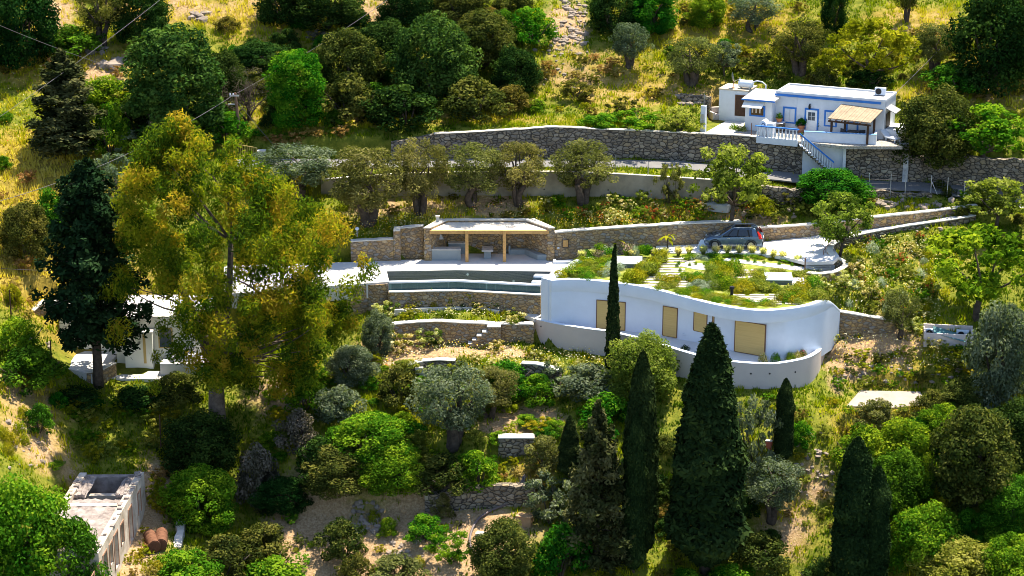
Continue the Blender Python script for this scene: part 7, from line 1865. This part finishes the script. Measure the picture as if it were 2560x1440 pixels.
# stepping slabs: thin limestone pavers
pav_m = MB(); pav_m.box(-.55, -.17, 0, .55, .17, .045); po_ = pav_m.build("paver", plain("limestone_paver", (.42, .38, .33), .9, .2, 2, .3), hs, bevel=.015); pvm = po_.data
rg = np.random.default_rng(21); spots = []
for i in range(15):
    f = i / 14; px, py = 1606 + f * 86, 738 - f * 92
    for k in range(3): spots.append((px + (k - 1) * 26 + rg.normal(0, 2) + (i % 2) * 8, py + rg.normal(0, .6) + 1))
for py in np.arange(693, 722, 6):
    for px in np.arange(1690, 1775, 42): spots.append((px + rg.normal(0, 4) + (py % 12) * 2, py))
for py in np.arange(738, 764, 5.5):
    for px in np.arange(1850, 1990, 42): spots.append((px + rg.normal(0, 4) + (py * 7 % 20), py))
for py in np.arange(676, 700, 6):
    for px in np.arange(1850, 1900, 42): spots.append((px + rg.normal(0, 4), py))
first = True
ppoly = [(a, b) for a, b in ROOFPOLY]
for px, py in spots[:99]:
    p = roof_pt(px, py, .004)
    if not inside(ppoly, np.array([p.x]), np.array([p.y]))[0]: continue
    o_ = po_ if first else add_mesh("paver", pvm, hs)
    first = False
    o_.location = (p.x - ho.x, p.y - ho.y, p.z - ho.z); o_.rotation_euler = (0, 0, R(-3) + rg.normal(0, .04))

# ------------------------------------------------------------------ wild scrub between the trees: copies sharing one description per place
PLACED.append((pc.x, pc.y, 2.6))
def zone(n, poly, kinds, label, group, wr, hr, seed, gap=.55):
    rg = np.random.default_rng(seed); xs = [p[0] for p in poly]; ys = [p[1] for p in poly]; k = 0; tries = 0
    while k < n and tries < n * 40:
        tries += 1
        px, py = rg.uniform(min(xs), max(xs)), rg.uniform(min(ys), max(ys))
        if not inside(poly, np.array([px]), np.array([py]))[0]: continue
        p = HIT(px, py)
        w_ = rg.uniform(*wr)
        if any((p.x - a) ** 2 + (p.y - b) ** 2 < (gap * (c * .8 + w_ / 2)) ** 2 for a, b, c in PLACED): continue
        PLACED.append((p.x, p.y, w_ / 2))
        kd, mt = kinds[rg.integers(len(kinds))]
        plant(kd, mt, p - Vector((0, 0, .06)), w_, w_ * rg.uniform(*hr), label, group, None, False); k += 1
SH = lambda *m: [('shrub', x) for x in m]
LO = lambda *m: [('loose', x) for x in m]
zone(14, [(0, 180), (330, 170), (330, 420), (140, 430), (0, 470)], LO('gold', 'brown', 'yellow') + SH('bright'), "tufty wild bush on the yellow slope around the broad pointed conifer", "bushes of the yellow slope", (.8, 1.8), (.5, .8), 31)
zone(8, [(0, 470), (110, 440), (120, 800), (0, 830)], LO('gold', 'gold', 'brown'), "dry golden bush on the steep bank behind the tall conifer", "golden bushes of the steep bank", (.8, 1.7), (.5, .9), 32)
zone(24, [(560, 100), (840, 60), (900, 320), (560, 340)], SH('dark', 'dolive', 'deep') + LO('mauve'), "wild shrub filling the slope around the two toned evergreen", "shrubs round the two toned evergreen", (1.4, 3.0), (.55, .85), 33)
zone(30, [(850, 60), (1320, 20), (1330, 270), (880, 300)], SH('dark', 'dolive', 'brown', 'deep'), "shrub filling the dark upper thicket", "shrubs of the upper thicket", (1.6, 3.2), (.6, .9), 34)
zone(22, [(1340, 120), (1700, 180), (1760, 260), (1420, 300), (1340, 260)], LO('brown', 'yellow', 'gold', 'brown'), "low heathy bush on the dry slope below the scree", "heathy bushes below the scree", (.7, 1.7), (.4, .7), 35)
zone(22, [(1480, 0), (2060, 0), (2060, 130), (1500, 140)], LO('yellow', 'brown') + SH('dolive', 'deep'), "wild bush among the hilltop orchard trees", "bushes among the orchard trees", (1.0, 2.4), (.5, .8), 36)
zone(24, [(1780, 130), (2260, 150), (2260, 215), (1800, 205)], LO('brown', 'dolive', 'yellow') + SH('dolive'), "shaded bush in the strip behind the cottage", "bushes behind the cottage", (1.0, 2.2), (.5, .8), 37)
zone(26, [(2270, 40), (2560, 150), (2560, 280), (2300, 230)], LO('brown', 'gold', 'brown') + SH('dolive'), "brown heath bush on the slope above the fig tree", "heath above the fig tree", (1.0, 2.2), (.5, .8), 38)
zone(20, [(850, 500), (1380, 495), (1380, 545), (1100, 545), (860, 590)], LO('dolive', 'brown', 'flower') + [('mound', 'yellow')], "low wild plant under the olive row", "plants under the olive row", (.6, 1.4), (.4, .7), 39)
zone(36, [(1380, 500), (1780, 505), (1880, 545), (1600, 555), (1400, 570)], LO('bright', 'flower', 'redfl', 'light'), "flowering wild bush on the bank above the long stone wall", "flowering bushes above the long stone wall", (.7, 1.6), (.5, .8), 40)
zone(22, [(1780, 510), (2060, 500), (2200, 505), (2060, 545), (1880, 560)], LO('brown', 'dolive', 'light'), "sparse bush on the earthy bank above the honey coloured wall", "bushes above the honey coloured wall", (.7, 1.6), (.5, .8), 41)
zone(24, [(970, 740), (1320, 745), (1300, 790), (985, 800)], LO('flower', 'yellow', 'light') + [('mound', 'yellow')], "wild flowering plant on the grass terrace under the pool", "wild plants under the pool", (.5, 1.1), (.5, .8), 42)
zone(60, [(2120, 600), (2340, 590), (2330, 800), (2250, 820), (2110, 760), (2060, 720)], LO('flower', 'light', 'bright', 'redfl') + [('mound', 'yellow'), ('mound', 'silver')], "wild garden plant on the sunny slope under the driveway", "plants of the sunny garden slope", (.6, 1.5), (.5, .8), 43)
zone(40, [(2080, 900), (2440, 860), (2430, 970), (2090, 970)], LO('yellow', 'light', 'dolive', 'bright'), "low scrub plant on the dry slope above the pale slab", "scrub above the pale slab", (.6, 1.5), (.4, .7), 44)
zone(46, [(1880, 990), (2110, 1010), (2330, 1030), (2250, 1120), (2080, 1330), (1900, 1290)], LO('yellow', 'brown', 'bright', 'light'), "low yellowish scrub on the stony slope below the pale slab", "scrub below the pale slab", (.6, 1.5), (.4, .7), 45)
zone(26, [(930, 900), (1310, 890), (1510, 900), (1510, 940), (1300, 950), (960, 960)], LO('flower', 'yellow', 'light'), "yellowish wild bush along the edge of the dirt terrace", "bushes along the dirt terrace", (.7, 1.4), (.5, .9), 46)
zone(70, [(690, 920), (1000, 900), (1300, 960), (1560, 980), (1420, 1110), (1210, 1160), (760, 1230), (620, 1120)], SH('bright', 'deep', 'bright', 'light') + LO('bright', 'yellow'), "wild shrub crowding the wooded middle slope", "shrubs of the middle slope", (.9, 2.1), (.4, .65), 47, .38)
zone(14, [(1230, 1165), (1420, 1150), (1420, 1260), (1345, 1210), (1240, 1205)], LO('yellow', 'gold'), "dry yellow bush on the sunny patch under the bright capped wall", "yellow bushes under the bright capped wall", (.6, 1.3), (.5, .9), 48)
zone(18, [(700, 1280), (1160, 1290), (1160, 1440), (720, 1440)], LO('bright', 'olive', 'yellow') + [('mound', 'yellow')], "scattered small bush on the dirt clearing", "small bushes of the dirt clearing", (.5, 1.3), (.5, .8), 49)
zone(34, [(150, 1000), (620, 1010), (640, 1130), (420, 1160), (180, 1160)], LO('yellow', 'light', 'bright', 'yellow'), "tall grassy bush on the slope above the ruin", "grassy bushes above the ruin", (.8, 1.8), (.5, .8), 50, .4)
zone(16, [(380, 1170), (460, 1170), (440, 1300), (385, 1290)], LO('yellow', 'gold'), "golden weed in the ruin's sheltered yard", "weeds of the ruin yard", (.6, 1.3), (.6, .9), 51)
zone(12, [(300, 1400), (400, 1290), (420, 1440), (320, 1440)], LO('yellow', 'gold'), "yellow weed along the foot of the ruin's window wall", "weeds under the ruin's windows", (.6, 1.2), (.6, .9), 52)
zone(30, [(2270, 1040), (2560, 1010), (2560, 1440), (2260, 1440)], SH('deep', 'dolive', 'bright', 'yellow'), "wild evergreen shrub in the lower corner thicket", "shrubs of the lower corner thicket", (1.5, 3.0), (.6, .95), 53)
zone(12, [(1650, 1180), (2050, 1240), (2060, 1440), (1660, 1440)], SH('dolive', 'dark') + LO('brown'), "shaded shrub on the ground around the broadest cypress", "shrubs round the broadest cypress", (1.0, 2.2), (.5, .9), 54)
zone(26, [(1400, 1180), (1560, 1120), (1720, 1120), (1730, 1460), (1390, 1460)], SH('dark', 'dolive', 'dark') + LO('brown'), "dark low shrub added to stand for shade between the shaggy conifer and cypresses", "shrubs added as shade between the cypresses", (1.0, 2.2), (.4, .7), 60, .4)  # dark shrubs added to stand for shade where the grass strip is sunlit
zone(16, [(2380, 820), (2560, 780), (2560, 1000), (2420, 1000)], SH('dolive', 'deep', 'grey'), "green shrub on the slope beyond the air conditioner enclosure", "shrubs beyond the enclosure", (1.2, 2.4), (.6, .9), 55)
zone(9, [(120, 985), (420, 980), (620, 960), (500, 1030), (150, 1030)], SH('dolive', 'deep'), "shaded shrub between the conifer trunk and eucalyptus", "shaded shrubs under the big trees", (1.0, 2.2), (.5, .8), 56)
zone(16, [(2270, 440), (2560, 450), (2560, 640), (2420, 560)], LO('bright', 'light') + SH('dolive'), "green bush beside the upper bend of the driveway", "bushes by the upper driveway bend", (.9, 2.0), (.5, .8), 57)
zone(20, [(880, 585), (1060, 545), (1060, 560), (985, 572), (890, 592)], [('mound', 'flower'), ('mound', 'yellow')], "yellow flowering plant on the bank behind the recessed wall", "yellow flowers behind the recessed wall", (.6, 1.1), (.4, .6), 58)
zone(10, [(640, 340), (860, 335), (860, 350), (640, 380)], LO('gold', 'bright'), "roadside bush by the upper road's shaded end", "roadside bushes at the shaded end", (.8, 1.6), (.5, .8), 59)

# ------------------------------------------------------------------ grass, wild flowers and loose stones
def view_mask(X, Y, Z):
    v = np.stack([X - CAM.x, Y - CAM.y, Z - CAM.z], 1)
    zc = v[:, 1] * CP - v[:, 2] * SP; yc = v[:, 1] * SP + v[:, 2] * CP
    px = 1280 + FPX * v[:, 0] / zc; py = 720 - FPX * yc / zc
    return px, py, (px > -260) & (px < 2820) & (py > -160) & (py < 1600)
def scatter_on_hill(n, seed):
    rg = np.random.default_rng(seed)
    T0 = HV[HF[:, 0]]; T1 = HV[HF[:, 1]]; T2 = HV[HF[:, 2]]; T3 = HV[HF[:, 3]]
    C = (T0 + T1 + T2 + T3) / 4
    px, py, ok = view_mask(C[:, 0], C[:, 1], C[:, 2])
    cr = np.cross(T1 - T0, T3 - T0); area = np.linalg.norm(cr, axis=1); flat = cr[:, 2] / (area + 1e-9)
    w = np.where(ok & (flat > .45), area * np.clip(flat, 0, 1), 0); w /= w.sum()
    i = rg.choice(len(w), n, p=w); u, v = rg.random((n, 1)), rg.random((n, 1))
    P = (T0[i] * (1 - u) + T1[i] * u) * (1 - v) + (T3[i] * (1 - u) + T2[i] * u) * v
    keep = np.ones(n, bool)
    for poly, lev in FLATS: keep &= ~inside(poly, P[:, 0], P[:, 1])
    house = [(q[0], q[1]) for q in PQ] + [(b.x, b.y) for b in back[::-1]] if False else None
    keep &= ~inside([(q[0], q[1]) for q in PQ] + [(p.x, p.y) for p in back[:7]] + [(q[0], q[1]) for q in LQ[::-1]], P[:, 0], P[:, 1])
    rp = [c1.xy, c0.xy, (c0 + vy.normalized() * LL).xy, (c1 + vy.normalized() * LL).xy]
    keep &= ~inside([(p[0], p[1]) for p in rp], P[:, 0], P[:, 1])
    keep &= ~((P[:, 0] > q0.x - 5.6) & (P[:, 0] < q0.x + 6) & (P[:, 1] > q0.y - 2) & (P[:, 1] < q0.y + 7))
    return P[keep]
P = scatter_on_hill(190000, 61)
bare_, dry_ = soil_fields(P[:, 0], P[:, 1])
rg = np.random.default_rng(62)
nz = np.array([noise.noise((float(x) * .22, float(y) * .22, 9.0)) for x, y in P[:, :2]]) ; nz2 = np.array([noise.noise((float(x) * 1.1, float(y) * 1.1, 3.0)) for x, y in P[:, :2]])
keep = rg.random(len(P)) > bare_ * .93 + np.clip(.30 - nz2 * 1.3, 0, .75)
P, dry_, nz, nz2 = P[keep], dry_[keep], nz[keep], nz2[keep]
n = len(P); nb = 4
Pb = np.repeat(P, nb, 0) + np.concatenate([rg.normal(0, .14, (n * nb, 2)), np.zeros((n * nb, 1))], 1)
hgt = np.repeat(np.clip(.22 + .22 * nz2 + .10 * nz + .28 * np.clip(dry_ - .55, 0, 1) * (P[:, 0] < -18), .08, .8), nb) * rg.uniform(.5, 1.4, n * nb)
t = rg.random(n * nb) * 6.283; lean = hgt * rg.uniform(.15, .7, n * nb)
w_ = rg.uniform(.03, .075, n * nb)
sd_ = np.stack([-np.sin(t), np.cos(t), np.zeros(n * nb)], 1) * w_[:, None]
tip = Pb + np.stack([np.cos(t) * lean, np.sin(t) * lean, hgt], 1)
V = np.stack([Pb - sd_ - [0, 0, .05], Pb + sd_ - [0, 0, .05], tip], 1).reshape(-1, 3)
tone = np.repeat(np.clip(  .22 + .40 * dry_ + .16 * np.clip((-24 - P[:, 0]) / 8, 0, 1) * (P[:, 1] > 0) + .50 * nz + .28 * nz2, 0, 1), nb) + rg.normal(0, .10, n * nb)
LM['grass'] = leafmat("meadow_grass", G((.035, .08, .004), (.11, .18, .006), (.28, .31, .010), (.48, .40, .025), (.64, .50, .12)), .42, 0, 0)
gr = add_mesh("grass", np_mesh("grass", V, np.arange(n * nb * 3).reshape(-1, 3), [LM['grass']], False, {"rnd": np.repeat(np.clip(tone, 0, 1), 3)}))
tag(gr, "grass and weeds covering the hillside", "grass", kind="stuff")
# wild flowers: small heads in drifts
FZ = [((870, 545, 1060, 600), 700, .42), ((1060, 520, 1400, 560), 300, .42), ((1390, 540, 1620, 575), 600, .45), ((1600, 495, 1880, 560), 350, .8), ((950, 735, 1330, 800), 700, .15), ((2000, 600, 2350, 850), 1600, .22), ((940, 880, 1520, 930), 1000, .2), ((2080, 850, 2400, 930), 600, .3), ((0, 130, 200, 400), 500, .45), ((970, 845, 1300, 880), 400, .3)]
Pf, rf_ = [], []
rg = np.random.default_rng(63)
for (x0, y0, x1, y1), m, c in FZ:
    for k in range(m):
        p = HIT(rg.uniform(x0, x1), rg.uniform(y0, y1)); Pf.append((p.x, p.y, p.z + rg.uniform(.2, .55))); rf_.append(np.clip(c + rg.normal(0, .15), 0, 1))
Pf = np.array(Pf)
fy = (Pf[:, 1] > 8) | (Pf[:, 0] > 20) | (Pf[:, 1] < 2.0)
Pf = Pf[fy]; rf_ = np.array(rf_)[fy]
V, F, r = leaves(Pf, np.tile([0, -.3, 1.0], (len(Pf), 1)), .095, .9, .5, 64, rf_)
fm = leafmat("wild_flowers", G((.75, .72, .60), (.72, .62, .25), (.80, .55, .02), (.70, .25, .02), (.60, .04, .05)), .3, 0, 0)
tag(add_mesh("wild_flowers", np_mesh("wild_flowers", V, F, [fm], False, {"rnd": r})), "drifts of yellow, white and red wild flowers", "flowers", kind="stuff")
# loose stones: scree and rocks
RZ = [((1405, 0, 1465, 110), 80, .3), ((1380, 60, 1475, 160), 45, .28), ((1300, 80, 1440, 230), 26, .24), ((215, 105, 265, 135), 40, .35), ((250, 145, 300, 165), 8, .9), ((480, 30, 520, 55), 14, .5), ((2000, 1130, 2120, 1240), 26, .22), ((1960, 1080, 2060, 1230), 18, .2), ((20, 1020, 120, 1170), 26, .24), ((870, 1250, 960, 1340), 50, .25), ((960, 1340, 1060, 1400), 25, .25), ((2080, 900, 2420, 960), 50, .22), ((690, 960, 760, 1060), 24, .3), ((1690, 240, 1770, 262), 20, .4), ((2180, 500, 2380, 520), 26, .35), ((1840, 510, 1990, 545), 22, .3), ((2200, 545, 2400, 580), 30, .3), ((60, 850, 130, 930), 16, .4)]
m_ = MB(); rg = np.random.default_rng(65)
ico = bmesh.new(); bmesh.ops.create_icosphere(ico, subdivisions=1, radius=1.0); IV = [v.co.copy() for v in ico.verts]; ico.verts.index_update(); IF = [[v.index for v in f.verts] for f in ico.faces]; ico.free()
for (x0, y0, x1, y1), m, s0 in RZ:
    for k in range(m):
        p = HIT(rg.uniform(x0, x1), rg.uniform(y0, y1)); s = s0 * rg.uniform(.4, 1.4); sc_ = Vector((s, s * rg.uniform(.6, 1), s * rg.uniform(.4, .75))); rot = Matrix.Rotation(rg.uniform(0, 6.28), 3, 'Z')
        m_.add([p + rot @ Vector((v.x * sc_.x, v.y * sc_.y, v.z * sc_.z)) * float(rg.uniform(.8, 1.15)) for v in IV], IF)
me = np_mesh("loose_stones", np.array(m_.V), m_.F, [plain("weathered_rock", (.26, .21, .17), .95, .35, 1.2, .6)])
tag(add_mesh("loose_stones", me), "loose grey stones and scree lying on the slope", "stones", kind="stuff")
